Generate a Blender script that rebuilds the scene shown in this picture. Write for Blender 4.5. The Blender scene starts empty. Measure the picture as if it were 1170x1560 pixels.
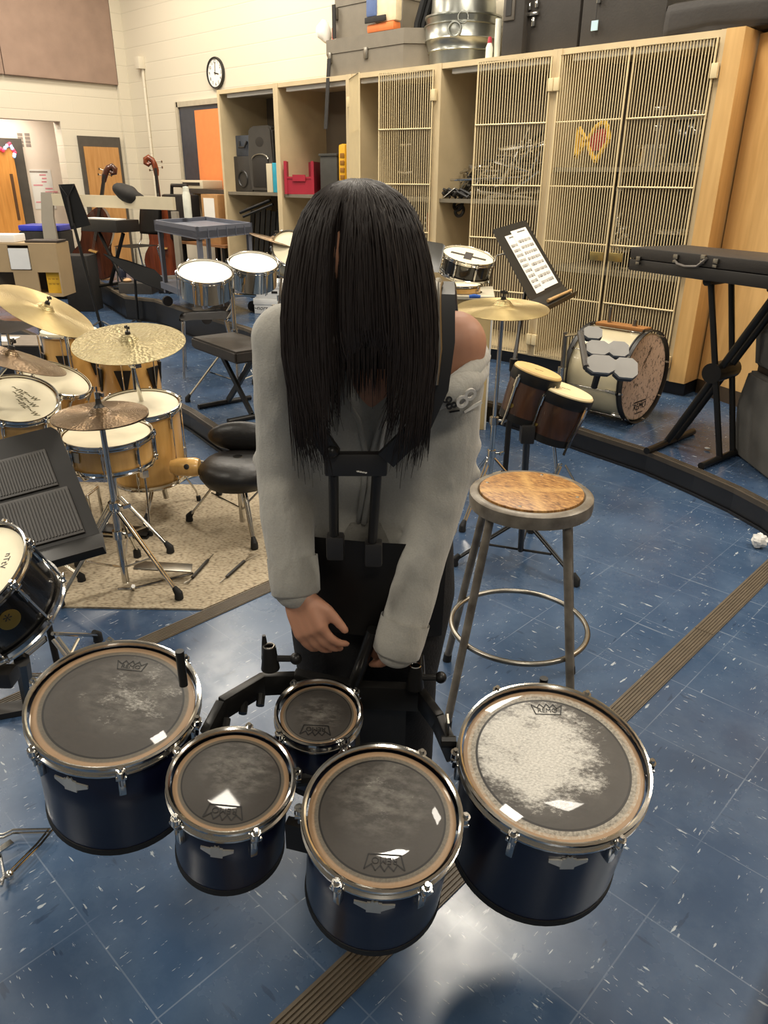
import bpy, bmesh, math, random
from mathutils import Vector, Matrix, noise as mnoise
random.seed(7)
SC = bpy.context.scene
COL = SC.collection
# ------------------------------------------------------------------ camera
FPX = 1137.06
PITCH, ROLL, YAW, HC = math.radians(23.982), math.radians(0.4896), math.radians(43.686), 1.563
_f = Vector((0, math.cos(PITCH), -math.sin(PITCH))); _r = Vector((1, 0, 0)); _u = _r.cross(_f)
_M = Matrix.Rotation(YAW, 3, 'Z')
RR = _M @ (_r*math.cos(ROLL) + _u*math.sin(ROLL)); UU = _M @ (-_r*math.sin(ROLL) + _u*math.cos(ROLL)); FF = _M @ _f
C0 = Vector((0, 0, HC))
cam = bpy.data.cameras.new('camera'); cam_ob = bpy.data.objects.new('camera', cam); COL.objects.link(cam_ob)
cam.sensor_fit = 'VERTICAL'; cam.sensor_height = 36.0; cam.lens = FPX/1560*36.0
cam.clip_start = 0.05; cam.clip_end = 100
cam_ob.matrix_world = Matrix((( RR.x, UU.x, -FF.x, 0), (RR.y, UU.y, -FF.y, 0), (RR.z, UU.z, -FF.z, HC), (0, 0, 0, 1)))
SC.camera = cam_ob
# ------------------------------------------------------------------ exposure, world, lamps
SC.view_settings.view_transform = 'Standard'; SC.view_settings.look = 'None'
SC.view_settings.gamma = 1.0; SC.view_settings.use_curve_mapping = False
SC.view_settings.exposure = 0.14
w = bpy.data.worlds.new('world'); SC.world = w; w.use_nodes = True
w.node_tree.nodes['Background'].inputs[0].default_value = (1.0, .92, .80, 1)
w.node_tree.nodes['Background'].inputs[1].default_value = 0.19
def area(x, y, z, sx, sy, power, col=(1.0, .92, .79)):
    l = bpy.data.lights.new('ceiling_or_fill_lamp', 'AREA'); l.shape = 'RECTANGLE'; l.size = sx; l.size_y = sy
    l.energy = power; l.color = col
    o = bpy.data.objects.new('ceiling_or_fill_lamp', l); COL.objects.link(o); o.location = (x, y, z)
    return o
CEIL = 4.6
for (x, y, sx_, sy_, e) in [(-9.4, 1.6, .6, 1.2, 110), (-9.2, 4.4, .6, 1.2, 70), (-7.3, 4.5, .6, 1.2, 95), (-6.4, .6, .6, 1.2, 60), (-4.9, 4.5, .6, 1.2, 92), (-2.7, 4.0, .6, 1.2, 100),
                          (.6, 5.0, .6, 1.2, 85), (1.6, 3.4, .6, 1.2, 70), (-.86, 1.84, .3, .26, 22), (-.64, 2.86, .3, .26, 8), (-2.12, 1.8, .3, .26, 10),
                          (1.8, -1.2, .6, 1.2, 85), (-3.2, -1.8, .6, 1.2, 115), (-7.4, -1.6, .6, 1.2, 90)]:  # this row: unseen fill added behind the camera to lift the person's front
    area(x, y, CEIL-.06, sx_, sy_, e)
# ------------------------------------------------------------------ measuring helpers: a point of the photo on a known plane of the room
def ray(px, py): return RR*((px-585)/FPX) - UU*((py-780)/FPX) + FF
def P(px, py, z=0.0):
    d = ray(px, py); return C0 + d*((z-HC)/d.z)
def D(px, py, zc): return C0 + ray(px, py)*zc
def AY(px, py, y):
    d = ray(px, py); return C0 + d*(y/d.y)
def AX(px, py, x):
    d = ray(px, py); return C0 + d*(x/d.x)
FH = Vector((-math.sin(YAW), math.cos(YAW), 0)); RH = Vector((math.cos(YAW), math.sin(YAW), 0)); UP = Vector((0, 0, 1))
def HD(px, py, dh):
    d = ray(px, py); return C0 + d*(dh/(d.x*FH.x+d.y*FH.y))
# ------------------------------------------------------------------ materials
def lin(c):
    out = []
    for v in c[:3]:
        v = v/255.0
        out.append(v/12.92 if v <= .04045 else ((v+.055)/1.055)**2.4)
    return (*out, 1)
MATS = {}
def mat(name, col, rough=.5, metal=0.0, var=.06, scale=14, bump=0.0, bscale=60, coat=0.0, stretch=None, col2=None):
    """plain procedural material: a noise varies the colour a little, another bumps the surface"""
    if name in MATS: return MATS[name]
    m = bpy.data.materials.new(name); m.use_nodes = True; N = m.node_tree.nodes; L = m.node_tree.links
    b = N['Principled BSDF']
    c = lin(col); b.inputs['Roughness'].default_value = rough; b.inputs['Metallic'].default_value = metal
    if coat: b.inputs['Coat Weight'].default_value = coat
    tc = N.new('ShaderNodeTexCoord'); src = tc.outputs['Object']
    if stretch:
        mp = N.new('ShaderNodeMapping'); mp.inputs['Scale'].default_value = stretch
        L.new(src, mp.inputs['Vector']); src = mp.outputs['Vector']
    nz = N.new('ShaderNodeTexNoise'); nz.inputs['Scale'].default_value = scale; nz.inputs['Detail'].default_value = 5
    L.new(src, nz.inputs['Vector'])
    rp = N.new('ShaderNodeValToRGB')
    a = lin(col2) if col2 else tuple(v*(1-var*2) for v in c[:3])+(1,)
    rp.color_ramp.elements[0].color = a; rp.color_ramp.elements[0].position = .3
    rp.color_ramp.elements[1].color = (tuple(min(1, v*(1+var)) for v in c[:3])+(1,)); rp.color_ramp.elements[1].position = .7
    L.new(nz.outputs['Fac'], rp.inputs['Fac']); L.new(rp.outputs['Color'], b.inputs['Base Color'])
    if bump:
        n2 = N.new('ShaderNodeTexNoise'); n2.inputs['Scale'].default_value = bscale; n2.inputs['Detail'].default_value = 4
        L.new(src, n2.inputs['Vector'])
        bp = N.new('ShaderNodeBump'); bp.inputs['Strength'].default_value = bump; bp.inputs['Distance'].default_value = .01
        L.new(n2.outputs['Fac'], bp.inputs['Height']); L.new(bp.outputs['Normal'], b.inputs['Normal'])
    MATS[name] = m; return m
def wood(name, col, col2, rough=.4, axis='Z', sc=6, coat=0.2):
    st = {'Z': (9, 9, .8), 'X': (.8, 9, 9), 'Y': (9, .8, 9)}[axis]
    return mat(name, col, rough, 0, .08, sc, .05, 40, coat, st, col2)
class NT:
    """tiny node-tree writer"""
    def __init__(s, name):
        s.m = bpy.data.materials.new(name); s.m.use_nodes = True; s.N = s.m.node_tree.nodes; s.L = s.m.node_tree.links
        s.b = s.N['Principled BSDF']; MATS[name] = s.m
    def node(s, t, **kw):
        n = s.N.new(t)
        for k, v in kw.items():
            if k in n.inputs.keys():
                if hasattr(v, 'is_linked') or isinstance(v, bpy.types.NodeSocket): s.L.new(v, n.inputs[k])
                else: n.inputs[k].default_value = v
            else: setattr(n, k, v)
        return n
    def math(s, op, a, b=0.0, c=None):
        n = s.N.new('ShaderNodeMath'); n.operation = op
        for i, v in enumerate((a, b) if c is None else (a, b, c)):
            if isinstance(v, bpy.types.NodeSocket): s.L.new(v, n.inputs[i])
            else: n.inputs[i].default_value = v
        return n.outputs[0]
    def mix(s, f, a, b):
        n = s.N.new('ShaderNodeMix'); n.data_type = 'RGBA'
        for k, v in ((0, f), (6, a), (7, b)):
            if isinstance(v, bpy.types.NodeSocket): s.L.new(v, n.inputs[k])
            else: n.inputs[k].default_value = v
        return n.outputs[2]
    def ramp(s, f, stops):
        n = s.N.new('ShaderNodeValToRGB'); s.L.new(f, n.inputs[0]); e = n.color_ramp.elements
        while len(e) < len(stops): e.new(.5)
        for q, (p, c) in zip(e, stops): q.position = p; q.color = c if len(c) == 4 else (*c, 1)
        return n.outputs[0]
    def noise(s, vec, scale, detail=4, rough=.5):
        n = s.N.new('ShaderNodeTexNoise'); n.inputs['Scale'].default_value = scale; n.inputs['Detail'].default_value = detail
        n.inputs['Roughness'].default_value = rough
        if vec is not None: s.L.new(vec, n.inputs['Vector'])
        return n.outputs['Fac']
    def mapping(s, vec, scale=(1, 1, 1), loc=(0, 0, 0), rot=(0, 0, 0)):
        n = s.N.new('ShaderNodeMapping'); n.inputs['Scale'].default_value = scale; n.inputs['Location'].default_value = loc
        n.inputs['Rotation'].default_value = rot; s.L.new(vec, n.inputs['Vector']); return n.outputs[0]
def g(v): return (v, v, v, 1)
def floor_material():
    t = NT('blue_vinyl_tile'); tc = t.node('ShaderNodeTexCoord'); o = tc.outputs['Object']
    T = .3048
    s = t.node('ShaderNodeSeparateXYZ'); t.L.new(o, s.inputs[0])
    ux = t.math('DIVIDE', t.math('ADD', s.outputs[0], .995+40*T), T); uy = t.math('DIVIDE', t.math('SUBTRACT', s.outputs[1], .387-40*T), T)
    fx = t.math('FRACT', ux); fy = t.math('FRACT', uy)
    ex = t.math('MINIMUM', fx, t.math('SUBTRACT', 1.0, fx)); ey = t.math('MINIMUM', fy, t.math('SUBTRACT', 1.0, fy))
    seam = t.math('LESS_THAN', t.math('MINIMUM', ex, ey), .0055)
    seamn = t.math('MULTIPLY', seam, t.ramp(t.noise(o, 3.0, 3), [(.38, g(0)), (.62, g(.75))]))
    chk = t.math('MODULO', t.math('ADD', t.math('FLOOR', ux), t.math('FLOOR', uy)), 2.0)
    def flecks(sc, thr, seed):
        a = t.noise(t.mapping(o, (9*sc, 42*sc, 1), (seed, 0, 0)), 1.0, 3, .55); b = t.noise(t.mapping(o, (42*sc, 9*sc, 1), (0, seed, 0)), 1.0, 3, .55)
        m = t.node('ShaderNodeMix'); t.L.new(chk, m.inputs[0]); t.L.new(a, m.inputs[2]); t.L.new(b, m.inputs[3])
        return t.ramp(m.outputs[0], [(thr, g(0)), (thr+.025, g(1))])
    white = t.math('MAXIMUM', flecks(1.7, .672, 3.3), t.math('MULTIPLY', flecks(3.1, .675, 9.1), .8))
    dark = flecks(.8, .66, 21.0)
    cell = t.noise(t.mapping(o, (1/T, 1/T, 1)), .9, 2)
    base = t.ramp(t.noise(o, 1.1, 5, .6), [(.3, lin((46, 65, 92))), (.7, lin((64, 87, 116)))])
    base = t.mix(t.math('MULTIPLY', dark, .45), base, lin((28, 42, 64)))
    base = t.mix(t.math('MULTIPLY', t.ramp(t.noise(o, 4.5, 6, .7), [(.45, g(0)), (.75, g(1))]), .35), base, lin((96, 116, 140)))
    base = t.mix(t.math('MULTIPLY', white, .62), base, lin((196, 204, 208)))
    # scuff lines
    sc1 = t.ramp(t.noise(t.mapping(o, (1.2, 55, 1), (5, 2, 0), (0, 0, .6)), 1, 2), [(.73, g(0)), (.745, g(1))])
    base = t.mix(t.math('MULTIPLY', sc1, .3), base, lin((170, 180, 190)))
    base = t.mix(t.math('MULTIPLY', seamn, .55), base, lin((140, 152, 168)))
    t.L.new(base, t.b.inputs['Base Color'])
    rg = t.ramp(t.noise(o, 2.2, 6, .65), [(.3, g(.16)), (.72, g(.36))]); t.L.new(rg, t.b.inputs['Roughness'])
    bp = t.node('ShaderNodeBump', Strength=.06, Distance=.01); t.L.new(t.noise(o, 5, 3), bp.inputs['Height']); t.L.new(bp.outputs[0], t.b.inputs['Normal'])
    t.b.inputs['Specular IOR Level'].default_value = .55
    return t.m
def block_material(name, col, vert):
    """painted concrete block; 'vert' names the axis along the wall"""
    t = NT(name); tc = t.node('ShaderNodeTexCoord'); s = t.node('ShaderNodeSeparateXYZ'); t.L.new(tc.outputs['Object'], s.inputs[0])
    al = s.outputs[0] if vert == 'X' else s.outputs[1]; zz = s.outputs[2]
    v = t.math('DIVIDE', t.math('ADD', zz, 10.03), .203); row = t.math('FLOOR', v); fv = t.math('FRACT', v)
    u = t.math('DIVIDE', t.math('ADD', al, 40.0), .406); u = t.math('ADD', u, t.math('MULTIPLY', t.math('MODULO', row, 2.0), .5)); fu = t.math('FRACT', u)
    ev = t.math('MINIMUM', fv, t.math('SUBTRACT', 1.0, fv)); eu = t.math('MINIMUM', fu, t.math('SUBTRACT', 1.0, fu))
    jv = t.math('SMOOTH_MIN', t.math('MULTIPLY', ev, .203), t.math('ADD', t.math('MULTIPLY', eu, .406), .006), .004)
    h = t.ramp(t.math('MULTIPLY', jv, 1/.009), [(0, g(0)), (1, g(1))])
    c = t.mix(h, tuple(x*.88 for x in lin(col)[:3])+(1,), lin(col))
    c = t.mix(t.math('MULTIPLY', t.noise(tc.outputs['Object'], 1.2, 4), .25), c, tuple(x*.85 for x in lin(col)[:3])+(1,))
    t.L.new(c, t.b.inputs['Base Color']); t.b.inputs['Roughness'].default_value = .55
    hh = t.math('ADD', h, t.math('MULTIPLY', t.noise(tc.outputs['Object'], 90, 3), .25))
    bp = t.node('ShaderNodeBump', Strength=.3, Distance=.006); t.L.new(hh, bp.inputs['Height']); t.L.new(bp.outputs[0], t.b.inputs['Normal'])
    return t.m
# ------------------------------------------------------------------ mesh builder
def basis_from(n, ref=None):
    n = n.normalized()
    a = (ref if ref is not None else (Vector((1, 0, 0)) if abs(n.x) < .9 else Vector((0, 1, 0))))
    x = (a - n*a.dot(n)).normalized(); y = n.cross(x)
    return Matrix(((x.x, y.x, n.x), (x.y, y.y, n.y), (x.z, y.z, n.z)))
RM = {}          # world matrix of every thing / part
class MB:
    def __init__(s): s.bm = bmesh.new(); s.uv = None
    def box(s, c, size, R=None, bevel=0.0):
        c = Vector(c); h = [v/2 for v in size]; vs = []
        R = R or Matrix.Identity(3)
        for dx in (-1, 1):
            for dy in (-1, 1):
                for dz in (-1, 1): vs.append(s.bm.verts.new(c + R @ Vector((dx*h[0], dy*h[1], dz*h[2]))))
        fs = [s.bm.faces.new([vs[i] for i in q]) for q in ((0, 1, 3, 2), (4, 6, 7, 5), (0, 4, 5, 1), (2, 3, 7, 6), (0, 2, 6, 4), (1, 5, 7, 3))]
        if bevel:
            es = list({e for f in fs for e in f.edges})
            bmesh.ops.bevel(s.bm, geom=es, offset=bevel, segments=2, affect='EDGES', profile=.6)
        return s
    def bb(s, x0, x1, y0, y1, z0, z1, bevel=0.0): return s.box(((x0+x1)/2, (y0+y1)/2, (z0+z1)/2), (abs(x1-x0), abs(y1-y0), abs(z1-z0)), None, bevel)
    def slab(s, o, u, v, t, bevel=0.0):
        """plate from a corner and two edge vectors, thickness t along u x v"""
        o, u, v = Vector(o), Vector(u), Vector(v); n = u.cross(v).normalized()*t
        vs = [s.bm.verts.new(p) for p in (o, o+u, o+u+v, o+v, o+n, o+u+n, o+u+v+n, o+v+n)]
        fs = [s.bm.faces.new([vs[i] for i in q]) for q in ((3, 2, 1, 0), (4, 5, 6, 7), (0, 1, 5, 4), (1, 2, 6, 5), (2, 3, 7, 6), (3, 0, 4, 7))]
        if bevel: bmesh.ops.bevel(s.bm, geom=list({e for f in fs for e in f.edges}), offset=bevel, segments=2, affect='EDGES', profile=.6)
        return s
    def prism(s, pts, d, cap=True):
        """polygon pts (3-D) pushed along vector d"""
        d = Vector(d); a = [s.bm.verts.new(Vector(p)) for p in pts]; b = [s.bm.verts.new(Vector(p)+d) for p in pts]; n = len(pts)
        if cap: s.bm.faces.new(a[::-1]); s.bm.faces.new(b)
        for i in range(n): s.bm.faces.new((a[i], a[(i+1) % n], b[(i+1) % n], b[i]))
        return s
    def cyl(s, p0, p1, r0, r1=None, seg=12, cap=True):
        p0, p1 = Vector(p0), Vector(p1); r1 = r0 if r1 is None else r1; R = basis_from(p1-p0); A = []; B = []
        for i in range(seg):
            t = 2*math.pi*i/seg; e = R @ Vector((math.cos(t), math.sin(t), 0))
            A.append(s.bm.verts.new(p0+e*r0)); B.append(s.bm.verts.new(p1+e*r1))
        for i in range(seg): s.bm.faces.new((A[i], A[(i+1) % seg], B[(i+1) % seg], B[i]))
        if cap: s.bm.faces.new(A[::-1]); s.bm.faces.new(B)
        return s
    def tube(s, pts, r, seg=8, closed=False, cap=True):
        pts = [Vector(p) for p in pts]; n = len(pts); rs = r if isinstance(r, (list, tuple)) else [r]*n; rings = []; ref = None
        for i in range(n):
            if closed: d = pts[(i+1) % n]-pts[i-1]
            else: d = pts[min(i+1, n-1)]-pts[max(i-1, 0)]
            if d.length < 1e-9: d = Vector((0, 0, 1))
            R = basis_from(d, ref if ref is not None and abs(ref.normalized().dot(d.normalized())) < .98 else None); ref = R.col[0].copy()
            rings.append([s.bm.verts.new(pts[i]+R @ Vector((math.cos(2*math.pi*k/seg)*rs[i], math.sin(2*math.pi*k/seg)*rs[i], 0))) for k in range(seg)])
        for i in range(n if closed else n-1):
            a, b = rings[i], rings[(i+1) % n]
            off = 0
            if closed and i == n-1: off = min(range(seg), key=lambda k: (a[0].co-b[k].co).length)
            for k in range(seg): s.bm.faces.new((a[k], a[(k+1) % seg], b[(k+1+off) % seg], b[(k+off) % seg]))
        if cap and not closed: s.bm.faces.new(rings[0][::-1]); s.bm.faces.new(rings[-1])
        return s
    def torus(s, c, n, R, r, seg=48, rs=8, flat=1.0):
        c = Vector(c); B = basis_from(Vector(n)); rings = []
        for i in range(seg):
            t = 2*math.pi*i/seg; e = Vector((math.cos(t), math.sin(t), 0)); rings.append([s.bm.verts.new(c+B @ (e*(R+r*math.cos(2*math.pi*k/rs))+Vector((0, 0, r*flat*math.sin(2*math.pi*k/rs))))) for k in range(rs)])
        for i in range(seg):
            a, b = rings[i], rings[(i+1) % seg]
            for k in range(rs): s.bm.faces.new((a[k], b[k], b[(k+1) % rs], a[(k+1) % rs]))
        return s
    def lathe(s, prof, c, n, seg=48, ref=None, uvr=None, a0=0, a1=2*math.pi):
        """prof: list of (radius, height) revolved about n through c"""
        c = Vector(c); B = basis_from(Vector(n), ref); rings = []; full = abs(a1-a0-2*math.pi) < 1e-6; ns = seg if full else seg+1
        if uvr: s.uv = s.bm.loops.layers.uv.verify()
        loc = {}
        for (r, h) in prof:
            if r < 1e-7:
                v = s.bm.verts.new(c+B @ Vector((0, 0, h))); loc[v] = (0, 0); rings.append([v]); continue
            ring = []
            for i in range(ns):
                t = a0+(a1-a0)*i/seg; l = Vector((math.cos(t)*r, math.sin(t)*r, h)); v = s.bm.verts.new(c+B @ l); loc[v] = (l.x, l.y); ring.append(v)
            rings.append(ring)
        fs = []
        for j in range(len(prof)-1):
            a, b = rings[j], rings[j+1]
            for i in range(ns if full else ns-1):
                k = (i+1) % ns
                if len(a) == 1 and len(b) == 1: continue
                if len(a) == 1: fs.append(s.bm.faces.new((a[0], b[k], b[i])))
                elif len(b) == 1: fs.append(s.bm.faces.new((a[i], a[k], b[0])))
                else: fs.append(s.bm.faces.new((a[i], a[k], b[k], b[i])))
        if uvr:
            for f in fs:
                for lp in f.loops:
                    x, y = loc[lp.vert]; lp[s.uv].uv = (.5+.5*x/uvr, .5+.5*y/uvr)
        return s
    def disc(s, c, n, r, seg=40, uv=True, ref=None, h=0.0): return s.lathe([(r, 0), (r*.66, h*.6), (r*.33, h*.9), (0, h)], c, n, seg, ref, r if uv else None)
    def ball(s, c, r, seg=14, sq=(1, 1, 1), R=None):
        m = Matrix.Translation(Vector(c)) @ (R.to_4x4() if R else Matrix.Identity(4)) @ Matrix.Diagonal((r*sq[0], r*sq[1], r*sq[2], 1))
        bmesh.ops.create_uvsphere(s.bm, u_segments=seg, v_segments=max(6, seg*2//3), radius=1, matrix=m); return s
    def poly(s, pts):
        s.bm.faces.new([s.bm.verts.new(Vector(p)) for p in pts]); return s
    def add(s, me, M):
        b2 = bmesh.new(); b2.from_mesh(me); b2.transform(M); t = bpy.data.meshes.new('t'); b2.to_mesh(t); b2.free(); s.bm.from_mesh(t); bpy.data.meshes.remove(t); return s
    def build(s, name, m, parent=None, smooth=True, local=False, origin=None, ang=40, wn=True):
        me = bpy.data.meshes.new(name)
        if wn: bmesh.ops.recalc_face_normals(s.bm, faces=s.bm.faces[:])
        if parent is not None and not local: s.bm.transform(RM[parent.name].inverted())
        o = bpy.data.objects.new(name, me)
        if parent is None:
            if origin is None:
                xs = [v.co for v in s.bm.verts]
                lo = [min(v[i] for v in xs) for i in range(3)]; hi = [max(v[i] for v in xs) for i in range(3)]
                origin = Vector(((lo[0]+hi[0])/2, (lo[1]+hi[1])/2, lo[2]))
            s.bm.transform(Matrix.Translation(-Vector(origin))); o.location = origin; RM[o.name] = Matrix.Translation(Vector(origin))
        s.bm.to_mesh(me); s.bm.free()
        COL.objects.link(o)
        if parent is not None: o.parent = parent; RM[o.name] = RM[parent.name].copy()
        if m: me.materials.append(m)
        if smooth:
            for p in me.polygons: p.use_smooth = True
            me.set_sharp_from_angle(angle=math.radians(ang))
        return o
def tag(o, label, cat, group=None, kind=None):
    o['label'] = label; o['category'] = cat
    if group: o['group'] = group
    if kind: o['kind'] = kind
    return o
def thing(name, label, cat, loc=(0, 0, 0), rz=0.0, group=None, M=None):
    o = bpy.data.objects.new(name, None); COL.objects.link(o); o.empty_display_size = .05
    W = M if M is not None else Matrix.Translation(Vector(loc)) @ Matrix.Rotation(rz, 4, 'Z')
    o.matrix_world = W; RM[o.name] = W.copy(); return tag(o, label, cat, group)
KIDS = lambda o: [c for c in bpy.data.objects if c.parent == o]
def dup(root, M, label, group=None):
    r = root.copy(); COL.objects.link(r); r.matrix_world = M; RM[r.name] = M.copy(); r['label'] = label
    if group: r['group'] = group
    for c in KIDS(root):
        d = c.copy(); COL.objects.link(d); d.parent = r
        for e in KIDS(c):
            f = e.copy(); COL.objects.link(f); f.parent = d
    return r
def struct(o): o['kind'] = 'structure'; return o
def text_mesh(txt, size, extr=.0006, italic=0.0, align='CENTER'):
    cu = bpy.data.curves.new('lettering', 'FONT'); cu.body = txt; cu.size = size; cu.extrude = extr; cu.align_x = align; cu.align_y = 'CENTER'; cu.shear = italic; cu.resolution_u = 3
    o = bpy.data.objects.new('lettering', cu); COL.objects.link(o); dg = bpy.context.evaluated_depsgraph_get()
    me = bpy.data.meshes.new_from_object(o.evaluated_get(dg)); bpy.data.objects.remove(o); bpy.data.curves.remove(cu); return me
def frame(o, x, y):
    """matrix with given x and y directions (z = x cross y)"""
    x = Vector(x).normalized(); z = x.cross(Vector(y)).normalized(); y = z.cross(x)
    return Matrix(((x.x, y.x, z.x, o[0]), (x.y, y.y, z.y, o[1]), (x.z, y.z, z.z, o[2]), (0, 0, 0, 1)))
def fit_circle(pts, r, n0, it=120):
    """centre and normal of a round rim of radius r seen through the photo points pts"""
    import numpy as np
    n0 = Vector(n0).normalized(); xs = [p[0] for p in pts]; cm = (sum(xs)/len(pts), sum(p[1] for p in pts)/len(pts)); wd = max(xs)-min(xs)
    c = D(cm[0], cm[1], FPX*2*r/wd); q = np.array([*c, *n0])
    rays = np.array([list(ray(*p)) for p in pts]); c0 = np.array(list(C0))
    def res(q):
        n = q[3:]/np.linalg.norm(q[3:]); t = ((q[:3]-c0) @ n)/(rays @ n); X = c0+rays*t[:, None]
        return np.append(np.linalg.norm(X-q[:3], axis=1)-r, (np.linalg.norm(q[3:])-1)*.2)
    for _ in range(it):
        r0 = res(q); J = np.zeros((len(r0), 6))
        for i in range(6):
            d = q.copy(); d[i] += 1e-5; J[:, i] = (res(d)-r0)/1e-5
        q = q+.5*np.linalg.lstsq(J, -r0, rcond=1e-6)[0]
    return Vector(q[:3]), Vector(q[3:]).normalized()
# ------------------------------------------------------------------ shared materials
M_FLOOR = floor_material()
M_CREAM_X = block_material('painted_block', (214, 205, 184), 'X'); M_CREAM_Y = block_material('painted_block_side', (214, 205, 184), 'Y')
M_BEIGE = mat('beige_laminate', (204, 184, 146), .5, 0, .04, 6)
M_WIRE = mat('beige_enamel', (222, 203, 160), .4, 0, .03, 6)
M_TAN = wood('tan_wood', (212, 172, 112), (202, 160, 100), .4, 'Z', 3)
M_OAK = wood('oak_door', (190, 142, 86), (176, 126, 70), .4, 'Z', 4)
M_BLACK = mat('black_plastic', (33, 31, 30), .45, 0, .1, 10)
M_BLACKM = mat('black_metal', (31, 30, 29), .38, .3, .1, 10)
M_RUBBER = mat('black_rubber', (18, 18, 18), .75, 0, .1, 10, .2, 60)
M_DARK = mat('charcoal_cloth', (40, 37, 34), .85, 0, .1, 20, .2, 200)
M_CHROME = mat('chrome', (205, 203, 198), .12, 1.0, .04, 8)
M_STEEL = mat('brushed_steel', (150, 145, 135), .32, 1.0, .08, 20)
M_BROWNSTRIP = mat('brown_rubber', (92, 82, 68), .5, 0, .08, 20)
M_BLACKRISER = mat('black_vinyl_riser', (22, 23, 27), .35, 0, .1, 6)
M_WHITE = mat('white_card', (236, 232, 222), .6, 0, .02, 8)
M_HEAD = mat('coated_drumhead', (236, 226, 196), .6, 0, .04, 9)
M_MAPLE = wood('maple_shell', (206, 164, 98), (192, 148, 82), .28, 'Z', 3, .5)
M_BRASS = mat('brass_plate', (196, 172, 112), .28, .9, .08, 10)
M_GRAYCASE = mat('gray_fibre_case', (122, 114, 100), .6, 0, .05, 8, .1, 60)
M_BLACKCASE = mat('black_fibre_case', (52, 48, 44), .6, 0, .06, 8, .1, 60)
# ================================================================== THE ROOM
XL, YB, XR, YF = -10.86, 6.1, 3.2, -2.6
YC = 5.35; ZT = 2.43; H1 = .13; H2 = .37
o = MB().bb(XL-.3, XR, YF, YB+.3, -.1, 0).build('floor', M_FLOOR, None, False, origin=(0, 0, 0)); struct(o)
o = MB().bb(XL-.3, XR, YF, YB+.3, CEIL, CEIL+.1).build('ceiling', mat('ceiling_tile', (214, 206, 190), .8, 0, .03, 3), None, False); struct(o)
# wall on the left with a doorway opening and a shut door
yo0, yo1 = AX(0, 183, XL).y-1.2, AX(91, 183, XL).y; zo = AX(60, 183, XL).z
m = MB(); m.bb(XL-.2, XL, YF, yo0, 0, CEIL); m.bb(XL-.2, XL, yo1, YB+.2, 0, CEIL); m.bb(XL-.2, XL, yo0, yo1, zo, CEIL)
struct(m.build('wall_left', M_CREAM_Y, None, False, origin=(0, 0, 0)))
struct(MB().bb(XL+.001, XL+.06, YB-.16, YB, 0, CEIL).build('trim_7', M_CREAM_Y, None, False, origin=(0, 0, 0)))
xw0, xw1 = AY(272, 160, YB).x, AY(336, 160, YB).x+.9; zw0, zw1 = 1.25, AY(272, 160, YB).z
m = MB(); m.bb(XL-.2, XR, YB, YB+.2, 0, CEIL)
struct(m.build('wall_back', M_CREAM_X, None, False, origin=(0, 0, 0)))
# corridor seen through the opening, lit by its own lamp
m = MB(); xb = XL-.95; m.bb(xb-.1, xb, yo0-.6, yo1+1.5, 0, zo+.3); m.bb(xb, XL-.2, yo1+1.4, yo1+1.5, 0, zo+.3); m.bb(xb, XL-.2, yo0-.6, yo0-.5, 0, zo+.3); m.bb(xb, XL-.2, yo0-.5, yo1+1.4, zo+.2, zo+.3)
struct(m.build('wall_corridor', mat('corridor_paint', (236, 220, 200), .6, 0, .03, 3), None, False, origin=(0, 0, 0)))
m = MB(); m.bb(xb, XL-.2, yo0-.5, yo1+1.4, 0.001, .02); struct(m.build('floor_corridor', M_FLOOR, None, False, origin=(0, 0, 0)))
area(XL-.5, yo1-.5, zo+.15, .4, .9, 16, (1, .93, .84))
# platforms (two tiers) with rubber nosings
T1 = [(-10.86, 3.05), (-8.6, 3.05), (-6.3, 2.86), (-4.51, 2.63), (-4.29, 2.6), (-3.84, 2.5), (-3.34, 2.43), (-3.16, 2.42), (-3.25, 3.9), (-3.35, 4.2), (-2.94, 4.215), (-2.55, 4.18), (-2.14, 4.1), (-1.73, 4.03), (-1.40, 3.915), (-1.15, 3.81), (-.957, 3.70), (-.72, 3.5), (-.52, 3.25), (-.34, 2.9), (-.2, 2.4), (-.1, 1.6), (-.02, .6), (3.2, .6)]
poly = [(x, y, .0005) for x, y in T1] + [(3.2, 5.9, .0005), (-10.86, 6.1, .0005)]
m = MB(); m.prism(poly, (0, 0, H1)); struct(m.build('floor_platform', M_FLOOR, None, False, origin=(0, 0, 0)))
T2 = [(XL+.001, 4.98)]+[(P(x_, y_, H2).x, P(x_, y_, H2).y) for x_, y_ in ((122, 414), (150, 430), (190, 452), (236, 457), (287, 474), (373, 500), (395, 509))]+[(-5.0, 4.2), (-4.9, 5.3)]
poly = [(x, y, H1) for x, y in T2] + [(-7.72, 5.3, H1), (-7.72, 6.1, H1), (-10.86, 6.1, H1)]
m = MB(); m.prism(poly, (0, 0, H2-H1)); struct(m.build('floor_upper_platform', M_FLOOR, None, False, origin=(0, 0, 0)))
def nosing(T, z, h, name, mt, w=.045):
    m = MB()
    for i in range(len(T)-1):
        a, b = Vector((*T[i], 0)), Vector((*T[i+1], 0)); d = (b-a).normalized(); n = Vector((-d.y, d.x, 0))
        m.slab(a+UP*(z-.022)-n*.008, b-a, n*(w+.008), .027)
        for k in range(3): m.slab(a+UP*(z+.005)+n*(.008+k*.013), b-a, n*.006, .0025)
    return struct(m.build(name, mt, None, False, origin=(0, 0, 0)))
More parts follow.
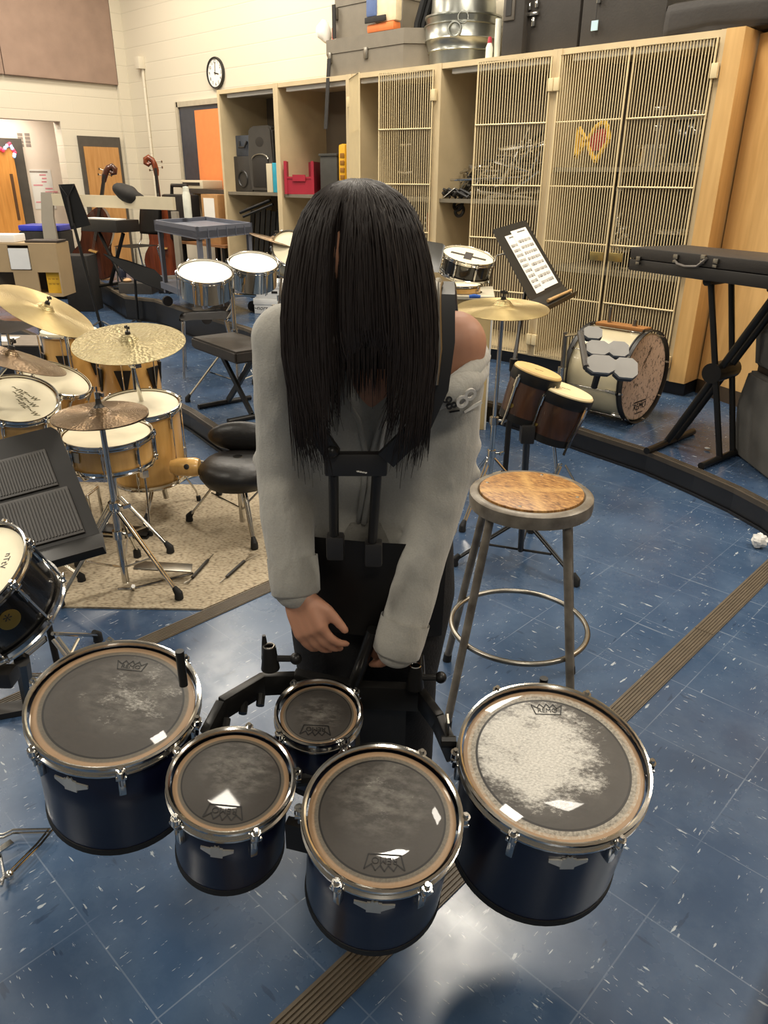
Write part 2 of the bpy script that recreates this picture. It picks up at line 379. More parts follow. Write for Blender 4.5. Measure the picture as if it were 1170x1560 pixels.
def riser(T, z0, z1, name):
    m = MB()
    for i in range(len(T)-1):
        a, b = Vector((*T[i], 0)), Vector((*T[i+1], 0)); d = (b-a).normalized(); n = Vector((d.y, -d.x, 0))
        m.slab(a+UP*(z0+.001)+n*.0005, b-a, UP*(z1-z0-.024), -.004 if False else .004)
        m.slab(a+UP*(z0+.001)+n*.012, b-a, UP*.012, .008)
    return struct(m.build(name, M_BLACKRISER, None, False, origin=(0, 0, 0)))
nosing(T1[:-1], H1, 0, 'trim_1', mat('dark_brown_rubber', (70, 62, 52), .5, 0, .08, 20)); riser(T1[:-1], 0, H1, 'trim_2')
nosing(T2, H2, 0, 'trim_3', M_BROWNSTRIP); riser(T2, H1, H2, 'trim_4')
# ribbed floor strips set in the tile
def strip(x0, x1, y0, y1, name, cuts=()):
    m = MB(); m.bb(x0, x1, y0, y1, 0.0003, .003); w = x1-x0; n = 6
    for k in range(n+1):
        xx = x0+.003+(w-.006)*k/n
        ys = [y0]+list(cuts)+[y1]
        for a, b in zip(ys, ys[1:]): m.bb(xx-.0028, xx+.0028, a+.002, b-.002, .003, .0065)
    m.bb(x0-.004, x0, y0, y1, .0003, .004); m.bb(x1, x1+.004, y0, y1, .0003, .004)
    return struct(m.build(name, M_BROWNSTRIP, None, False, origin=(0, 0, 0)))
strip(-.818, -.75, -2.5, 3.46, 'trim_5', (P(1062, 960).y,)); strip(-2.262, -2.198, -1.5, 2.4, 'trim_6')
# tan panelling to the right of the cabinets
d = Vector((.27, -.13, 0)).normalized(); a = Vector((-2.1, 5.56, 0)); n = Vector((-d.y, d.x, 0))
m = MB(); m.slab(a+UP*.235, d*5.4, UP*2.18, -.55); struct(m.build('wall_right', M_TAN, None, False, origin=(0, 0, 0)))
m = MB(); m.slab(a+UP*H1-n*.004, d*5.4, UP*.105, -.5); struct(m.build('baseboard_right', mat('brown_base', (70, 56, 40), .5), None, False, origin=(0, 0, 0)))
# doors in the left wall
def wall_door(name, ya, yb, zt, z0):
    f = MB(); f.bb(XL+.005, XL+.045, ya-.05, yb+.05, z0, zt+.08); fo = struct(f.build(name, mat('dark_door_frame', (78, 72, 64), .5), None, False))
    MB().bb(XL+.03, XL+.06, ya, yb, z0, zt-.05).build('door_panel', M_OAK, fo, False)
    h = MB(); h.cyl((XL+.06, ya+.08, 1.2), (XL+.12, ya+.08, 1.2), .012); h.cyl((XL+.12, ya+.08, 1.2), (XL+.12, ya+.2, 1.2), .011); h.build('door_handle', M_STEEL, fo)
ya, yb = AX(117, 210, XL).y+.05, AX(180, 210, XL).y-.05
wall_door('door_1', ya, yb, 2.0, H2)
# oak door standing open in the corridor
pz = AX(30, 225, XL-.35)
f = MB(); fx = xb+.02; f.bb(fx, fx+.05, yo0-.3, AX(30, 212, fx).y, 0.02, AX(18, 211, fx).z); fo = struct(f.build('door_2', mat('dark_door_frame', (78, 72, 64), .5), None, False))
yd = AX(15, 230, fx).y
MB().bb(fx+.04, fx+.1, yd-1.0, yd, .03, AX(10, 226, fx).z).build('door_panel', wood('orange_oak', (214, 150, 74), (200, 134, 60), .4, 'Z', 4), fo, False)
MB().bb(fx+.1, fx+.106, yd-.1, yd-.06, 1.0, 1.6).build('door_slot', mat('slot_brown', (92, 62, 34), .5), fo, False)
# dark window with an orange board
f = MB(); zt = zw1
for (x0, x1, z0, z1) in ((xw0-.03, xw0+.03, zw0, zt+.03), (xw1-.03, xw1+.03, zw0, zt+.03), (xw0, xw1, zt-.03, zt+.03), (xw0, xw1, zw0-.03, zw0+.03)): f.bb(x0, x1, YB-.04, YB+.0, z0, z1)
wo = struct(f.build('window_1', mat('window_frame_grey', (182, 172, 150), .5), None, False))
MB().bb(xw0+.03, xw1-.03, YB-.02, YB-.006, zw0, zt-.03).build('pane', mat('dark_blue_pane', (52, 55, 66), .25), wo, False)
xo = AY(303, 168, YB).x
o = MB().slab((xo, YB-.05, 1.36), (xw1-.05-xo, .0, 0), (0, .0, AY(303, 168, YB-.05).z-1.36), .02).build('orange_board', mat('orange_paint', (228, 136, 76), .6, 0, .03), None, False); tag(o, 'tall orange board standing in the dark window beside the storage cabinets', 'board')
# brown acoustic panel high on the left wall
m = MB(); y1 = AX(172, 80, XL).y; zb = AX(90, 121, XL+.06).z
yj = AX(2, 100, XL).y
m.bb(XL+.003, XL+.06, yj+.004, y1, zb, CEIL-.2, .008)
o = m.build('acoustic_panel', mat('brown_fabric', (152, 128, 112), .95, 0, .06, 5, .3, 260), None, False); tag(o, 'large brown fabric acoustic panel high on the left wall, ending by the room corner', 'panel', 'acoustic panels')
m = MB(); m.bb(XL+.003, XL+.06, yj-3.0, yj-.004, zb, CEIL-.2, .008)
o = m.build('acoustic_panel', MATS['brown_fabric'], None, False); tag(o, 'brown fabric acoustic panel cut off by the left edge of the photo', 'panel', 'acoustic panels')
# conduit and box
bx = AY(212, 96, YB-.05); t = thing('electrical_box', 'cream electrical box on the back wall above a thin vertical conduit', 'box', (bx.x, YB, bx.z))
MB().bb(bx.x-.06, bx.x+.06, YB-.09, YB, bx.z-.07, bx.z+.07, .006).build('housing', M_CREAM_X, t)
mm = MB()
for k in range(4): mm.bb(bx.x-.064, bx.x-.06, YB-.08, YB-.01, bx.z-.05+k*.03, bx.z-.037+k*.03)
mm.build('vent_slots', M_STEEL, t)
MB().cyl((bx.x+.02, YB-.02, bx.z-.07), (bx.x+.02, YB-.02, .8), .02).build('conduit', M_CREAM_X, t)
# wall clock
c = AY(327, 111, YB-.03); t = thing('wall_clock', 'round black rimmed wall clock with white face above the dark window', 'clock', c)
nrm = Vector((0, -1, 0)); R = .165
MB().lathe([(R*.9, .03), (R, .035), (R*1.04, .02), (R*1.02, 0), (0, 0)], (c.x, YB-.002, c.z), nrm, 40).build('rim', M_BLACK, t)
MB().disc((c.x, YB-.022, c.z), nrm, R*.93).build('face', M_WHITE, t)
for i in range(12):
    a = 2*math.pi*i/12; me = text_mesh(str(i if i else 12), .05, .0004); v = Vector((math.sin(a), 0, math.cos(a)))
    MB().add(me, frame((c.x+v.x*R*.72, YB-.0235, c.z+v.z*R*.72), (1, 0, 0), (0, 0, 1))).build('numeral', M_BLACK, t, False)
def hand(ang, L, w):
    v = Vector((math.sin(ang), 0, math.cos(ang))); s_ = Vector((math.cos(ang), 0, -math.sin(ang)))
    o_ = Vector((c.x, YB-.027, c.z)); MB().slab(o_-s_*w/2-v*.02, s_*w, v*(L+.02), .0012).build('clock_hand', M_BLACK, t, False)
hand(math.radians(5), R*.68, .008); hand(math.radians(102), R*.45, .011)
# ================================================================== STORAGE CABINETS
CD = .66
XB = [-7.65, -6.655, -5.60, -4.545, -3.425, -2.225]
def shell(i, label, shelves, stile=.018, right_wood=False):
    x0, x1 = XB[i], XB[i+1]; t = thing('storage_cabinet', label, 'cabinet', ((x0+x1)/2, YC+CD/2, H1), 0, 'cream storage cabinets along the back wall')
    m = MB(); z0 = H1+.1
    m.bb(x0, x0+stile*2, YC, YC+CD, z0, ZT); m.bb(x1-stile*2, x1-.001, YC, YC+CD, z0, ZT)
    m.bb(x0+.036, x1-.036, YC+.006, YC+CD, ZT-.04, ZT-.001); m.bb(x0+.036, x1-.036, YC+.006, YC+CD, z0, z0+.03); 
    m.build('carcass', M_BEIGE, t, False)
    MB().bb(x0+.037, x1-.037, YC+CD-.022, YC+CD, z0+.031, ZT-.041).build('back_panel', mat('shaded_taupe_back', (114, 102, 85), .6, 0, .04, 4), t, False)  # shade inside the bay is put into this panel's darker colour
    MB().bb(x0, x1, YC+.04, YC+CD, H1, z0-.001).build('kickboard', M_BLACKRISER, t, False)
    MB().bb(x0+.1, x1-.1, YC+.06, YC+.1, ZT-.075, ZT-.042).build('top_rail', M_WHITE, t, False)
    for z in shelves: MB().bb(x0+.037, x1-.037, YC+.03, YC+CD-.023, z-.03, z).build('shelf', mat('grey_shelf', (118, 110, 94), .55), t, False)
    return t
RAILS = (1.96, 1.53, 1.14, .73)
def cage_door(t, hx, side, w, ang, z0=.25, z1=ZT-.045, yo=-.02, lock=False):
    """side -1: hinged at its right edge; +1: hinged at its left edge; opens towards the room by ang"""
    h = Vector((hx, YC+yo, 0)); u = Vector((side*math.cos(ang), -math.sin(ang), 0)); nn = Vector((-u.y, u.x, 0))
    m = MB(); r = .0075
    a, b = h+u*.012, h+u*w
    m.tube([a+UP*z0, a+UP*z1, b+UP*z1, b+UP*z0], r, 6, True)
    m.build('cage_door', M_WIRE, t); fr = KIDS(t)[-1]
    fr = [c for c in KIDS(t) if c.name.startswith('cage_door')][-1]
    g_ = MB(); n = int(w/.0215)
    for k in range(1, n): q = a+(b-a)*(k/n); g_.cyl(q+UP*z0, q+UP*z1, .0033, None, 5)
    g_.build('wire_grid', M_WIRE, fr)
    for z in RAILS: rr = MB(); rr.cyl(a+UP*z+nn*.006, b+UP*z+nn*.006, .0065, None, 6); rr.build('cross_rail', M_WIRE, fr)
    for z in (z1-.18, 1.02, z0+.12):
        q = h+UP*z; MB().box(q+u*.0, (.045, .03, .085), None, .006).build('hinge', M_WIRE, fr)
    if lock: MB().box(b-u*.06+UP*1.06-Vector((0, .02, 0)), (.11, .012, .06), None, .004).build('lock_plate', M_BRASS, fr)
    return fr
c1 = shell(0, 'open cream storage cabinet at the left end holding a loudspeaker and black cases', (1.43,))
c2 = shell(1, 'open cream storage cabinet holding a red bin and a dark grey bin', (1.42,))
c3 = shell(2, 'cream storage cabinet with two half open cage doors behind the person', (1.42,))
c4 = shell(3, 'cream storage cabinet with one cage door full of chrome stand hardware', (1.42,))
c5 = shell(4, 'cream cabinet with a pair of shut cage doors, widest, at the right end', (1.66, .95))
cage_door(c3, XB[3]-.02, -1, .52, math.radians(14)); cage_door(c3, XB[2]+.03, 1, .50, math.radians(34))
cage_door(c4, XB[4]-.02, -1, .60, math.radians(10))
cage_door(c5, XB[4]+.03, 1, .56, math.radians(3), lock=True); cage_door(c5, XB[5]-.03, -1, .56, math.radians(0), lock=True)
m = MB(); m.bb(XB[5], -2.11, YC-.01, YC+CD, H1+.1, ZT); m.build('end_panel', M_TAN, c5, False)
MB().bb(XB[5]+.0, -2.12, YC+.04, YC+CD, H1, H1+.099).build('end_kickboard', M_BLACKRISER, c5, False)
# ================================================================== DRUM BUILDER
def tom_head_material(name, scuff, seed, edge=(158, 128, 96)):
    """clear/smoked batter head: tan bearing-edge ring, black pinstripe ring, dark centre scuffed by sticks"""
    t = NT(name); uv = t.node('ShaderNodeUVMap'); s = t.node('ShaderNodeSeparateXYZ'); t.L.new(uv.outputs[0], s.inputs[0])
    x = t.math('MULTIPLY', t.math('SUBTRACT', s.outputs[0], .5), 2.0); y = t.math('MULTIPLY', t.math('SUBTRACT', s.outputs[1], .5), 2.0)
    r = t.math('SQRT', t.math('ADD', t.math('MULTIPLY', x, x), t.math('MULTIPLY', y, y)))
    dk = lin((58, 54, 50)); ring = lin(edge)
    n1 = t.noise(t.mapping(uv.outputs[0], (1, 1, 1), (seed, seed, 0)), 5.0, 5, .6)
    base = t.ramp(r, [(0, dk), (.832, dk), (.836, lin((10, 10, 10))), (.857, lin((10, 10, 10))), (.862, lin((84, 78, 68))), (.905, lin((92, 82, 68))), (.925, ring), (.985, ring), (1, lin((70, 52, 34)))])
    base = t.mix(t.math('MULTIPLY', n1, .35), base, lin((38, 35, 32)))
    cx, cy = scuff[1]
    dx = t.math('SUBTRACT', x, cx); dy = t.math('SUBTRACT', y, cy); rr = t.math('SQRT', t.math('ADD', t.math('MULTIPLY', dx, dx), t.math('MULTIPLY', dy, dy)))
    fall = t.ramp(rr, [(0, g(1)), (scuff[2]*.5, g(.75)), (scuff[2], g(0))])
    fine = t.noise(t.mapping(uv.outputs[0], (14, 24, 1), (seed, 2, 0), (0, 0, .5)), 2.2, 7, .78)
    spots = t.ramp(fine, [(.44, g(0)), (.58, g(1))])
    coarse = t.noise(t.mapping(uv.outputs[0], (3, 4, 1), (seed*2, 1, 0), (0, 0, .5)), 2.0, 3, .5); lev = t.math('ADD', t.math('ADD', fine, t.math('MULTIPLY', t.math('SUBTRACT', coarse, .5), .9)), t.math('MULTIPLY', fall, .55*scuff[0]))
    mask = t.math('MULTIPLY', t.ramp(lev, [(.74, g(0)), (1.22, g(.80))]), min(1.0, .45+.55*scuff[0]))
    mask = t.math('MULTIPLY', mask, t.ramp(t.noise(t.mapping(uv.outputs[0], (60, 110, 1), (0, 0, 0), (0, 0, .5)), 1.0, 3, .7), [(.3, g(.45)), (.65, g(1))]))
    mask = t.math('MULTIPLY', mask, t.ramp(fall, [(0, g(0)), (.25, g(1))]))
    inner = t.math('LESS_THAN', r, .835)
    outr = t.math('MULTIPLY', t.math('GREATER_THAN', r, .86), t.math('MULTIPLY', t.math('LESS_THAN', r, .95), scuff[3]))
    base = t.mix(t.math('MULTIPLY', t.math('MULTIPLY', t.ramp(t.noise(t.mapping(uv.outputs[0], (3, 6, 1), (seed, 4, 0), (0, 0, .4)), 2.0, 6, .7), [(.42, g(0)), (.7, g(.5))]), fall), inner), base, lin((150, 146, 138)))
    base = t.mix(t.math('MULTIPLY', mask, inner), base, lin((226, 223, 214)))
    base = t.mix(t.math('MULTIPLY', outr, t.ramp(t.noise(t.mapping(uv.outputs[0], (20, 20, 1)), 2.5, 4, .7), [(.35, g(.1)), (.65, g(.8))])), base, lin((176, 170, 156)))
    t.L.new(base, t.b.inputs['Base Color'])
    rg = t.ramp(fine, [(.35, g(.38)), (.7, g(.6))]); t.L.new(rg, t.b.inputs['Roughness']); t.b.inputs['Coat Weight'].default_value = .55; t.b.inputs['Coat Roughness'].default_value = .03
    return t.m
M_NAVY = mat('navy_lacquer', (11, 15, 38), .3, 0, .05, 4, 0, 60, .15)
M_HOOP = M_CHROME
def axis_ref(n, toward=None):
    """reference direction in the rim plane: image-down side of the rim"""
    return None
def lug_piece(m, c, n, e, r, h0, h1, w=.014):
    """tension casing and rod on the shell at direction e"""
    q = Vector(c)+Vector(e)*r
    R = Matrix((e, n.cross(e), n)).transposed()
    m.box(q+Vector(e)*.006-n*((h0+h1)/2), (.014, w, h1-h0), R, .003)
def drum(name, c, n, r, depth, shell_m, head_m, lugs=6, lug_len=.05, rod=True, parent=None, label=None, cat='drum', group=None, hoop_r=.006, hoop_h=.022, ref=None, bottom='hoop', head_recess=.004, lug_m=None, hoop_m=None, loc=None, phase=0.0, seg=56, bulge=0.0):
    """cylindrical drum: top rim centre c, axis n (up), shell radius r"""
    n = Vector(n).normalized(); c = Vector(c); hoop_m = hoop_m or M_HOOP; lug_m = lug_m or M_CHROME
    if parent is None: root = thing(name, label, cat, loc if loc is not None else (c-n*depth), 0, group); sp = root
    else: root = parent; sp = None
    s = MB(); hh = depth-.005
    s.lathe([(r*.985, -.01), (r, -.012), (r*(1+bulge), -hh/2), (r, -hh), (r*.97, -hh), (r*.97, -.02)], c, n, seg, ref)
    sh = s.build('shell' if parent is None else 'tom', shell_m, root, ang=50)
    kid = root if parent is None else sh
    MB().lathe([(r*1.005, -head_recess), (r*.98, -head_recess+.001), (r*.5, -head_recess+.001), (0, -head_recess+.001)], c, n, seg, ref, r*1.005).build('drumhead', head_m, kid)
    R = basis_from(n, ref)
    def hoop(z, up):
        m = MB(); ro = r+hoop_r*1.4
        s_ = 1 if up else -1
        m.lathe([(ro-.0045, z), (ro-.001, z+s_*.0022), (ro+.0035, z+s_*.0015), (ro+.004, z-s_*.003), (ro, z-s_*.007), (ro, z-s_*hoop_h*.72), (ro+.005, z-s_*hoop_h*.80), (ro+.005, z-s_*hoop_h), (ro-.004, z-s_*hoop_h), (ro-.0045, z)], c, n, seg, ref)
        for k in range(lugs):
            a = phase+2*math.pi*k/lugs; e = R @ Vector((math.cos(a), math.sin(a), 0))
            m.box(c+e*(ro+.007)+n*(z-s_*hoop_h*.86), (.016, .020, .008), Matrix((e, n.cross(e), n)).transposed(), .002)
        m.build('hoop', hoop_m, kid)
    hoop(.006, True)
    if bottom == 'hoop': hoop(-depth-.004, False)
    elif bottom == 'rubber':
        MB().lathe([(r*.96, -depth+.012), (r*1.012, -depth+.012), (r*1.018, -depth-.004), (r*.96, -depth-.008), (r*.96, -depth+.012)], c, n, seg, ref).build('bottom_rim', M_RUBBER, kid)
    for k in range(lugs):
        a = phase+2*math.pi*k/lugs; e = R @ Vector((math.cos(a), math.sin(a), 0)); m = MB(); ro = r+.016
        m.cyl(c+e*ro+n*.004, c+e*ro+n*.012, .0058, .0045, 6); m.cyl(c+e*ro+n*.004, c+e*ro-n*.012, .009, None, 10)
        m.cyl(c+e*ro-n*.006, c+e*ro-n*(hoop_h+.02), .0032, None, 6)
        lug_piece(m, c, n, e, r, hoop_h+.008, hoop_h+.008+lug_len)
        if rod == 'long': m.cyl(c+e*ro-n*.006, c+e*ro-n*(depth+.004), .003, None, 6)
        if rod == 'both': m.cyl(c+e*ro-n*.006, c+e*ro-n*(depth+.004), .003, None, 6); lug_piece(m, c, n, e, r, depth-hoop_h-.008-lug_len, depth-hoop_h-.008); m.cyl(c+e*ro-n*(depth-hoop_h-.02), c+e*ro-n*(depth+.006), .0032, None, 6)
        m.build('lug', lug_m, kid)
    return (root, sh) if parent is None else sh
def crown_logo(c, n, r, ref_y, at, size, kid, h=.0):
    """maker's crown-and-lettering mark printed on a head; ref_y: direction of the letters' top, at: (along x, along y) in radii"""
    n = Vector(n).normalized(); y = (ref_y-n*ref_y.dot(n)).normalized(); x = y.cross(n)
    pl_ = Vector(c)+n*h; d_ = ray(*at); o = C0+d_*((pl_-C0).dot(n)/d_.dot(n))
    M = frame(o, x, y); w = size
    m = MB(); m.add(text_mesh('REMO', w*.30, .0002), M @ Matrix.Translation((0, w*.02, 0)))
    pts = [(-.5, -.17), (.5, -.17), (.62, .30), (.40, .14), (.28, .34), (.12, .17), (0, .36), (-.12, .17), (-.28, .34), (-.40, .14), (-.62, .30)]
    for i in range(len(pts)):
        a = Vector((*pts[i], 0))*w; b = Vector((*pts[(i+1) % len(pts)], 0))*w; d = (b-a).normalized(); q = Vector((-d.y, d.x, 0))*w*.022
        m.poly([M @ v for v in (a-q-d*w*.01, b-q+d*w*.01, b+q+d*w*.01, a+q-d*w*.01)])
    return m.build('maker_logo', mat('logo_ink', (14, 14, 14), .5), kid, False)
def tbar_badge(c, n, e, r, drop, kid, w=.085):
    """bright metal wing-shaped badge on a shell"""
    n = Vector(n); e = Vector(e); x = n.cross(e).normalized(); m = MB()
    def at(u, v):
        th = u/r; return Vector(c)+(e*math.cos(th)+x*math.sin(th))*(r+.0005)-n*(drop-v*1.6)
    for (u0, u1, v0a, v1a, v0b, v1b) in ((-.5, -.18, -.01, .06, -.10, .09), (-.18, .18, -.16, .12, -.16, .12), (.18, .5, -.10, .09, -.01, .06)):
        a, b = at(u0*w, v0a*w), at(u1*w, v0b*w); cc, d = at(u1*w, v1b*w), at(u0*w, v1a*w)
        m.prism([a, b, cc, d], e*.003)
    m.prism([at(-.1*w, .12*w), at(.1*w, .12*w), at(.06*w, .2*w), at(0, .15*w), at(-.06*w, .2*w)], e*.003)
    return m.build('badge', mat('satin_badge', (206, 202, 192), .35, .6), kid, False)
# ================================================================== MARCHING TENOR DRUMS
TOMS = {'T13': ((-1.224, .505, .604), (.2, -.038, .979), 12, .275), 'T12': ((-.68, .715, .542), (.202, -.108, .973), 10, .24), 'T14': ((-.527, 1.021, .565), (.155, -.123, .98), 13, .28),
        'T10': ((-.932, .574, .549), (.196, -.041, .98), 8, .20), 'T6': ((-.962, .815, .545), (.15, -.086, .985), 6, .17)}
ten = thing('marching_tenor_drums', 'set of five navy marching tenor drums with black heads on a body carrier', 'drums', (-.85, .75, .0))
HM = {'T13': tom_head_material('smoked_head_left', (.5, (.25, .2), .8, .1), 3.1), 'T12': tom_head_material('smoked_head_middle', (.22, (.0, .3), .8, .2), 7.7), 'T14': tom_head_material('smoked_head_right', (1.25, (-.2, .15), 1.0, 1.0), 1.2),
      'T10': tom_head_material('smoked_head_small', (.12, (.1, .3), .8, .05), 5.5), 'T6': tom_head_material('smoked_head_spock', (.12, (0, 0), .7, .05), 9.9)}
SH = {}
CAMD = -FH
for k, (c, n, d, dep) in TOMS.items():
    c = Vector(c); n = Vector(n).normalized(); r = d*.0254/2
    e = (CAMD-n*CAMD.dot(n)).normalized()
    SH[k] = drum('tom', c, n, r+.004, dep, M_NAVY, HM[k], 6 if d > 8 else 5 if d > 6 else 4, .045, 'short', ten, ref=RH, bottom='rubber', lug_m=M_CHROME, phase={'T13': -1.22, 'T12': -1.05, 'T14': -1.08, 'T10': -1.05, 'T6': -.9}[k], head_recess=.006)
    toward = UU if k in ('T13', 'T14') else -UU
    y = FH if k in ('T13', 'T14') else -FH
    pos = {'T13': (199, 1016), 'T14': (834, 1083), 'T12': (586, 1310), 'T10': (342, 1234), 'T6': (481, 1110)}[k]
    crown_logo(c, n, r, y, pos, {'T13': .050, 'T14': .050, 'T12': .055, 'T10': .056, 'T6': .050}[k], SH[k], -.0042)
    if d > 6: tbar_badge(c, n, (Matrix.Rotation({'T13': -.24, 'T12': -.05, 'T14': .04, 'T10': -.05}[k], 3, n) @ e), r+.004, .062, SH[k], .07 if d > 8 else .06)
# carrier: bar, arms, brackets, receivers, rods, plates
def barpath(pts, w, h, name, m=M_BLACKM):
    b = MB()
    for i in range(len(pts)-1):
        p, q = Vector(pts[i]), Vector(pts[i+1]); d = (q-p); L = d.length; x = d.normalized(); y = UP.cross(x).normalized(); R = Matrix((x, y, x.cross(y))).transposed()
        b.box((p+q)/2, (L+w*.5, w, h), R, .004)
    return b.build(name, m, ten)
A = [HD(318, 1120, 1.19), HD(340, 1078, 1.24), HD(400, 1042, 1.33), HD(450, 1040, 1.36), HD(540, 1058, 1.36), HD(640, 1062, 1.34), HD(668, 1100, 1.26), HD(690, 1150, 1.2)]
br = barpath(A[:3]+[A[3]], .02, .05, 'carrier_arm'); barpath(A[3:6], .026, .062, 'carrier_bar'); barpath(A[5:], .02, .05, 'carrier_arm')
for p in ((345, 1095, 1.225), (372, 1070, 1.28), (398, 1058, 1.3)):
    q = HD(*p); m = MB(); m.cyl(q, q+CAMD*.022-UP*.012, .009, None, 8); m.build('bolt', M_BLACKM, ten)
# link frame under the small drums
q0 = A[4]; m = MB(); m.tube([q0-UP*.02, q0+CAMD*.12-UP*.10, Vector(TOMS['T12'][0])-UP*.12+FH*.13], .016, 8)
m.tube([Vector(TOMS['T10'][0])-UP*.11+FH*.10, q0+CAMD*.14-UP*.10], .014, 8); m.build('link_frame', M_BLACKM, ten)
m = MB(); p = Vector(TOMS['T10'][0]); q = Vector(TOMS['T12'][0]); d = (q-p).normalized(); a = p+d*.112-UP*.075; m.slab(a-UP*.03-FH*.012, d*.08, UP*.06, .02); m.build('clamp_plate', M_BLACKM, ten)
m = MB(); a = HD(682, 1102, 1.21); m.slab(a, RH*.004, -UP*.075, .03); m.build('side_plate', M_STEEL, ten)
m = MB(); a = HD(672, 1130, 1.2); m.cyl(a, a+RH*.03, .012, None, 8); m.build('wing_knob', M_BLACKM, ten)
# knob posts at the back of the two big drums
q = HD(275, 1005, 1.2); m = MB(); m.cyl(q-UP*.06, q+UP*.02, .0085, None, 12); m.build('knob_post', M_BLACKM, ten)
q = HD(828, 1040, 1.37); m = MB(); m.cyl(q-UP*.05, q+UP*.012, .0095, None, 12); m.build('knob_post', M_BLACKM, ten)
m = MB(); q = HD(772, 1056, 1.36); m.slab(q, RH*.085, UP*.022, .012); m.build('mount_bracket', M_BLACKM, ten)
# receivers
for (px, py, dh, lev) in ((410, 985, 1.32, (402, 968)), (633, 1014, 1.32, (643, 998))):
    q = HD(px, py, dh); m = MB(); m.lathe([(.009, 0), (.014, 0), (.017, -.03), (.02, -.055), (.009, -.055), (.009, 0)], q, UP, 20); rc = m.build('receiver', M_BLACKM, ten)
    MB().torus(q+UP*.001, UP, .0105, .0022, 24, 6).build('receiver_ring', M_CHROME, rc)
    l = HD(*lev, dh+.01); m = MB(); m.tube([l-UP*.06, l-UP*.02, l], [.009, .006, .004], 8); m.build('lever', M_BLACKM if px < 500 else M_STEEL, rc)
    m = MB(); m.cyl(q-UP*.03+RH*.015, q-UP*.03+RH*.05, .007, None, 8); m.ball(q-UP*.03+RH*.055, .013); m.build('clamp_knob', M_BLACKM, rc)
# front shield plate below the bar with three slots
m = MB(); q = HD(545, 1040, 1.375); m.slab(q, RH*.11, -UP*.18-CAMD*.01, -.006); pl = m.build('shield_plate', M_BLACKM, ten)
for k in range(3):
    q = HD(576, 1046+14*k, 1.355); m = MB(); m.slab(q, RH*.014, UP*.0025, .004); m.build('slot_mark', M_STEEL, pl)
# vest: chest plate, rods, sockets, belly plate, straps
def plate(px0, px1, py0, py1, dh, t, name, sag=0, bev=.006):
    a = HD(px0, py1, dh); b = HD(px1, py1, dh); u = HD(px0, py0, dh)-a
    m = MB(); m.slab(a, b-a, u, -t if False else -t, bev); return m.build(name, M_BLACK, ten)
cp = plate(494, 590, 692, 727, 1.235, .022, 'chest_plate')
m = MB()
for k in range(4): q = HD(545+4*k, 718+k*.7, 1.2345); m.box(q, (.004, .003, .002))
m.build('worn_mark', M_WHITE, cp)
R_ = []
for (x0, x1, y1, dh1) in ((508, 509, 822, 1.285), (574, 567, 832, 1.285)):
    MB().cyl(HD(x0, 722, 1.247), HD(x1, y1, dh1), .0095, None, 12).build('rod', M_BLACKM, ten)
    q = HD(x1+2, y1+10, dh1); MB().box(q, (.034, .03, .05), Matrix.Rotation(YAW, 3, 'Z'), .006).build('rod_socket', M_BLACK, ten)
# belly plate: curved shell in front of the hips
m = MB(); rows = []
for i in range(9):
    v = i/8; row = []
    for j in range(13):
        u = j/12*2-1; lat = -.02+u*.15; dep = 1.325+.05*u*u; top = .908-.02*u*u-.01*u
        z = top-v*.24; dd = dep+.03*v*v
        row.append(m.bm.verts.new(RH*lat+FH*dd+UP*z))
    rows.append(row)
for i in range(8):
    for j in range(12): m.bm.faces.new((rows[i][j], rows[i][j+1], rows[i+1][j+1], rows[i+1][j]))
bmesh.ops.solidify(m.bm, geom=m.bm.faces[:], thickness=.006); m.build('belly_plate', M_BLACK, ten)
m = MB(); q = RH*-.02+FH*1.33; m.cyl(q+UP*.70, A[4]+UP*.03+FH*.0, .014, None, 10); m.build('spine_bar', M_BLACKM, ten)
def ribbon(pts, w, t, name, m_=M_BLACK, par=ten, side=None):
    b = MB(); P_ = [Vector(p) for p in pts]; R0 = []
    for i, p in enumerate(P_):
        d = (P_[min(i+1, len(P_)-1)]-P_[max(i-1, 0)]).normalized(); s_ = (side or RH); s_ = (s_-d*s_.dot(d)).normalized(); n_ = d.cross(s_).normalized()
        R0.append([b.bm.verts.new(p+s_*(w/2*a)+n_*(t/2*c_)) for a, c_ in ((-1, -1), (1, -1), (1, 1), (-1, 1))])
    for i in range(len(R0)-1):
        for k in range(4): b.bm.faces.new((R0[i][k], R0[i][(k+1) % 4], R0[i+1][(k+1) % 4], R0[i+1][k]))
    b.bm.faces.new(R0[0][::-1]); b.bm.faces.new(R0[-1]); return b.build(name, m_, par)
sL = ribbon([HD(684, 480, 1.48), HD(680, 440, 1.40), HD(676, 434, 1.32), HD(676, 452, 1.25), HD(676, 520, 1.23), HD(667, 590, 1.225), HD(640, 650, 1.23), HD(588, 700, 1.235)], .036, .012, 'shoulder_strap')
MB().tube([HD(668, 431, 1.29), HD(664, 436, 1.225), HD(664, 470, 1.215), HD(666, 530, 1.21), HD(660, 585, 1.21)], .009, 10).build('strap_tube', M_STEEL, sL)
sR = ribbon([HD(448, 470, 1.46), HD(452, 440, 1.36), HD(452, 470, 1.25), HD(455, 560, 1.23), HD(470, 640, 1.225), HD(507, 692, 1.235)], .03, .014, 'shoulder_strap')
m = MB(); m.ball(HD(506, 688, 1.228), .012); m.build('strap_joint', M_BLACKM, ten)
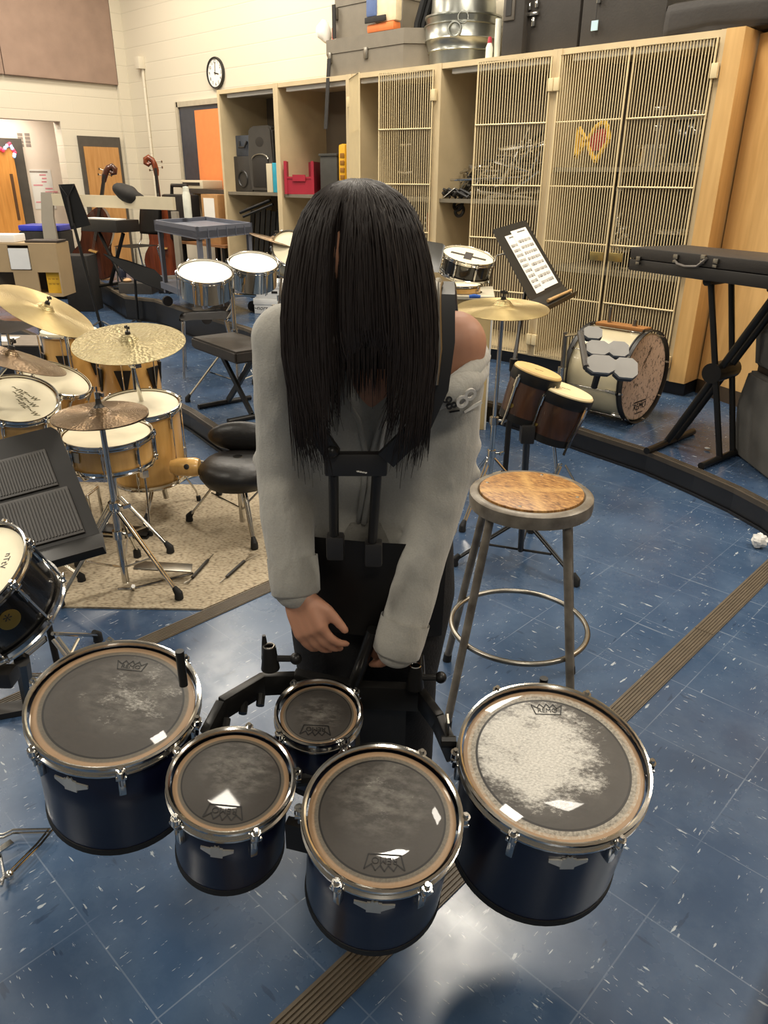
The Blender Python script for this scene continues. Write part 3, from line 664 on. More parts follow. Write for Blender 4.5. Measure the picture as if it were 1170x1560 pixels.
# ================================================================== STOOL
sx, sy = -1.08, 1.751; st = thing('stool', 'tall grey steel stool with a round hardboard seat, standing right of the person', 'stool', (sx, sy, 0))
M_STOOL = mat('worn_grey_enamel', (128, 121, 109), .4, .2, .12, 18, .06, 90, 0, None, (88, 80, 70))
MB().lathe([(.150, .732), (.156, .738), (.170, .7385), (.1785, .732), (.180, .716), (.178, .695), (.170, .692), (.165, .70), (0, .705)], (sx, sy, 0), UP, 56).build('seat', M_STOOL, st)
def seat_material():
    t = NT('worn_hardboard'); uv = t.node('ShaderNodeUVMap'); n1 = t.noise(t.mapping(uv.outputs[0], (6, 18, 1)), 2.0, 6, .7); n2 = t.noise(t.mapping(uv.outputs[0], (3, 3, 1)), 1.6, 4)
    s = t.node('ShaderNodeSeparateXYZ'); t.L.new(uv.outputs[0], s.inputs[0])
    x = t.math('SUBTRACT', s.outputs[0], .5); y = t.math('SUBTRACT', s.outputs[1], .5)
    a = t.math('ABSOLUTE', t.math('ADD', x, y)); b = t.math('ABSOLUTE', t.math('SUBTRACT', x, y)); cr = t.math('MINIMUM', a, b)
    c = t.ramp(n1, [(.36, lin((96, 62, 30))), (.52, lin((158, 112, 58))), (.68, lin((196, 154, 92)))])
    c = t.mix(t.math('MULTIPLY', t.ramp(cr, [(0, g(1)), (.12, g(0))]), t.math('MULTIPLY', n2, .9)), c, lin((206, 164, 98)))
    t.L.new(c, t.b.inputs['Base Color']); t.b.inputs['Roughness'].default_value = .45
    return t.m
MB().lathe([(.150, .733), (.150, .7415), (.147, .743), (0, .743)], (sx, sy, 0), UP, 48, None, .15).build('seat_board', seat_material(), st)
for a in (20, 110, 200, 290):
    MB().lathe([(.005, 0), (.004, .0015), (0, .002)], (sx+.133*math.cos(math.radians(a)), sy+.133*math.sin(math.radians(a)), .743), UP, 10).build('rivet', M_STEEL, st)
for a, rr in ((178, .285), (75, .265), (258, .275), (345, .275)):
    e = Vector((math.cos(math.radians(a)), math.sin(math.radians(a)), 0)); o_ = Vector((sx, sy, 0))
    lg = MB().cyl(o_+e*.152+UP*.70, o_+e*rr+UP*.012, .0125, None, 14).build('leg', M_STOOL, st)
    MB().cyl(o_+e*(rr-.003)+UP*.03, o_+e*(rr+.001), .0145, .0155, 14).build('foot_cap', M_RUBBER, lg)
MB().torus((sx, sy, .283), UP, .212, .0085, 64, 10).build('foot_ring', M_STEEL, st)
# ================================================================== THE PERSON
def remesh_mesh(src_bm, voxel, smooth=4, dec=None):
    me = bpy.data.meshes.new('tmp'); src_bm.to_mesh(me); src_bm.free(); ob = bpy.data.objects.new('tmp', me); COL.objects.link(ob)
    r = ob.modifiers.new('r', 'REMESH'); r.mode = 'VOXEL'; r.voxel_size = voxel
    s = ob.modifiers.new('s', 'SMOOTH'); s.factor = .5; s.iterations = smooth
    dg = bpy.context.evaluated_depsgraph_get(); out = bpy.data.meshes.new_from_object(ob.evaluated_get(dg))
    bpy.data.objects.remove(ob); bpy.data.meshes.remove(me); return out
class Blob:
    def __init__(s): s.b = MB()
    def cap(s, p0, p1, r0, r1=None, seg=20):
        r1 = r0 if r1 is None else r1; s.b.cyl(p0, p1, r0, r1, seg); s.b.ball(p0, r0, seg); s.b.ball(p1, r1, seg); return s
    def chain(s, pts, rs):
        for i in range(len(pts)-1): s.cap(pts[i], pts[i+1], rs[i], rs[i+1])
        return s
    def ell(s, c, rad, R=None): s.b.ball(c, 1, 24, rad, R); return s
    def done(s, name, m, parent, voxel=.008, smooth=4, post=None):
        me = remesh_mesh(s.b.bm, voxel, smooth); k = MB(); k.bm.from_mesh(me); bpy.data.meshes.remove(me)
        if post: post(k.bm)
        return k.build(name, m, parent, ang=180, wn=False)
def pt(lat, dh, z): return RH*lat+FH*dh+UP*z
RC = Matrix.Rotation(YAW, 3, 'Z')          # columns: RH, FH, UP
per = thing('person', 'person in a grey zip hoodie and black trousers bending forward, long dark hair hanging down', 'person', pt(-.03, 1.6, 0))
M_SKIN = mat('skin', (172, 124, 98), .55, 0, .05, 8)
M_SKIN.node_tree.nodes['Principled BSDF'].inputs['Subsurface Weight'].default_value = .08
shR, elR, wrR = HD(436, 520, 1.37), HD(432, 722, 1.39), HD(450, 893, 1.31)
shL, elL, wrL = HD(692, 524, 1.39), HD(680, 722, 1.40), HD(606, 985, 1.30)
neck = HD(572, 505, 1.40); head = HD(545, 392, 1.25)
fd = (-UP*.80-FH*.55).normalized(); hx = RH; hu = hx.cross(fd)*-1    # face direction, right, crown direction
if hu.dot(UP) < 0 and hu.dot(-FH) < 0: hu = -hu
HR = Matrix((hx, fd, hx.cross(fd))).transposed()
crown = HR.col[2].copy()
bd = Blob()
bd.ell(head, (.071, .088, .090), HR)
bd.ell(head-crown*.07+fd*.03, (.052, .062, .055), HR)                # jaw
bd.ell(head+fd*.094-crown*.02, (.011, .018, .022), HR)               # nose
bd.ell(head+fd*.083-crown*.062, (.022, .012, .008), HR)              # lips
bd.ell(head+fd*.07-crown*.10, (.022, .02, .016), HR)                 # chin
for s_ in (-1, 1):
    bd.ell(head+hx*.077*s_-fd*.01-crown*.02, (.010, .018, .03), HR)  # ears
    bd.ell(head+hx*.03*s_+fd*.082+crown*.012, (.02, .012, .006), HR) # brow
    bd.ell(head+hx*.036*s_+fd*.072-crown*.035, (.02, .018, .018), HR)
bd.chain([head-crown*.05-fd*.04, neck+UP*.02, neck-UP*.06+FH*.03], [.052, .055, .075])
ch = pt(-.02, 1.46, 1.13); pv = pt(-.04, 1.52, .90)
bd.chain([pt(-.10, 1.43, 1.22), pt(.06, 1.43, 1.22)], [.085, .085]); bd.chain([pt(-.09, 1.46, 1.12), pt(-.11, 1.51, .9)], [.085, .085]); bd.chain([pt(.05, 1.46, 1.12), pt(.03, 1.51, .9)], [.085, .085])
bd.chain([neck-UP*.03+FH*.02, shR], [.06, .055]); bd.chain([neck-UP*.03+FH*.02, shL], [.06, .06])
bd.chain([shR, elR, wrR], [.052, .038, .026]); bd.chain([shL, elL, wrL], [.060, .038, .026])
for s_, kx in ((-1, -.12), (1, .055)):
    bd.chain([pt(-.035+s_*.085, 1.51, .87), pt(kx-.005, 1.50, .47), pt(kx, 1.60, .09)], [.088, .056, .036])
    bd.chain([pt(kx, 1.60, .06), pt(kx+s_*.02, 1.46, .035)], [.036, .03])
def hand(wr, pd, nrm, tdir, curl=.5, spread=.18, thumb_out=.8, sc=1.0):
    """palm along pd, back of hand facing nrm, thumb on side tdir; fingers bend away from nrm"""
    pd = pd.normalized(); nrm = (nrm-pd*nrm.dot(pd)).normalized(); sd = tdir-pd*tdir.dot(pd)-nrm*tdir.dot(nrm); sd.normalize()
    W = .078*sc; Lp = .085*sc
    for k in range(4):
        off = sd*(W*(.5-k/3.0)*.78)
        bd.chain([wr+off*.45, wr+pd*Lp*.5+off*.85, wr+pd*Lp+off], [.021*sc, .018*sc, .0135*sc])
        L = (.072, .080, .074, .058)[k]*sc; d = (pd+sd*(.5-k/3.0)*spread).normalized(); p = wr+pd*Lp+off; ang = .25
        q = [p]; rs = [.0105*sc]
        for j, f in enumerate((.42, .32, .26)):
            a = ang+curl*(j+.4); dd = d*math.cos(a)-nrm*math.sin(a); p = p+dd*(L*f); q.append(p); rs.append((.0095, .0085, .0070)[j]*sc)
        bd.chain(q, rs)
    b0 = wr+pd*.022*sc+sd*.024*sc; d1 = (pd*.75+sd*thumb_out-nrm*.25).normalized(); b1 = b0+d1*.045*sc; d2 = (pd*.95+sd*thumb_out*.35-nrm*.35).normalized()
    bd.chain([wr+sd*.01, b0, b1, b1+d2*.032*sc, b1+d2*.054*sc], [.019*sc, .016*sc, .012*sc, .0105*sc, .0085*sc])
dR = (HD(482, 985, 1.25)-wrR).normalized()
hand(wrR+dR*.01, dR, (-RH*.45-FH*.85), (RH*.9+UP*.3), .42, .25, .55, 1.0)
dL = (FH*.75-UP*.65-RH*.1).normalized(); hand(wrL+dL*.0, dL, (RH*.7-FH*.6), (-RH*.7-FH*.3), .8, .12, .5, .85)
body = bd.done('body', M_SKIN, per, .0048, 5)
# eyes and mouth line
for s_ in (-1, 1):
    MB().ball(head+hx*.033*s_+fd*.084-crown*.002, .0115, 14).build('eye', mat('eye_white', (226, 220, 212), .3), per)
MB().ball(head+fd*.092-crown*.062, 1, 14, (.02, .003, .0022), HR).build('mouth', mat('lip', (140, 74, 66), .5), per)
# trousers
tr = Blob(); k = .017
for s_, kx in ((-1, -.12), (1, .055)):
    tr.chain([pt(-.035+s_*.08, 1.51, .87), pt(-.03+s_*.09, 1.5, .7), pt(kx-.005, 1.50, .47), pt(kx, 1.585, .11)], [.108, .105, .082, .082])
tr.cap(pt(-.10, 1.51, .93), pt(.03, 1.51, .93), .105)
tr.done('trousers', mat('black_trousers', (20, 19, 20), .85, 0, .1, 20, .2, 160), per, .009, 4)
for s_, kx in ((-1, -.12), (1, .055)):
    sb = Blob(); sb.chain([pt(kx, 1.63, .05), pt(kx+s_*.012, 1.53, .045), pt(kx+s_*.022, 1.44, .036)], [.047, .045, .036]); sh_ = sb.done('shoe', M_BLACK, per, .006, 3)
# hoodie
def fleece(name, col):
    t = NT(name); tc = t.node('ShaderNodeTexCoord'); o_ = tc.outputs['Object']
    c = t.mix(t.noise(o_, 260, 3, .7), lin(tuple(v*.86 for v in col)), lin(col)); t.L.new(c, t.b.inputs['Base Color'])
    t.b.inputs['Roughness'].default_value = .95; t.b.inputs['Sheen Weight'].default_value = .25
    hgt = t.math('ADD', t.math('MULTIPLY', t.noise(t.mapping(o_, (1, 1, .45)), 16, 3, .5), 1.0), t.math('MULTIPLY', t.noise(o_, 300, 2), .06))
    bp = t.node('ShaderNodeBump', Strength=.35, Distance=.03); t.L.new(hgt, bp.inputs['Height']); t.L.new(bp.outputs[0], t.b.inputs['Normal']); return t.m
M_FLEECE = fleece('grey_fleece', (172, 169, 160)); M_RIB = fleece('grey_rib_knit', (164, 161, 152))
hb = Blob()
hb.chain([pt(-.105, 1.43, 1.235), pt(-.10, 1.455, 1.08), pt(-.115, 1.495, .90)], [.10, .112, .118]); hb.chain([pt(.045, 1.44, 1.19), pt(.05, 1.455, 1.08), pt(.045, 1.495, .885)], [.10, .112, .118])
hb.chain([pt(-.06, 1.50, 1.30), pt(-.02, 1.50, 1.10)], [.08, .1])
hb.chain([neck+FH*.05-UP*.03-RH*.03, shR], [.07, .062])
hb.chain([shR, shR*.5+elR*.5, elR, wrR*.75+elR*.25, wrR], [.064, .058, .054, .049, .046])
sl0 = HD(692, 592, 1.40)
hb.chain([sl0, elL*.55+sl0*.45, elL, elL*.4+wrL*.6, wrL], [.060, .056, .056, .050, .045]); hb.chain([sl0-UP*.03-RH*.02, pt(.06, 1.45, 1.14)], [.06, .09])
# folds
rnd = random.Random(3)
for (p, q, r_) in ((elR+UP*.03-RH*.045, elR+RH*.05-UP*.01-FH*.03, .018), (elL+UP*.06+RH*.05, elL-UP*.03-RH*.05-FH*.03, .018), (elL+UP*.0+RH*.055, elL-UP*.0-FH*.045, .018)):
    hb.cap(p, q, r_)
def folds(bm):
    for v in bm.verts:
        co = v.co; n1 = mnoise.noise(Vector((co.x*7+3, co.y*7, co.z*9))); n2 = mnoise.noise(Vector((co.x*19, co.y*19, co.z*24+5)))
        v.co += v.normal*(n1*.007+n2*.0028)
    bm.normal_update()
hoodie = hb.done('hoodie', M_FLEECE, per, .008, 6, folds)
def roll(pts, r, name, m=M_FLEECE, par=hoodie, seg=12): return MB().tube(pts, r, seg).build(name, m, par, ang=180)
# cuffs
for (a, b, r0, r1) in ((elR, wrR, .049, .050), (elL, wrL, .050, .051)):
    d = (b-a).normalized(); m = MB(); m.lathe([(.030, -.005), (r0+.002, -.072), (r1+.001, -.066), (r1+.001, -.03), (r1-.001, .0), (r1-.006, .006), (.030, .004), (.030, -.005)], b+d*.012, d, 32); m.build('cuff', M_RIB, hoodie, ang=60)
# waistband
m = MB(); ring = []
for (lat0, z0, z1) in ((0, .825, .885),):
    V0 = []; V1 = []; V2 = []
    for i in range(40):
        t = 2*math.pi*i/40; lx = -.035+math.copysign(abs(math.cos(t))**.8, math.cos(t))*.196; ly = 1.495+math.copysign(abs(math.sin(t))**.9, math.sin(t))*.116
        V0.append(m.bm.verts.new(pt(lx, ly, .862))); V1.append(m.bm.verts.new(pt(lx*1.02, ly, .885))); V2.append(m.bm.verts.new(pt(lx, ly, .925)))
    for A_, B_ in ((V0, V1), (V1, V2)):
        for i in range(40): m.bm.faces.new((A_[i], A_[(i+1) % 40], B_[(i+1) % 40], B_[i]))
bmesh.ops.solidify(m.bm, geom=m.bm.faces[:], thickness=-.012); m.build('waistband', M_RIB, hoodie, ang=180)
# rolled-down neckline over the bare shoulder, hood edge, zip, cords
roll([HD(640, 618, 1.30), HD(662, 608, 1.285), HD(692, 594, 1.29), HD(716, 580, 1.33), HD(728, 566, 1.39), HD(722, 550, 1.45)], [.018, .022, .024, .024, .022, .018], 'neckline_roll')
roll([HD(640, 612, 1.315), HD(684, 592, 1.30), HD(718, 566, 1.335), HD(732, 544, 1.41), HD(712, 504, 1.52), HD(664, 474, 1.56)], [.016, .018, .018, .02, .024, .026], 'neckline_roll')
from mathutils.bvhtree import BVHTree
def surf_tree():
    vs = []; fs = []
    for o_ in [hoodie]+[k_ for k_ in KIDS(hoodie)]:
        W = RM[o_.name]; n0 = len(vs); vs += [W @ v_.co for v_ in o_.data.vertices]; fs += [[n0+i for i in p_.vertices] for p_ in o_.data.polygons]
    return BVHTree.FromPolygons(vs, fs)
TREE = surf_tree()
def surf(px, py, off=.004):
    h_ = TREE.ray_cast(C0, ray(px, py).normalized()); return (h_[0]+h_[1]*off*(1 if h_[1].dot(FH) < 0 else -1), h_[1]*(1 if h_[1].dot(FH) < 0 else -1)) if h_[0] else (HD(px, py, 1.33), -FH)
for pts_ in ([(500, 560), (520, 600), (546, 640), (556, 690), (553, 740), (545, 795)], [(604, 590), (582, 640), (567, 690), (563, 740), (554, 797)]):
    roll([surf(*p_, .003)[0] for p_ in pts_], .0055, 'zip_placket', M_RIB)
roll([surf(590, 640, .006)[0], surf(585, 668, .006)[0], surf(582, 690, .006)[0]], .0035, 'drawstring', mat('white_cord', (206, 202, 192), .8))
# sleeve print: white 81 patches and black 1987-style digits as read on the sleeve
def sleeve_text(s_, px, py, size, rot, m_, ex=.001, name='sleeve_print'):
    c_, nn = surf(px, py, .0035); nn = (nn*.6-FH*.6).normalized(); x0 = (RH-nn*RH.dot(nn)).normalized(); y0 = nn.cross(x0); x = x0*math.cos(rot)+y0*math.sin(rot); y = -x0*math.sin(rot)+y0*math.cos(rot)
    return MB().add(text_mesh(s_, size, ex), frame(c_, x, y)).build(name, m_, hoodie, False)
M_PRINT = mat('white_felt', (206, 202, 194), .9)
sleeve_text('8', 706, 606, .060, -.95, M_PRINT, .002); sleeve_text('1', 717, 620, .056, -1.1, M_PRINT, .002)
M_INK = mat('black_ink', (24, 24, 26), .8)
sleeve_text('9', 679, 609, .028, -1.3, M_INK, .0015); sleeve_text('8', 686, 616, .028, -1.3, M_INK, .0015); sleeve_text('1', 691, 626, .028, -1.4, M_INK, .0015)
# hair: a parted curtain hanging straight down, shorter over the chest than at the sides
M_HAIR = mat('dark_brown_hair', (40, 32, 28), .55, 0, .12, 30, 0, 60, 0, (30, 30, 2), (24, 19, 17)); M_HAIR.node_tree.nodes['Principled BSDF'].inputs['Specular IOR Level'].default_value = .3
prof = [(272, 536, 556, .022), (276, 518, 572, .045), (284, 500, 590, .07), (298, 482, 611, .095), (320, 466, 629, .112), (350, 453, 642, .122), (400, 441, 655, .126), (450, 434, 662, .125), (500, 432, 666, .122), (545, 435, 665, .118), (585, 441, 660, .112)]
dc = 1.225
def hp_(v, k, n=48, shrink=1.0):
    v = max(0, min(len(prof)-1.0001, v)); i = int(v); f = v-i; y, xl, xr, hd = (prof[i][j]*(1-f)+prof[i+1][j]*f for j in range(4))
    a = HD(xl, y, dc); b = HD(xr, y, dc); t = 2*math.pi*k/n; c_ = (a+b)/2; h = (b-a)/2; ca, sa = math.cos(t), math.sin(t)
    if v > 7.5 and sa < 0: c_ = c_+UP*(.085*((v-7.5)/2.5)*max(0, 1-((ca-.12)/.48)**2))
    dep = 0 if v < 3.2 else min(1, (v-3.2)/1.5)*(.30 if v < 8 else .22); notch = math.exp(-((ca+.25)/.075)**2)*(1 if sa < 0 else 0)*dep
    return c_+h*(math.copysign(abs(ca)**.92, ca)*shrink)+FH*(math.copysign(abs(sa)**.88, sa)*hd*(1-notch)*shrink)
m = MB(); NR = 34; NK = 96; rings = []
for i in range(NR):
    row = []
    for k in range(NK):
        v_ = (len(prof)-1)*i/(NR-1); q = hp_(v_, k*48/NK, 48, .985); lat = q.dot(RH); dd = q.dot(FH); out_ = Vector((q.x-(RH*-.045+FH*dc).x, q.y-(RH*-.045+FH*dc).y, 0)).normalized()
        row.append(m.bm.verts.new(q+out_*(.006*mnoise.noise(Vector((lat*55, dd*55, q.z*2.0))))))
    rings.append(row)
for i in range(NR-1):
    for k in range(NK): m.bm.faces.new((rings[i][k], rings[i][(k+1) % NK], rings[i+1][(k+1) % NK], rings[i+1][k]))
m.bm.faces.new(rings[0]); hair = m.build('hair', M_HAIR, per, ang=180)
m = MB(); rr = random.Random(11); nl = len(prof)-1
for s_ in range(1500):
    k = rr.random()*48; sa = math.sin(2*math.pi*k/48)
    if sa > .45 and rr.random() < .7: continue
    pts = []; wv = rr.random()*6.28; amp = rr.uniform(.0005, .003); sh_ = rr.uniform(.985, 1.018); v0 = rr.uniform(.0, 1.6) if rr.random() < .8 else rr.uniform(1.5, 4.0); dr = rr.gauss(0, .45)
    for j in range(9):
        f = j/8; q = hp_(v0+(nl-v0)*f, k+dr*f*f, 48, (sh_ if f > .08 else .98)); pts.append(q+RH*(amp*math.sin(wv+j*.8)))
    q = pts[-1]; pxx = 545+(q.dot(RH)+.045)/.00105*1.0; side = abs((q.dot(RH)+.042)/.11)
    L = (.015 if side < .42 else .065)+rr.uniform(-.02, .05)*(1 if side < .42 else 1.2)
    if rr.random() < .1: L += .03
    inward = Vector((0, 0, 0)); 
    if side > .5: inward = RH*(-.02*math.copysign(1, q.dot(RH)+.042))*rr.uniform(.1, 1.4)
    pts += [q-UP*L*.5+inward*.4, q-UP*L+inward]
    n = len(pts); r0 = rr.uniform(.0009, .0021); m.tube(pts, [r0*(.5 if j == 0 else 1-.8*(j/(n-1))**4) for j in range(n)], 4)
m.build('hair_strands', M_HAIR, hair, ang=180)
# ================================================================== SHARED BUILDERS FOR BAND GEAR
def cymbal(name, c, n, r, label, mt, bell=.16, group=None, nut=True, wear=False, rise=.055, par=None):
    n = Vector(n).normalized(); c = Vector(c); b = r*bell
    t = thing(name, label, 'cymbal', c-UP*.02, 0, group) if par is None else par
    prof = [(r, 0), (r*.8, r*rise*.45), (r*.5, r*rise*.8), (b*1.25, r*rise), (b*1.02, r*rise+b*.16), (b*.75, r*rise+b*.52), (b*.4, r*rise+b*.68), (.004, r*rise+b*.72)]
    low = [(x, h-.0016) for x, h in reversed(prof)]
    MB().lathe(prof+low+[prof[0]], c, n, 64, None, r).build('plate', mt, t, ang=50)
    if nut:
        h = r*rise+b*.72; m = MB(); m.cyl(c+n*(h-.002), c+n*(h+.012), .013, .011, 12); m.cyl(c+n*(h+.012), c+n*(h+.04), .0035, None, 8); m.box(c+n*(h+.03), (.036, .008, .012)); m.build('wing_nut', M_BLACK, t)
    return t
def cymbal_material(name, col, col2, rough=.27, hammer=0.0, groove=220, metal=.9):
    t = NT(name); uv = t.node('ShaderNodeUVMap'); s = t.node('ShaderNodeSeparateXYZ'); t.L.new(uv.outputs[0], s.inputs[0])
    x = t.math('SUBTRACT', s.outputs[0], .5); y = t.math('SUBTRACT', s.outputs[1], .5); r = t.math('SQRT', t.math('ADD', t.math('MULTIPLY', x, x), t.math('MULTIPLY', y, y)))
    c = t.mix(t.noise(t.mapping(uv.outputs[0], (5, 5, 1)), 2.0, 5, .6), lin(col2), lin(col)); t.L.new(c, t.b.inputs['Base Color'])
    t.b.inputs['Metallic'].default_value = metal; t.b.inputs['Roughness'].default_value = rough
    gv = t.math('MULTIPLY', t.math('SINE', t.math('MULTIPLY', r, groove*3.0)), .25); hgt = gv
    if hammer:
        v = t.node('ShaderNodeTexVoronoi'); v.inputs['Scale'].default_value = 34; t.L.new(uv.outputs[0], v.inputs['Vector']); hgt = t.math('ADD', gv, t.math('MULTIPLY', v.outputs['Distance'], hammer))
    bp = t.node('ShaderNodeBump', Strength=.55, Distance=.006); t.L.new(hgt, bp.inputs['Height']); t.L.new(bp.outputs[0], t.b.inputs['Normal'])
    return t.m
M_CYM = cymbal_material('bright_bronze', (182, 164, 118), (156, 136, 90), .34); M_CYMH = cymbal_material('hammered_bronze', (176, 164, 126), (132, 118, 82), .36, 3.0); M_CYMD = cymbal_material('dark_bronze', (142, 120, 92), (92, 72, 54), .28, .8)
def tripod(m, base, h, spread, r=.008, n=3, phase=0.3, braces=True, foot=.02):
    """legs from a collar at height h above base, feet on the floor"""
    b = Vector(base)
    for k in range(n):
        a = phase+2*math.pi*k/n; e = Vector((math.cos(a), math.sin(a), 0)); sd = Vector((-e.y, e.x, 0))*.008
        for s_ in (-1, 1): m.tube([b+UP*h+e*.018+sd*s_, b+e*spread+UP*.03+sd*s_*.6], r*.6, 6)
        if braces: m.tube([b+UP*(h*.28)+e*.015, b+e*spread*.55+UP*(h*.47)], r*.55, 6)
def feet(base, spread, par, n=3, phase=.3, sz=.02, m_=None):
    b = Vector(base)
    for k in range(n):
        a = phase+2*math.pi*k/n; e = Vector((math.cos(a), math.sin(a), 0)); q = b+e*(spread+.005)
        MB().tube([q+UP*.052-e*.02, q+UP*.028, q+UP*.0035], [sz*.5, sz*.85, sz*.9], 10).build('rubber_foot', m_ or M_RUBBER, par)
def stand_pole(par, top, base, r0=.013, r1=.009, mt=None, collars=2):
    top, base = Vector(top), Vector(base); mt = mt or M_CHROME; mid = base+(top-base)*.5
    m = MB(); m.cyl(base, mid, r0, None, 14); m.cyl(mid, top, r1, None, 12)
    for q in (mid, base+(top-base)*.32)[:collars]: m.cyl(q-UP*.018, q+UP*.018, r0*1.6, None, 14); m.cyl(q, q+RH*.045, .006, None, 8); m.box(q+RH*.05, (.012, .03, .014))
    return m.build('pole', mt, par)
def band_chair(name, label, M, group='black band chairs', seat_h=.45, back=True):
    t = thing(name, label, 'chair', M=M, group=group); W = RM[t.name]; X = lambda v: W @ Vector(v)
    def lb(mb): mb.bm.transform(W); return mb
    m = MB(); n = 8; G = []
    for i in range(n+1):
        row = []
        for j in range(n+1):
            u = i/n*2-1; v = j/n*2-1; z = seat_h-.018*(1-u*u)*(1-v*v)-(.02*max(0, -v-.5))
            row.append(m.bm.verts.new((u*.215*(1-.06*v*v), v*.20*(1-.05*u*u), z)))
        G.append(row)
    for i in range(n):
        for j in range(n): m.bm.faces.new((G[i][j], G[i+1][j], G[i+1][j+1], G[i][j+1]))
    bmesh.ops.solidify(m.bm, geom=m.bm.faces[:], thickness=.014); lb(m).build('seat', M_BLACK, t, ang=180)
    if back:
        m = MB(); G = []
        for i in range(n+1):
            row = []
            for j in range(n+1):
                u = i/n*2-1; v = j/n; row.append(m.bm.verts.new((u*.205*(1-.10*(2*v-1)**4), .205+.06*v-.03*(1-u*u), seat_h+.12+v*.32)))
            G.append(row)
        for i in range(n):
            for j in range(n): m.bm.faces.new((G[i][j], G[i+1][j], G[i+1][j+1], G[i][j+1]))
        bmesh.ops.solidify(m.bm, geom=m.bm.faces[:], thickness=.012); lb(m).build('backrest', M_BLACK, t, ang=180)
    for sx_ in (-1, 1):
        m = MB().tube([(sx_*.18, -.17, seat_h-.015), (sx_*.195, -.20, .0)], .0105, 10); lb(m).build('leg', M_CHROME, t)
        m = MB().tube([(sx_*.18, .15, seat_h-.015), (sx_*.195, .23, .0)], .0105, 10); lb(m).build('leg', M_CHROME, t)
        if back: m = MB().tube([(sx_*.18, .16, seat_h-.02), (sx_*.185, .215, seat_h+.06), (sx_*.17, .235, seat_h+.26)], .0105, 10); lb(m).build('back_support', M_CHROME, t)
    return t
def Mz(p, deg): return Matrix.Translation(Vector(p)) @ Matrix.Rotation(math.radians(deg), 4, 'Z')
CAMZ = math.degrees(YAW)            # heading that turns local +Y away from the camera
def conga(name, label, top, r, h, zfloor):
    top = Vector(top); t = thing(name, label, 'drum', (top.x, top.y, zfloor), 0, 'maple congas behind the drum kit'); b = Vector((top.x, top.y, zfloor))
    prof = [(r*.72, 0), (r*.80, h*.12), (r*1.06, h*.55), (r*1.08, h*.68), (r*1.0, h*.92), (r*.98, h)]
    MB().lathe([(.0, .01)]+prof+[(0, h-.004)], b, UP, 40).build('shell', M_MAPLE, t, ang=60)
    MB().lathe([(r*1.03, -.002), (r*1.03, .012), (r*.97, .016), (0, .016)], b+UP*h, UP, 40, None, r).build('drumhead', M_HEAD, t)
    MB().torus(b+UP*(h-.006), UP, r*1.05, .006, 40, 8).build('hoop', M_CHROME, t)
    for k in range(6):
        a = .35+2*math.pi*k/6; e = Vector((math.cos(a), math.sin(a), 0)); x = Vector((-e.y, e.x, 0)); q = b+e*(r*1.065)+UP*(h*.80)
        m = MB(); m.prism([q-x*.045+UP*.045, q+x*.045+UP*.045, q+x*.008-UP*.085, q-x*.008-UP*.085], e*.009); pl = m.build('lug_plate', M_BLACKM, t, False)
        m = MB(); m.cyl(q+e*.014-UP*.06, q+e*.014+UP*.15, .0045, None, 8); m.build('tension_rod', M_CHROME, pl)
    MB().torus(b+UP*.008, UP, r*.72, .008, 32, 8).build('base_ring', M_RUBBER, t)
    return t
# ================================================================== DRUM KIT ON THE RUG
def rug_material():
    t = NT('looped_beige_rug'); o_ = t.node('ShaderNodeTexCoord').outputs['Object']; m_ = t.mapping(o_, (1, 1, 1), (0, 0, 0), (0, 0, -.78))
    v = t.node('ShaderNodeTexVoronoi'); v.inputs['Scale'].default_value = 1.0; t.L.new(t.mapping(m_, (60, 110, 60)), v.inputs['Vector'])
    c = t.ramp(v.outputs['Distance'], [(0, lin((196, 184, 160))), (.55, lin((172, 158, 134))), (.9, lin((116, 104, 86)))])
    c = t.mix(t.math('MULTIPLY', t.noise(o_, 3, 4), .4), c, lin((146, 132, 110))); t.L.new(c, t.b.inputs['Base Color']); t.b.inputs['Roughness'].default_value = .95
    bp = t.node('ShaderNodeBump', Strength=.6, Distance=.006, ); bp.invert = True; t.L.new(v.outputs['Distance'], bp.inputs['Height']); t.L.new(bp.outputs[0], t.b.inputs['Normal']); return t.m
rz = .008
m = MB(); m.prism([(-3.75, -.03, .0005), (-2.268, 1.345, .0005), (-2.268, 1.84, .0005), (-2.86, 2.40, .0005), (-3.03, 2.40, .0005), (-3.69, 1.82, .0005), (-4.75, .88, .0005)], (0, 0, rz-.0005))
tag(m.build('rug', rug_material(), None, False), 'looped beige rug lying under the drum kit', 'rug')
hb0 = P(193, 893, rz); hb0 = Vector((hb0.x, hb0.y, rz))
# hi-hat
hc = D(153, 634, 2.85); hpos = Vector((hb0.x, hb0.y, hc.z))
t = thing('hi_hat', 'pair of dark bronze hi-hat cymbals on a chrome pedal stand, front of the drum kit', 'hi-hat', hb0)
top = hc+UP*.115; stand_pole(t, hc-UP*.03, hb0+UP*.02, .015, .011)
MB().cyl(hc-UP*.05, top, .0035, None, 8).build('pull_rod', M_CHROME, t)
cymbal('cymbal', hc+UP*.006, UP+CAMD*.03, .178, '', M_CYMD, .2, nut=False, par=t)
MB().lathe([(.178, 0), (.12, -.012), (.04, -.018), (.0, -.022)], hc-UP*.003, UP, 56, None, .178).build('lower_plate', M_CYMD, t)
m = MB(); m.lathe([(.036, 0), (.014, .022), (.011, .03), (.009, .055), (0, .056)], hc+UP*.022, UP, 16); m.build('felt_cup', M_BLACK, t); m = MB(); m.cyl(hc+UP*.07, hc+UP*.095, .011, None, 10); m.box(hc+UP*.085+RH*.015, (.03, .008, .014)); m.build('clutch', M_CHROME, t)
m = MB(); tripod(m, hb0, .34, .26, .009, 3, .37); m.build('tripod', M_CHROME, t); feet(hb0, .26, t, 3, .37)
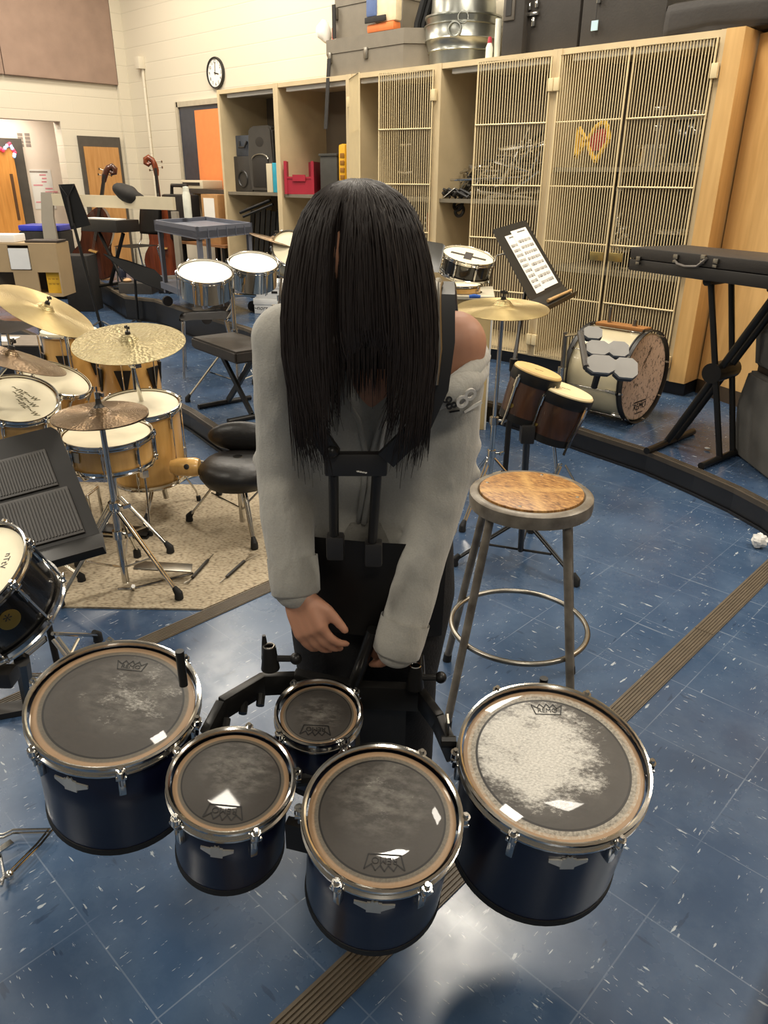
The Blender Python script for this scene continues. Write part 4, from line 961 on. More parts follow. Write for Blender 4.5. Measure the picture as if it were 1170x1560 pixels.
a = P(207, 878, .03); b = P(293, 872, .03); d = (b-a); m = MB(); sd = Vector((-d.y, d.x, 0)).normalized(); pd0 = P(205, 893, .012)
m.slab(a-sd*.036+UP*.05, d-UP*.035, sd*.072, .008, .003); m.build('pedal_board', M_STEEL, t)
m = MB(); m.tube([P(180, 897, .012), P(200, 897, .012), P(294, 873, .012)], .006, 8); m.tube([P(203, 897, .012), P(203, 893, .08)], .008, 8); m.build('pedal_frame', M_CHROME, t)
# snare
sc_ = D(163, 660, 3.2); sn = UP+CAMD*.05+RH*.02
rt, sh = drum('snare_drum', sc_, sn, .178, .125, M_MAPLE, M_HEAD, 8, .05, 'both', None, 'maple snare drum with chrome hoops under the hi-hat cymbals', 'drum', ref=RH, phase=.2, loc=(sc_.x, sc_.y, rz))
fp = Vector((sc_.x, sc_.y, rz)); m = MB(); m.cyl(fp+UP*.06, sc_-UP*.135, .012, None, 12); tripod(m, fp, .26, .22, .008, 3, .6)
for k in range(3):
    a = .9+2.094*k; e = Vector((math.cos(a), math.sin(a), 0)); m.tube([sc_-UP*.15, sc_-UP*.155+e*.17, sc_-UP*.11+e*.195], .006, 8)
m.build('stand', M_CHROME, rt); feet(fp, .22, rt, 3, .6)
e = (CAMD*.9-RH*.45).normalized(); m = MB(); q = sc_+e*.179-UP*.055; x = UP.cross(e); m.prism([q-x*.02+UP*.022, q+x*.02+UP*.022, q+x*.015-UP*.022, q-x*.015-UP*.022], e*.002); m.build('badge', M_STEEL, rt, False)
# floor tom
ft = D(213, 616, 3.55); rt, sh = drum('floor_tom', ft, UP+CAMD*.12+RH*.03, .178, .37, M_MAPLE, M_HEAD, 6, .05, 'both', None, 'deep maple floor tom on three chrome legs, right of the snare drum', 'drum', ref=RH, phase=.55, loc=(ft.x, ft.y, 0))
me = text_mesh('Evans', .035, .0003, .2); nn = (UP+CAMD*.12+RH*.03).normalized(); xx = (RH-nn*RH.dot(nn)).normalized(); MB().add(me, frame(ft-RH*.06+FH*.12-nn*.0025, xx, nn.cross(xx))).build('maker_logo', MATS['logo_ink'], rt, False)
for a in (-1.35, .75, 2.85):
    e = RC @ Vector((math.cos(a), math.sin(a), 0)); q = Vector((ft.x, ft.y, 0))+e*.195; lg = MB().tube([q+UP*(ft.z-.12), q+UP*.16, q+e*.05+UP*.07, q+e*.06+UP*.03], .0055, 8).build('leg', M_CHROME, rt)
    m = MB(); m.box(q+UP*.30, (.03, .03, .035)); m.build('leg_bracket', M_CHROME, lg); MB().tube([q+e*.06+UP*.035, q+e*.063+UP*.002], .012, 8).build('rubber_foot', M_RUBBER, lg)
# rack toms
def crp(x0, y0, s_, L): return [(x0+x/s_, y0+y/s_) for x, y in L]
def kit_tom(name, pts, r, dep, label, n0, ph):
    c_, n_ = (fit_circle(pts, r+.009, n0) if isinstance(pts, list) else (pts, Vector(n0).normalized())); return c_, n_, drum(name, c_, n_, r, dep, M_MAPLE, M_HEAD, 6, .04, 'both', None, label, 'drum', 'maple rack toms', ref=RH, phase=ph)[0]
c2, n2, t2 = kit_tom('rack_tom', crp(0, 420, 3.9, [(130, 590), (250, 515), (350, 525), (450, 570), (520, 630), (540, 680), (500, 710), (400, 720), (280, 685), (170, 640)]), .152, .2, 'maple rack tom with clean cream head, behind the signed tom', UP+CAMD*.3+RH*.25, .3)
c1_, n1_, t1 = kit_tom('rack_tom', D(27, 608, 2.92), .140, .2, 'maple rack tom with a signed cream head at the left edge', UP+CAMD*.36+RH*.30, .5)
x = (RH-n1_*RH.dot(n1_)).normalized(); me = text_mesh('Rock', .05, .0003, .5); M_SIG = mat('olive_ink', (104, 96, 62), .7)
for s_, dx, dy, rot in (('Ludwig'[0:0]+'M. Lee', .01, .05, -.4), ('to the band', .02, .015, -.5), ('2019', .045, -.03, -.6)):
    y = n1_.cross(x); xr = x*math.cos(rot)+y*math.sin(rot); MB().add(text_mesh('~nz~w', .045, .0003, .3), frame(c1_+x*dx+y*dy-n1_*.0025, xr, n1_.cross(xr))).build('signature', M_SIG, t1, False)
# bass drum, batter head towards the throne
bc = D(20, 720, 3.35); bc.z = .245
rt, sh = drum('bass_drum', bc, RH, .225, .36, M_MAPLE, M_HEAD, 8, .05, 'both', None, 'maple bass drum of the kit, mostly hidden behind the ribbed music stand', 'drum', ref=UP, phase=.2, hoop_r=.012, hoop_h=.03, hoop_m=M_MAPLE, loc=(bc.x, bc.y, rz))
m = MB()
for s_ in (-1, 1): m.tube([bc-RH*.25+FH*s_*.2-UP*.08, bc-RH*.3+FH*s_*.27-UP*(.245-rz)], .006, 8)
m.build('spurs', M_CHROME, rt)
for tp, cc in ((t1, c1_), (t2, c2)):
    q = bc-RH*.15+UP*.21; m = MB(); m.tube([q, q+UP*.14, cc*.55+(q+UP*.16)*.45, cc-Vector((0, 0, .12))], .011, 10); m.build('tom_arm', M_CHROME, rt)
# bass pedal on the rug
pp = P(232, 812, rz); t = thing('bass_pedal', 'black bass drum pedal plate lying on the rug behind the hi-hat stand', 'pedal', P(205, 812, rz))
m = MB(); a, b = P(150, 808, .02), P(228, 812, .02); d = b-a; sd = Vector((-d.y, d.x, 0)).normalized(); m.slab(a-sd*.04+UP*.02, d-UP*.012, sd*.085, -.008, .003); m.build('pedal_board', M_BLACKM, t)
m = MB(); m.slab(a-sd*.045-UP*.011, d*1.02, sd*.095, .006); m.build('base_plate', M_BLACK, t)
m = MB(); m.tube([a-sd*.05-UP*.005, a-sd*.05+UP*.2, a+sd*.06+UP*.2, a+sd*.06-UP*.005], .008, 8); m.tube([a+UP*.2, a+UP*.12-d*.4], .005, 6); m.build('pedal_frame', M_CHROME, t)
# cymbals on stands
def boom_stand(name, label, base, colr, top, cyc, n_, r, mt, cl, phase=.4, spread=.27, group=None, bell=.16):
    t = thing(name, label, 'cymbal', base, 0, group); b = Vector(base); top = Vector(top); c_ = Vector(cyc); n_ = Vector(n_).normalized()
    stand_pole(t, top, b+UP*.03, .014, .010)
    if (c_-top).length > .06:
        d = (c_-n_*.03-top).normalized(); m = MB(); m.tube([top-d*.12, c_-n_*.03], .007, 8); m.cyl(c_-n_*.04, c_+n_*.05, .004, None, 8); m.ball(top, .02); m.box(top+RH*.02, (.035, .03, .03)); m.build('boom_arm', M_CHROME, t)
    m = MB(); tripod(m, b, .30, spread, .009, 3, phase); m.build('tripod', M_CHROME, t); feet(b, spread, t, 3, phase)
    cymbal('cymbal', c_, n_, r, '', mt, bell, par=t); return t
rd = D(197, 522, 3.45); rn = UP+CAMD*.19+RH*.03; b = Vector((rd.x-.05, rd.y+.12, rz))
boom_stand('ride_cymbal', 'large hammered ride cymbal on a chrome stand, beside the bigger leaning crash cymbal', b, None, rd-UP*.1, rd, rn, .254, M_CYMH, '', 1.2)
cc, cn = fit_circle(crp(0, 420, 3.9, [(30, 60), (160, 70), (330, 130), (480, 225), (560, 310), (555, 345), (470, 368), (350, 350), (200, 300), (50, 215), (-40, 130), (-60, 70)]), .24, UP+CAMD*.35+RH*.3)
ct = boom_stand('crash_cymbal', 'plain bright crash cymbal leaning right at the left edge, highest of the kit', Vector((cc.x, cc.y, .0))+FH*.22, None, cc-UP*.14+FH*.20, cc, cn, .24, M_CYM, '', .2)
xx = (RH-cn*RH.dot(cn)).normalized(); MB().add(text_mesh('K. Zildjian'[3:3]+'~Dream~', .05, .0003, .4), frame(cc-cn.cross(xx)*.09+cn*.0065, xx, cn.cross(xx))).build('signature', MATS['logo_ink'], ct, False)
lc = D(14, 545, 2.75); b = Vector((lc.x, lc.y, 0))-RH*.16-FH*.02; boom_stand('splash_cymbal', 'dull cymbal seen nearly edge-on at the left edge, over the rack toms', b, None, lc-UP*.16-RH*.15, lc, UP*.95+RH*.33+FH*.17, .2, M_CYMD, '', .9)
m = MB(); 
# congas behind
q1 = D(106, 512, 4.35); q2 = D(193, 532, 4.1)
conga('conga', 'maple conga behind the drum kit, left of the two', q1, .15, .74, max(0, q1.z-.74)); conga('conga', 'maple conga behind the drum kit, right one under the ride cymbal', q2, .15, .72, max(0, q2.z-.72))
# throne with a cloth on it
tb = P(370, 800, rz); t = thing('drum_throne', 'black cushioned drum throne with chrome tripod on the rug, left of the person', 'stool', (tb.x, tb.y, rz)); b = Vector((tb.x, tb.y, rz))
sz = D(368, 700, (b-C0).dot(FF)).z
m = MB(); m.cyl(b+UP*.02, b+UP*(sz-.08), .014, None, 12); m.cyl(b+UP*.30, b+UP*.36, .022, None, 12); tripod(m, b, .34, .27, .010, 3, 3.75); m.build('tripod', M_CHROME, t); feet(b, .27, t, 3, 3.75)
M_CUSH = mat('black_vinyl', (22, 20, 19), .42, 0, .1, 12, .15, 40)
m = MB(); m.lathe([(0, -.075), (.16, -.07), (.185, -.03), (.182, .01), (.15, .04), (.08, .052), (0, .055)], b+UP*sz, UP, 36); m.build('seat', M_CUSH, t, ang=180)
m = MB(); m.ball(b+UP*(sz+.105)+FH*.15-RH*.0, 1, 20, (.17, .05, .075), RC); m.build('backrest', M_CUSH, t)
q = b+UP*(sz+.0)-RH*.205-CAMD*.0; t = thing('wooden_shaker', 'small honey coloured wooden piece with a dark round hole, lying by the throne seat', 'shaker', q-UP*.05)
m = MB(); m.lathe([(0, -.09), (.03, -.085), (.043, -.05), (.046, .03), (.04, .05), (0, .052)], q-RH*.03, RH, 24); m.build('body', M_MAPLE, t); MB().lathe([(.013, 0), (.010, .0015), (0, .001)], q-RH*.03+CAMD*.046*.93+UP*.046*.36, CAMD*.93+UP*.36, 16).build('sound_hole', M_BLACK, t)
# brushes on the rug
def brush(label, px0, px1, px2):
    a, b, c_ = P(*px0, rz+.008), P(*px1, rz+.008), P(*px2, rz+.006); t = thing('drum_brush', label, 'brush', (a.x, a.y, rz), 0, 'wire drum brushes on the rug')
    MB().tube([a, a*.9+b*.1, b], [.006, .0075, .0075], 10).build('handle', M_BLACK, t)
    m = MB(); d = (c_-b); sd = Vector((-d.y, d.x, 0))
    for k in range(9): m.tube([b, c_+sd*(k/8-.5)*.45], .0008, 4)
    m.build('bristles', M_STEEL, t); m = MB(); m.tube([a, a-(b-a)*.35], .0022, 6); m.build('pull_wire', M_STEEL, t)
brush('wire drum brush on the rug, the one nearer the hi-hat pedal', (317, 853), (293, 880), (283, 889)); brush('wire drum brush on the rug, the one nearer the person', (345, 879), (372, 855), (388, 843))
m = MB(); pts = [P(x, y, .006) for x, y in ((262, 738), (285, 728), (305, 722), (330, 712), (318, 708), (295, 712), (280, 704), (292, 700), (310, 703))]; m.tube(pts, .005, 8)
tag(m.build('rope', mat('white_rope', (206, 198, 178), .8), None), 'loop of white cord on the blue floor behind the throne', 'cord')
# ================================================================== RIBBED MUSIC STAND, LEFT EDGE
TR, BR, BL = D(86, 648, 2.60), D(152, 812, 2.33), D(-50, 868, 2.26); TL = TR+BL-BR
t = thing('music_stand', 'black music stand at the left edge holding two ribbed grey pads', 'music stand', (BL*.5+BR*.5).x*Vector((1, 0, 0))+Vector((0, (BL*.5+BR*.5).y, 0)))
ux = (BR-BL); uy = (TR-BR); nn = ux.cross(uy).normalized()
def dk(a, b, h=0.0): return BL+ux*a+uy*b+nn*h
m = MB(); m.prism([dk(0, 0), dk(1, 0), dk(1, .90), dk(.985, .96), dk(.95, 1), dk(0.05, 1), dk(0, .9)], -nn*.004); m.build('desk', M_BLACKM, t)
lo = (D(158, 843, 2.24)-BR); m = MB(); m.slab(BL, ux*1.02, lo, .004, .0015); m.slab(BL+lo, ux*1.02, nn*.022+uy*.02, .004, .0015); m.build('lip', M_BLACKM, t)
cen = BL*.5+BR*.5; pb = Vector((cen.x, cen.y, 0)); m = MB(); m.cyl(pb+UP*.04, dk(.5, .35)-nn*.02, .011, None, 12); m.build('pole', M_BLACKM, t)
m = MB(); tripod(m, pb, .2, .27, .011, 3, .15); m.build('tripod', M_CHROME, t); feet(pb, .27, t, 3, .15)
def ribmat():
    t_ = NT('ribbed_grey_rubber'); tc = t_.node('ShaderNodeTexCoord'); w_ = t_.node('ShaderNodeTexNoise'); w_.inputs['Scale'].default_value = 20; t_.L.new(tc.outputs['Object'], w_.inputs['Vector'])
    t_.L.new(t_.mix(w_.outputs[0], lin((48, 46, 44)), lin((62, 59, 56))), t_.b.inputs['Base Color']); t_.b.inputs['Roughness'].default_value = .55; return t_.m
MRIB = ribmat()
def ribpad(lab, a0, a1, b0, b1):
    t_ = thing('ribbed_pad', lab, 'pad', dk((a0+a1)/2, b0, .002), 0, 'ribbed grey pads on the music stand'); m = MB(); m.slab(dk(a0, b0, .001), ux*(a1-a0), uy*(b1-b0), .006, .002); m.build('pad', MRIB, t_)
    r_ = MB(); n_ = 22
    for k in range(n_): r_.slab(dk(a0+(a1-a0)*(k+.2)/n_, b0+.02, .0072), ux*((a1-a0)*.55/n_), uy*(b1-b0-.04), .003)
    r_.build('ribs', MRIB, t_)
ribpad('upper ribbed grey pad on the black music stand at the left', .34, .84, .46, .80); ribpad('lower ribbed grey pad on the black music stand, resting on its lip', .36, .90, .03, .43)
st_ = MB().cyl(dk(.05, .03, .012), dk(.42, .05, .012), .007, .006, 10).build('drumstick', wood('hickory', (196, 160, 108), (178, 140, 88), .5, 'X'), None); tag(st_, 'pale wooden drumstick lying in the lip of the ribbed music stand', 'drumstick')
# ================================================================== BLACK FLOOR DRUM, LEFT EDGE
ec = D(-58, 878, 1.92); en = UP+CAMD*.42-RH*.30
M_BLK = mat('black_lacquer', (16, 16, 17), .2, 0, .05, 5, 0, 60, .5)
rt, sh = drum('tom_drum', ec, en, .168, .17, M_BLK, M_HEAD, 8, .04, 'long', None, 'black drum with chrome hoops and a gold badge, cut off by the left edge', 'drum', ref=RH, phase=-.32, loc=(ec.x, ec.y, 0), hoop_h=.024, hoop_r=.007)
en = en.normalized(); e = (RH*.8+CAMD*.75); e = (e-en*e.dot(en)).normalized(); q = ec+e*.1685-en*.075; x = en.cross(e); m = MB(); m.lathe([(.028, 0), (.028, .002), (.022, .003), (.012, .0026), (0, .003)], q, e, 28); m.build('badge', mat('gold_badge', (150, 126, 66), .35, .8), rt)
MB().add(text_mesh('TAMA'[0:0]+'*', .05, .0006), frame(q+e*.003, x, en)).build('badge_star', M_BLACK, rt, False)
me = text_mesh('ATTa', .03, .0003); xx = (RH-en*RH.dot(en)).normalized(); yy = en.cross(xx); MB().add(text_mesh('nTtV', .026, .0003), frame(ec+xx*.115+yy*.03-en*.0025, -yy, xx)).build('maker_logo', MATS['logo_ink'], rt, False)
pb = Vector((ec.x+.1, ec.y+.02, 0)); pb = P(40, 1062, 0); q = ec-en*.19
m = MB(); m.tube([P(44, 1068, .0), D(33, 1005, 1.98)], .021, 8); m.tube([D(33, 1005, 1.98), q], .012, 8); m.build('stand_post', M_BLACK, rt)
m = MB(); m.slab(P(-30, 1085, .002), P(40, 1072, .002)-P(-30, 1085, .002), Vector((0, 0, .02)), .06); m.build('stand_foot', M_BLACK, rt)
m = MB(); m.box(D(8, 1030, 1.93), (.05, .05, .045), RC, .006); m.build('clamp', M_BLACK, rt)
# chrome stand legs on the floor, bottom left
t = thing('cymbal_stand', 'folded chrome stand legs on the tile floor at the lower left edge', 'stand', P(10, 1300, 0))
m = MB(); z = .022
def Q(x, y, z=.022): return P(x, y, z)
for o_ in (0, 5): m.tube([Q(-40, 1272+o_), Q(5, 1271+o_), Q(20, 1264+o_), Q(78, 1263+o_)], .003, 6)
for o_ in (0, 6): m.tube([Q(80-o_, 1264), Q(62-o_, 1286), Q(18-o_, 1330), Q(-5, 1346)], .003, 6)
m.build('leg', M_CHROME, t); m = MB(); m.slab(Q(-8, 1296, .03), Q(16, 1280, .03)-Q(-8, 1296, .03), UP*.004, .018); m.build('wing_screw', M_CHROME, t)
m = MB(); m.tube([Q(0, 1300), Q(6, 1334), Q(2, 1350)], .004, 6); m.build('brace', M_CHROME, t); m = MB(); m.ball(Q(14, 1333), .012); m.build('joint', M_CHROME, t)
# ================================================================== RIGHT SIDE
# beige panel cabinet behind the person's shoulder
Rb = P(737, 655, 0); dh = Rb.dot(FH); topz = HD(757, 452, dh).z
lb_ = HD(640, 470, dh+.05); L0 = Vector((lb_.x, lb_.y, 0)); u = Vector((Rb.x, Rb.y, 0))-L0
t = thing('storage_box', 'pale beige wooden cabinet behind the bare shoulder of the person', 'cabinet', (L0+u*.5)); dn = Vector((-u.y, u.x, 0)).normalized()*.34
m = MB(); m.slab(L0, u, UP*(topz-.02), -.42, .004); m.build('body', mat('pale_beige_laminate', (206, 180, 128), .5, 0, .03, 5), t, False)
m = MB(); m.slab(L0+UP*(topz-.019)-dn*.08-u*.05, u*1.08, UP*.022, -.52, .003); m.build('top', mat('pale_grey_top', (196, 188, 166), .5), t, False)
m = MB(); m.slab(L0+u-dn*.002, u.normalized()*.012, UP*(topz-.02), -.02); m.build('edge_strip', M_WHITE, t, False)
hc_ = D(672, 450, (L0-C0).dot(FF)); q = L0+u*.55+UP*(topz+.003)+dn*.45
rt, sh = drum('hand_drum', q+UP*.045, UP, .13, .045, M_MAPLE, M_HEAD, 4, .01, False, None, 'shallow tan hand drum lying on the beige cabinet behind the person', 'drum', hoop_h=.008, loc=q)
m = MB(); q = P(722, 452, topz+.012); m.tube([q-RH*.03, q+UP*.004, q+RH*.04], [.010, .013, .010], 8); tag(m.build('cloth', mat('blue_cloth', (46, 92, 176), .8), None), 'small folded blue cloth on the beige cabinet beside the hand drum', 'cloth')
# snare with a taped cross
xc, xn = fit_circle(crp(630, 350, 7.3125, [(325, 265), (480, 180), (600, 190), (740, 235), (860, 295), (905, 350), (870, 385), (720, 400), (560, 370), (410, 325), (350, 225)]), .183, UP+CAMD*.2+RH*.2)
b = Vector((xc.x, xc.y, H1 if xc.y > 4.2 else 0))
rt, sh = drum('snare_drum', xc, xn, .176, .13, M_BLK, M_HEAD, 8, .04, 'both', None, 'black snare drum with a dark tape cross on its head, right of the person', 'drum', ref=RH, phase=.25, loc=b)
x = (RH-xn*RH.dot(xn)).normalized(); y = xn.cross(x); M_TAPE = mat('dark_tape', (62, 58, 54), .6); dn_ = xc-xn*.0028
m = MB(); a_ = (x*.98-y*.22).normalized(); b_ = xn.cross(a_); m.slab(dn_-a_*.125-b_*.016, a_*.25, b_*.032, .002); m.slab(dn_-b_*.075-a_*.028, b_*.15, a_*.056, -.0025); m.build('tape_cross', M_TAPE, rt)
b = Vector((xc.x, xc.y, topz+.004)); m = MB(); m.cyl(b, xc-xn*.15, .03, None, 12)
for k in range(3):
    a = .4+2.094*k; e = x*math.cos(a)+y*math.sin(a); m.tube([xc-xn*.15, xc-xn*.16+e*.17, xc-xn*.11+e*.195], .006, 8)
m.build('stand', M_CHROME, rt)
m = MB(); q = xc+x*.19-xn*.05; m.tube([q, q+UP*.08+x*.02, q+UP*.10+x*.07, q+UP*.09+x*.09], .007, 8); m.tube([q, q-UP*.15-x*.02], .008, 8); m.build('throw_lever', M_STEEL, rt)
# crash on the right
rc = D(766, 470, 3.3); b = Vector((rc.x-.08, rc.y+.1, 0)); boom_stand('crash_cymbal', 'shiny golden crash cymbal level on a thin stand, in front of the cage cabinets', b, None, rc-UP*.05, rc, UP+CAMD*.09-RH*.01, .205, M_CYM, '', .7, .26, None, .2)
# music stand with sheet music
TL, TR, BL = D(750, 350, 3.98), D(801, 335, 4.28), D(808, 458, 3.74); ux = TR-TL; uy = TL-BL; nn = ux.cross(uy).normalized()
if nn.dot(C0-TL) < 0: nn = -nn
def dk(a, b, h=0.0): return BL+ux*a+uy*b+nn*h
pb = P(766, 762, 0); pb = Vector((pb.x, pb.y, 0))
t = thing('music_stand', 'black music stand holding sheet music, right of the person', 'music stand', pb)
m = MB(); m.prism([dk(0, 0), dk(1, 0), dk(1, .96), dk(.97, 1), dk(.03, 1), dk(0, .96)], -nn*.004); m.build('desk', M_BLACKM, t)
lo = D(826, 477, 3.62)-BL; m = MB(); m.slab(BL, ux, lo, .004, .0015); m.slab(BL+lo, ux, nn*.02+uy*.03, .004); m.build('lip', M_BLACKM, t)
m = MB(); m.cyl(pb+UP*.03, D(786, 520, (pb-C0).dot(FF)-.9*.0) if False else pb+UP*.75, .0145, None, 14); m.cyl(pb+UP*.72, dk(.5, .4)-nn*.02, .010, None, 12); m.cyl(pb+UP*.70, pb+UP*.76, .02, None, 12); m.build('pole', M_BLACKM, t)
m = MB(); tripod(m, pb, .16, .27, .010, 3, .9, False); m.build('tripod', M_CHROME, t); feet(pb, .27, t, 3, .9, .014)
t = thing('sheet_music', 'white sheet music folded in two on the black music stand', 'sheet music', dk(.5, .1))
def sheet(a0, a1, b0, b1, sh_, h, nm, rows, seed):
    A, B, C_, D_ = dk(a0+sh_, b0, h), dk(a1+sh_, b0, h), dk(a1, b1, h), dk(a0, b1, h); m = MB(); m.prism([A, B, C_, D_], nn*.0008); s_ = m.build(nm, M_WHITE, t, False); r_ = random.Random(seed)
    k = MB(); h2 = nn*.0012
    def q(u, v): return A*(1-u)*(1-v)+B*u*(1-v)+C_*u*v+D_*(1-u)*v+h2
    for i in range(rows):
        v = .08+.80*i/rows
        for l in range(5): k.poly([q(.10, v+l*.009), q(.92, v+l*.009), q(.92, v+l*.009+.0035), q(.10, v+l*.009+.0035)])
        for _ in range(12):
            u0 = r_.uniform(.12, .88); k.poly([q(u0, v-.006), q(u0+.028, v-.006), q(u0+.028, v+.012), q(u0, v+.012)]); k.poly([q(u0+.024, v), q(u0+.03, v), q(u0+.03, v+.05), q(u0+.024, v+.05)])
    k.poly([q(.35, .945), q(.85, .945), q(.85, .965), q(.35, .965)])
    k.build('notes', mat('print_grey', (92, 90, 88), .7), s_, False)
sheet(.20, .44, .04, .86, .02, .0015, 'page', 9, 4); sheet(.40, .86, .05, .90, .03, .003, 'page', 8, 5)
a, b_ = lo*.55+BL+ux*.28+nn*.012, lo*.62+BL+ux*.97+nn*.014; o = MB().cyl(a, b_, .009, .007, 10).build('drumstick', MATS['hickory'], None); tag(o, 'tan drumstick in the lip of the music stand with sheet music', 'drumstick')
# bongos on a black stand
bb_ = P(793, 838, .05); bb_ = Vector((bb_.x, bb_.y, 0))
M_DKW = wood('dark_walnut', (74, 46, 28), (46, 28, 18), .35, 'Z', 4, .4)
g1, gn1 = fit_circle(crp(740, 560, 6.5, [(527, 140), (570, 112), (700, 135), (850, 190), (980, 265), (1050, 330), (1055, 352), (960, 340), (800, 275), (640, 215), (560, 175)]), .108, UP+CAMD*.2+RH*.3)
g2, gn2 = fit_circle(crp(740, 480, 3.656, [(185, 295), (215, 272), (290, 285), (360, 315), (415, 350), (420, 368), (340, 350), (260, 325), (200, 305)]), .09, UP+CAMD*.2+RH*.3)
gn = (gn1+gn2).normalized(); dt = (g2-g1); 
if (g2-g1).length > .3: g2 = g1+(g2-g1)*.3/(g2-g1).length
t = thing('bongos', 'pair of dark wooden bongos with cream heads on a black stand, behind the stool', 'drums', bb_)
for c_, r_, hd in ((g1, .105, mat('cream_rawhide', (232, 214, 168), .5, 0, .04, 9)), (g2, .087, mat('tan_rawhide', (214, 180, 118), .5, 0, .05, 9))):
    m = MB(); m.lathe([(r_*.985, -.012), (r_, -.03), (r_*1.0, -.08), (r_*.90, -.19), (r_*.86, -.19), (r_*.9, -.05)], c_, gn, 40); s_ = m.build('shell', M_DKW, t, ang=60)
    MB().lathe([(r_*1.03, -.014), (r_*1.035, .0), (r_*.98, .006), (r_*.5, .005), (0, .005)], c_, gn, 40, None, r_).build('drumhead', hd, s_)
    m = MB(); m.lathe([(r_*1.06, -.004), (r_*1.07, -.03), (r_*1.02, -.045), (r_*1.02, -.008), (r_*1.06, -.004)], c_, gn, 40); m.build('hoop', M_BLACKM, s_, ang=60)
    m = MB(); m.lathe([(r_*.93, -.165), (r_*.925, -.192), (r_*.85, -.192)], c_, gn, 40); m.build('bottom_ring', M_BLACKM, s_)
    Rb_ = basis_from(gn, RH)
    for k in range(4):
        a = -.9+k*1.57; e = Rb_ @ Vector((math.cos(a), math.sin(a), 0)); m = MB(); m.tube([c_+e*(r_*1.07)-gn*.02, c_+e*(r_*1.09)-gn*.06, c_+e*(r_*.98)-gn*.17, c_+e*(r_*.99)-gn*.215], .005, 8); m.cyl(c_+e*(r_*1.09)-gn*.03, c_+e*(r_*1.085)-gn*.065, .008, None, 8); m.build('tension_rod', M_CHROME, s_)
    cen_a = (-RH*.75+CAMD*.62); cen_a = (cen_a-gn*cen_a.dot(gn)).normalized(); MB().lathe([(.012, 0), (.011, .002), (0, .002)], c_+cen_a*(r_*.93)-gn*.135, cen_a, 14).build('badge', mat('gold_badge', (150, 126, 66), .35, .8), s_)
    q_ = (RH-gn*RH.dot(gn)).normalized(); MB().add(text_mesh('~~', .03, .0003, .2), frame(c_+gn*.0055, q_, gn.cross(q_))).build('maker_logo', MATS['logo_ink'], s_, False)
mid = (g1+g2)/2-gn*.12
m = MB(); m.cyl(g1-gn*.11, g2-gn*.11, .03, None, 12); m.build('centre_block', M_BLACK, t)
cl = D(803, 660, (mid-C0).dot(FF)-.03); m = MB(); m.tube([mid, cl], .014, 10); m.cyl(bb_+UP*.05, cl, .013, None, 12); m.box(cl, (.05, .05, .07), RC, .006); m.box(bb_+UP*.30, (.045, .05, .05), RC, .005); m.build('pole', M_BLACK, t)
m = MB(); tripod(m, bb_, .2, .30, .010, 3, 2.0); m.build('tripod', M_BLACKM, t); feet(bb_, .30, t, 3, 2.0)
cb = P(850, 762, 0); t = thing('cymbal_stand', 'empty chrome stand with folded tripod under the bongos', 'stand', cb); tp_ = HD(838, 700, cb.dot(FH)-.05)
m = MB(); m.cyl(Vector((cb.x, cb.y, .04)), HD(840, 640, cb.dot(FH)), .009, None, 10); m.build('pole', M_CHROME, t); m = MB(); tripod(m, (cb.x, cb.y, 0), .2, .13, .008, 3, .5); m.build('tripod', M_CHROME, t); feet(cb, .13, t, 3, .5, .012)
# bass drum with a signed head
bp_, bn = fit_circle(crp(740, 480, 3.656, [(900, 118), (960, 100), (1000, 165), (1012, 260), (992, 385), (935, 510), (860, 598), (810, 612), (765, 540), (745, 430), (770, 330), (815, 235)]), .29, RH*.75+CAMD*.55)
if bn.dot(CAMD) < 0: bn = -bn
bn = Vector((bn.x, bn.y, 0)).normalized(); bp_.z = H1+.295
def signed():
    t_ = NT('signed_bass_head'); uv = t_.node('ShaderNodeUVMap'); n_ = t_.noise(t_.mapping(uv.outputs[0], (7, 13, 1), (0, 0, 0), (0, 0, .5)), 1.3, 2, .5)
    ink = t_.ramp(n_, [(.47, g(0)), (.485, g(1)), (.515, g(1)), (.53, g(0))]); brk = t_.ramp(t_.noise(uv.outputs[0], 22, 2), [(.44, g(0)), (.48, g(1))])
    c = t_.mix(t_.noise(uv.outputs[0], 3, 4), lin((214, 190, 172)), lin((194, 168, 150))); c = t_.mix(t_.math('MULTIPLY', t_.math('MULTIPLY', ink, brk), .8), c, lin((56, 48, 46)))
    t_.L.new(c, t_.b.inputs['Base Color']); t_.b.inputs['Roughness'].default_value = .5; return t_.m
M_CREAMSH = mat('cream_wrap', (206, 194, 160), .3, 0, .03, 5, 0, 60, .3)
rt, sh = drum('bass_drum', bp_, bn, .275, .42, M_CREAMSH, signed(), 8, .07, 'long', None, 'cream bass drum with a beige head covered in signatures, before the cage cabinets', 'drum', ref=UP, phase=.2, hoop_r=.014, hoop_h=.035, hoop_m=M_BLACK, loc=(bp_.x, bp_.y, H1), head_recess=.012)
xx = UP.cross(bn).normalized(); q = bp_-UP*.19-bn*.009; MB().add(text_mesh('REMO', .06, .0004, .2), frame(q, xx, UP)).build('maker_logo', MATS['logo_ink'], rt, False)
m = MB(); m.slab(q+UP*.03-xx*.075, xx*.15, UP*.008, .0006); m.slab(q-UP*.045-xx*.05, xx*.10, UP*.006, .0006); m.build('logo_bar', MATS['logo_ink'], rt)
me = text_mesh('Drumline', .055, .0003, .5); yy = (UP*.8+xx*.6).normalized(); MB().add(text_mesh('~m~nn', .05, .0003, .5), frame(bp_+UP*.12-bn*.009, (xx*.6+UP*.8), (UP*.6-xx*.8))).build('signature', MATS['logo_ink'], rt, False)
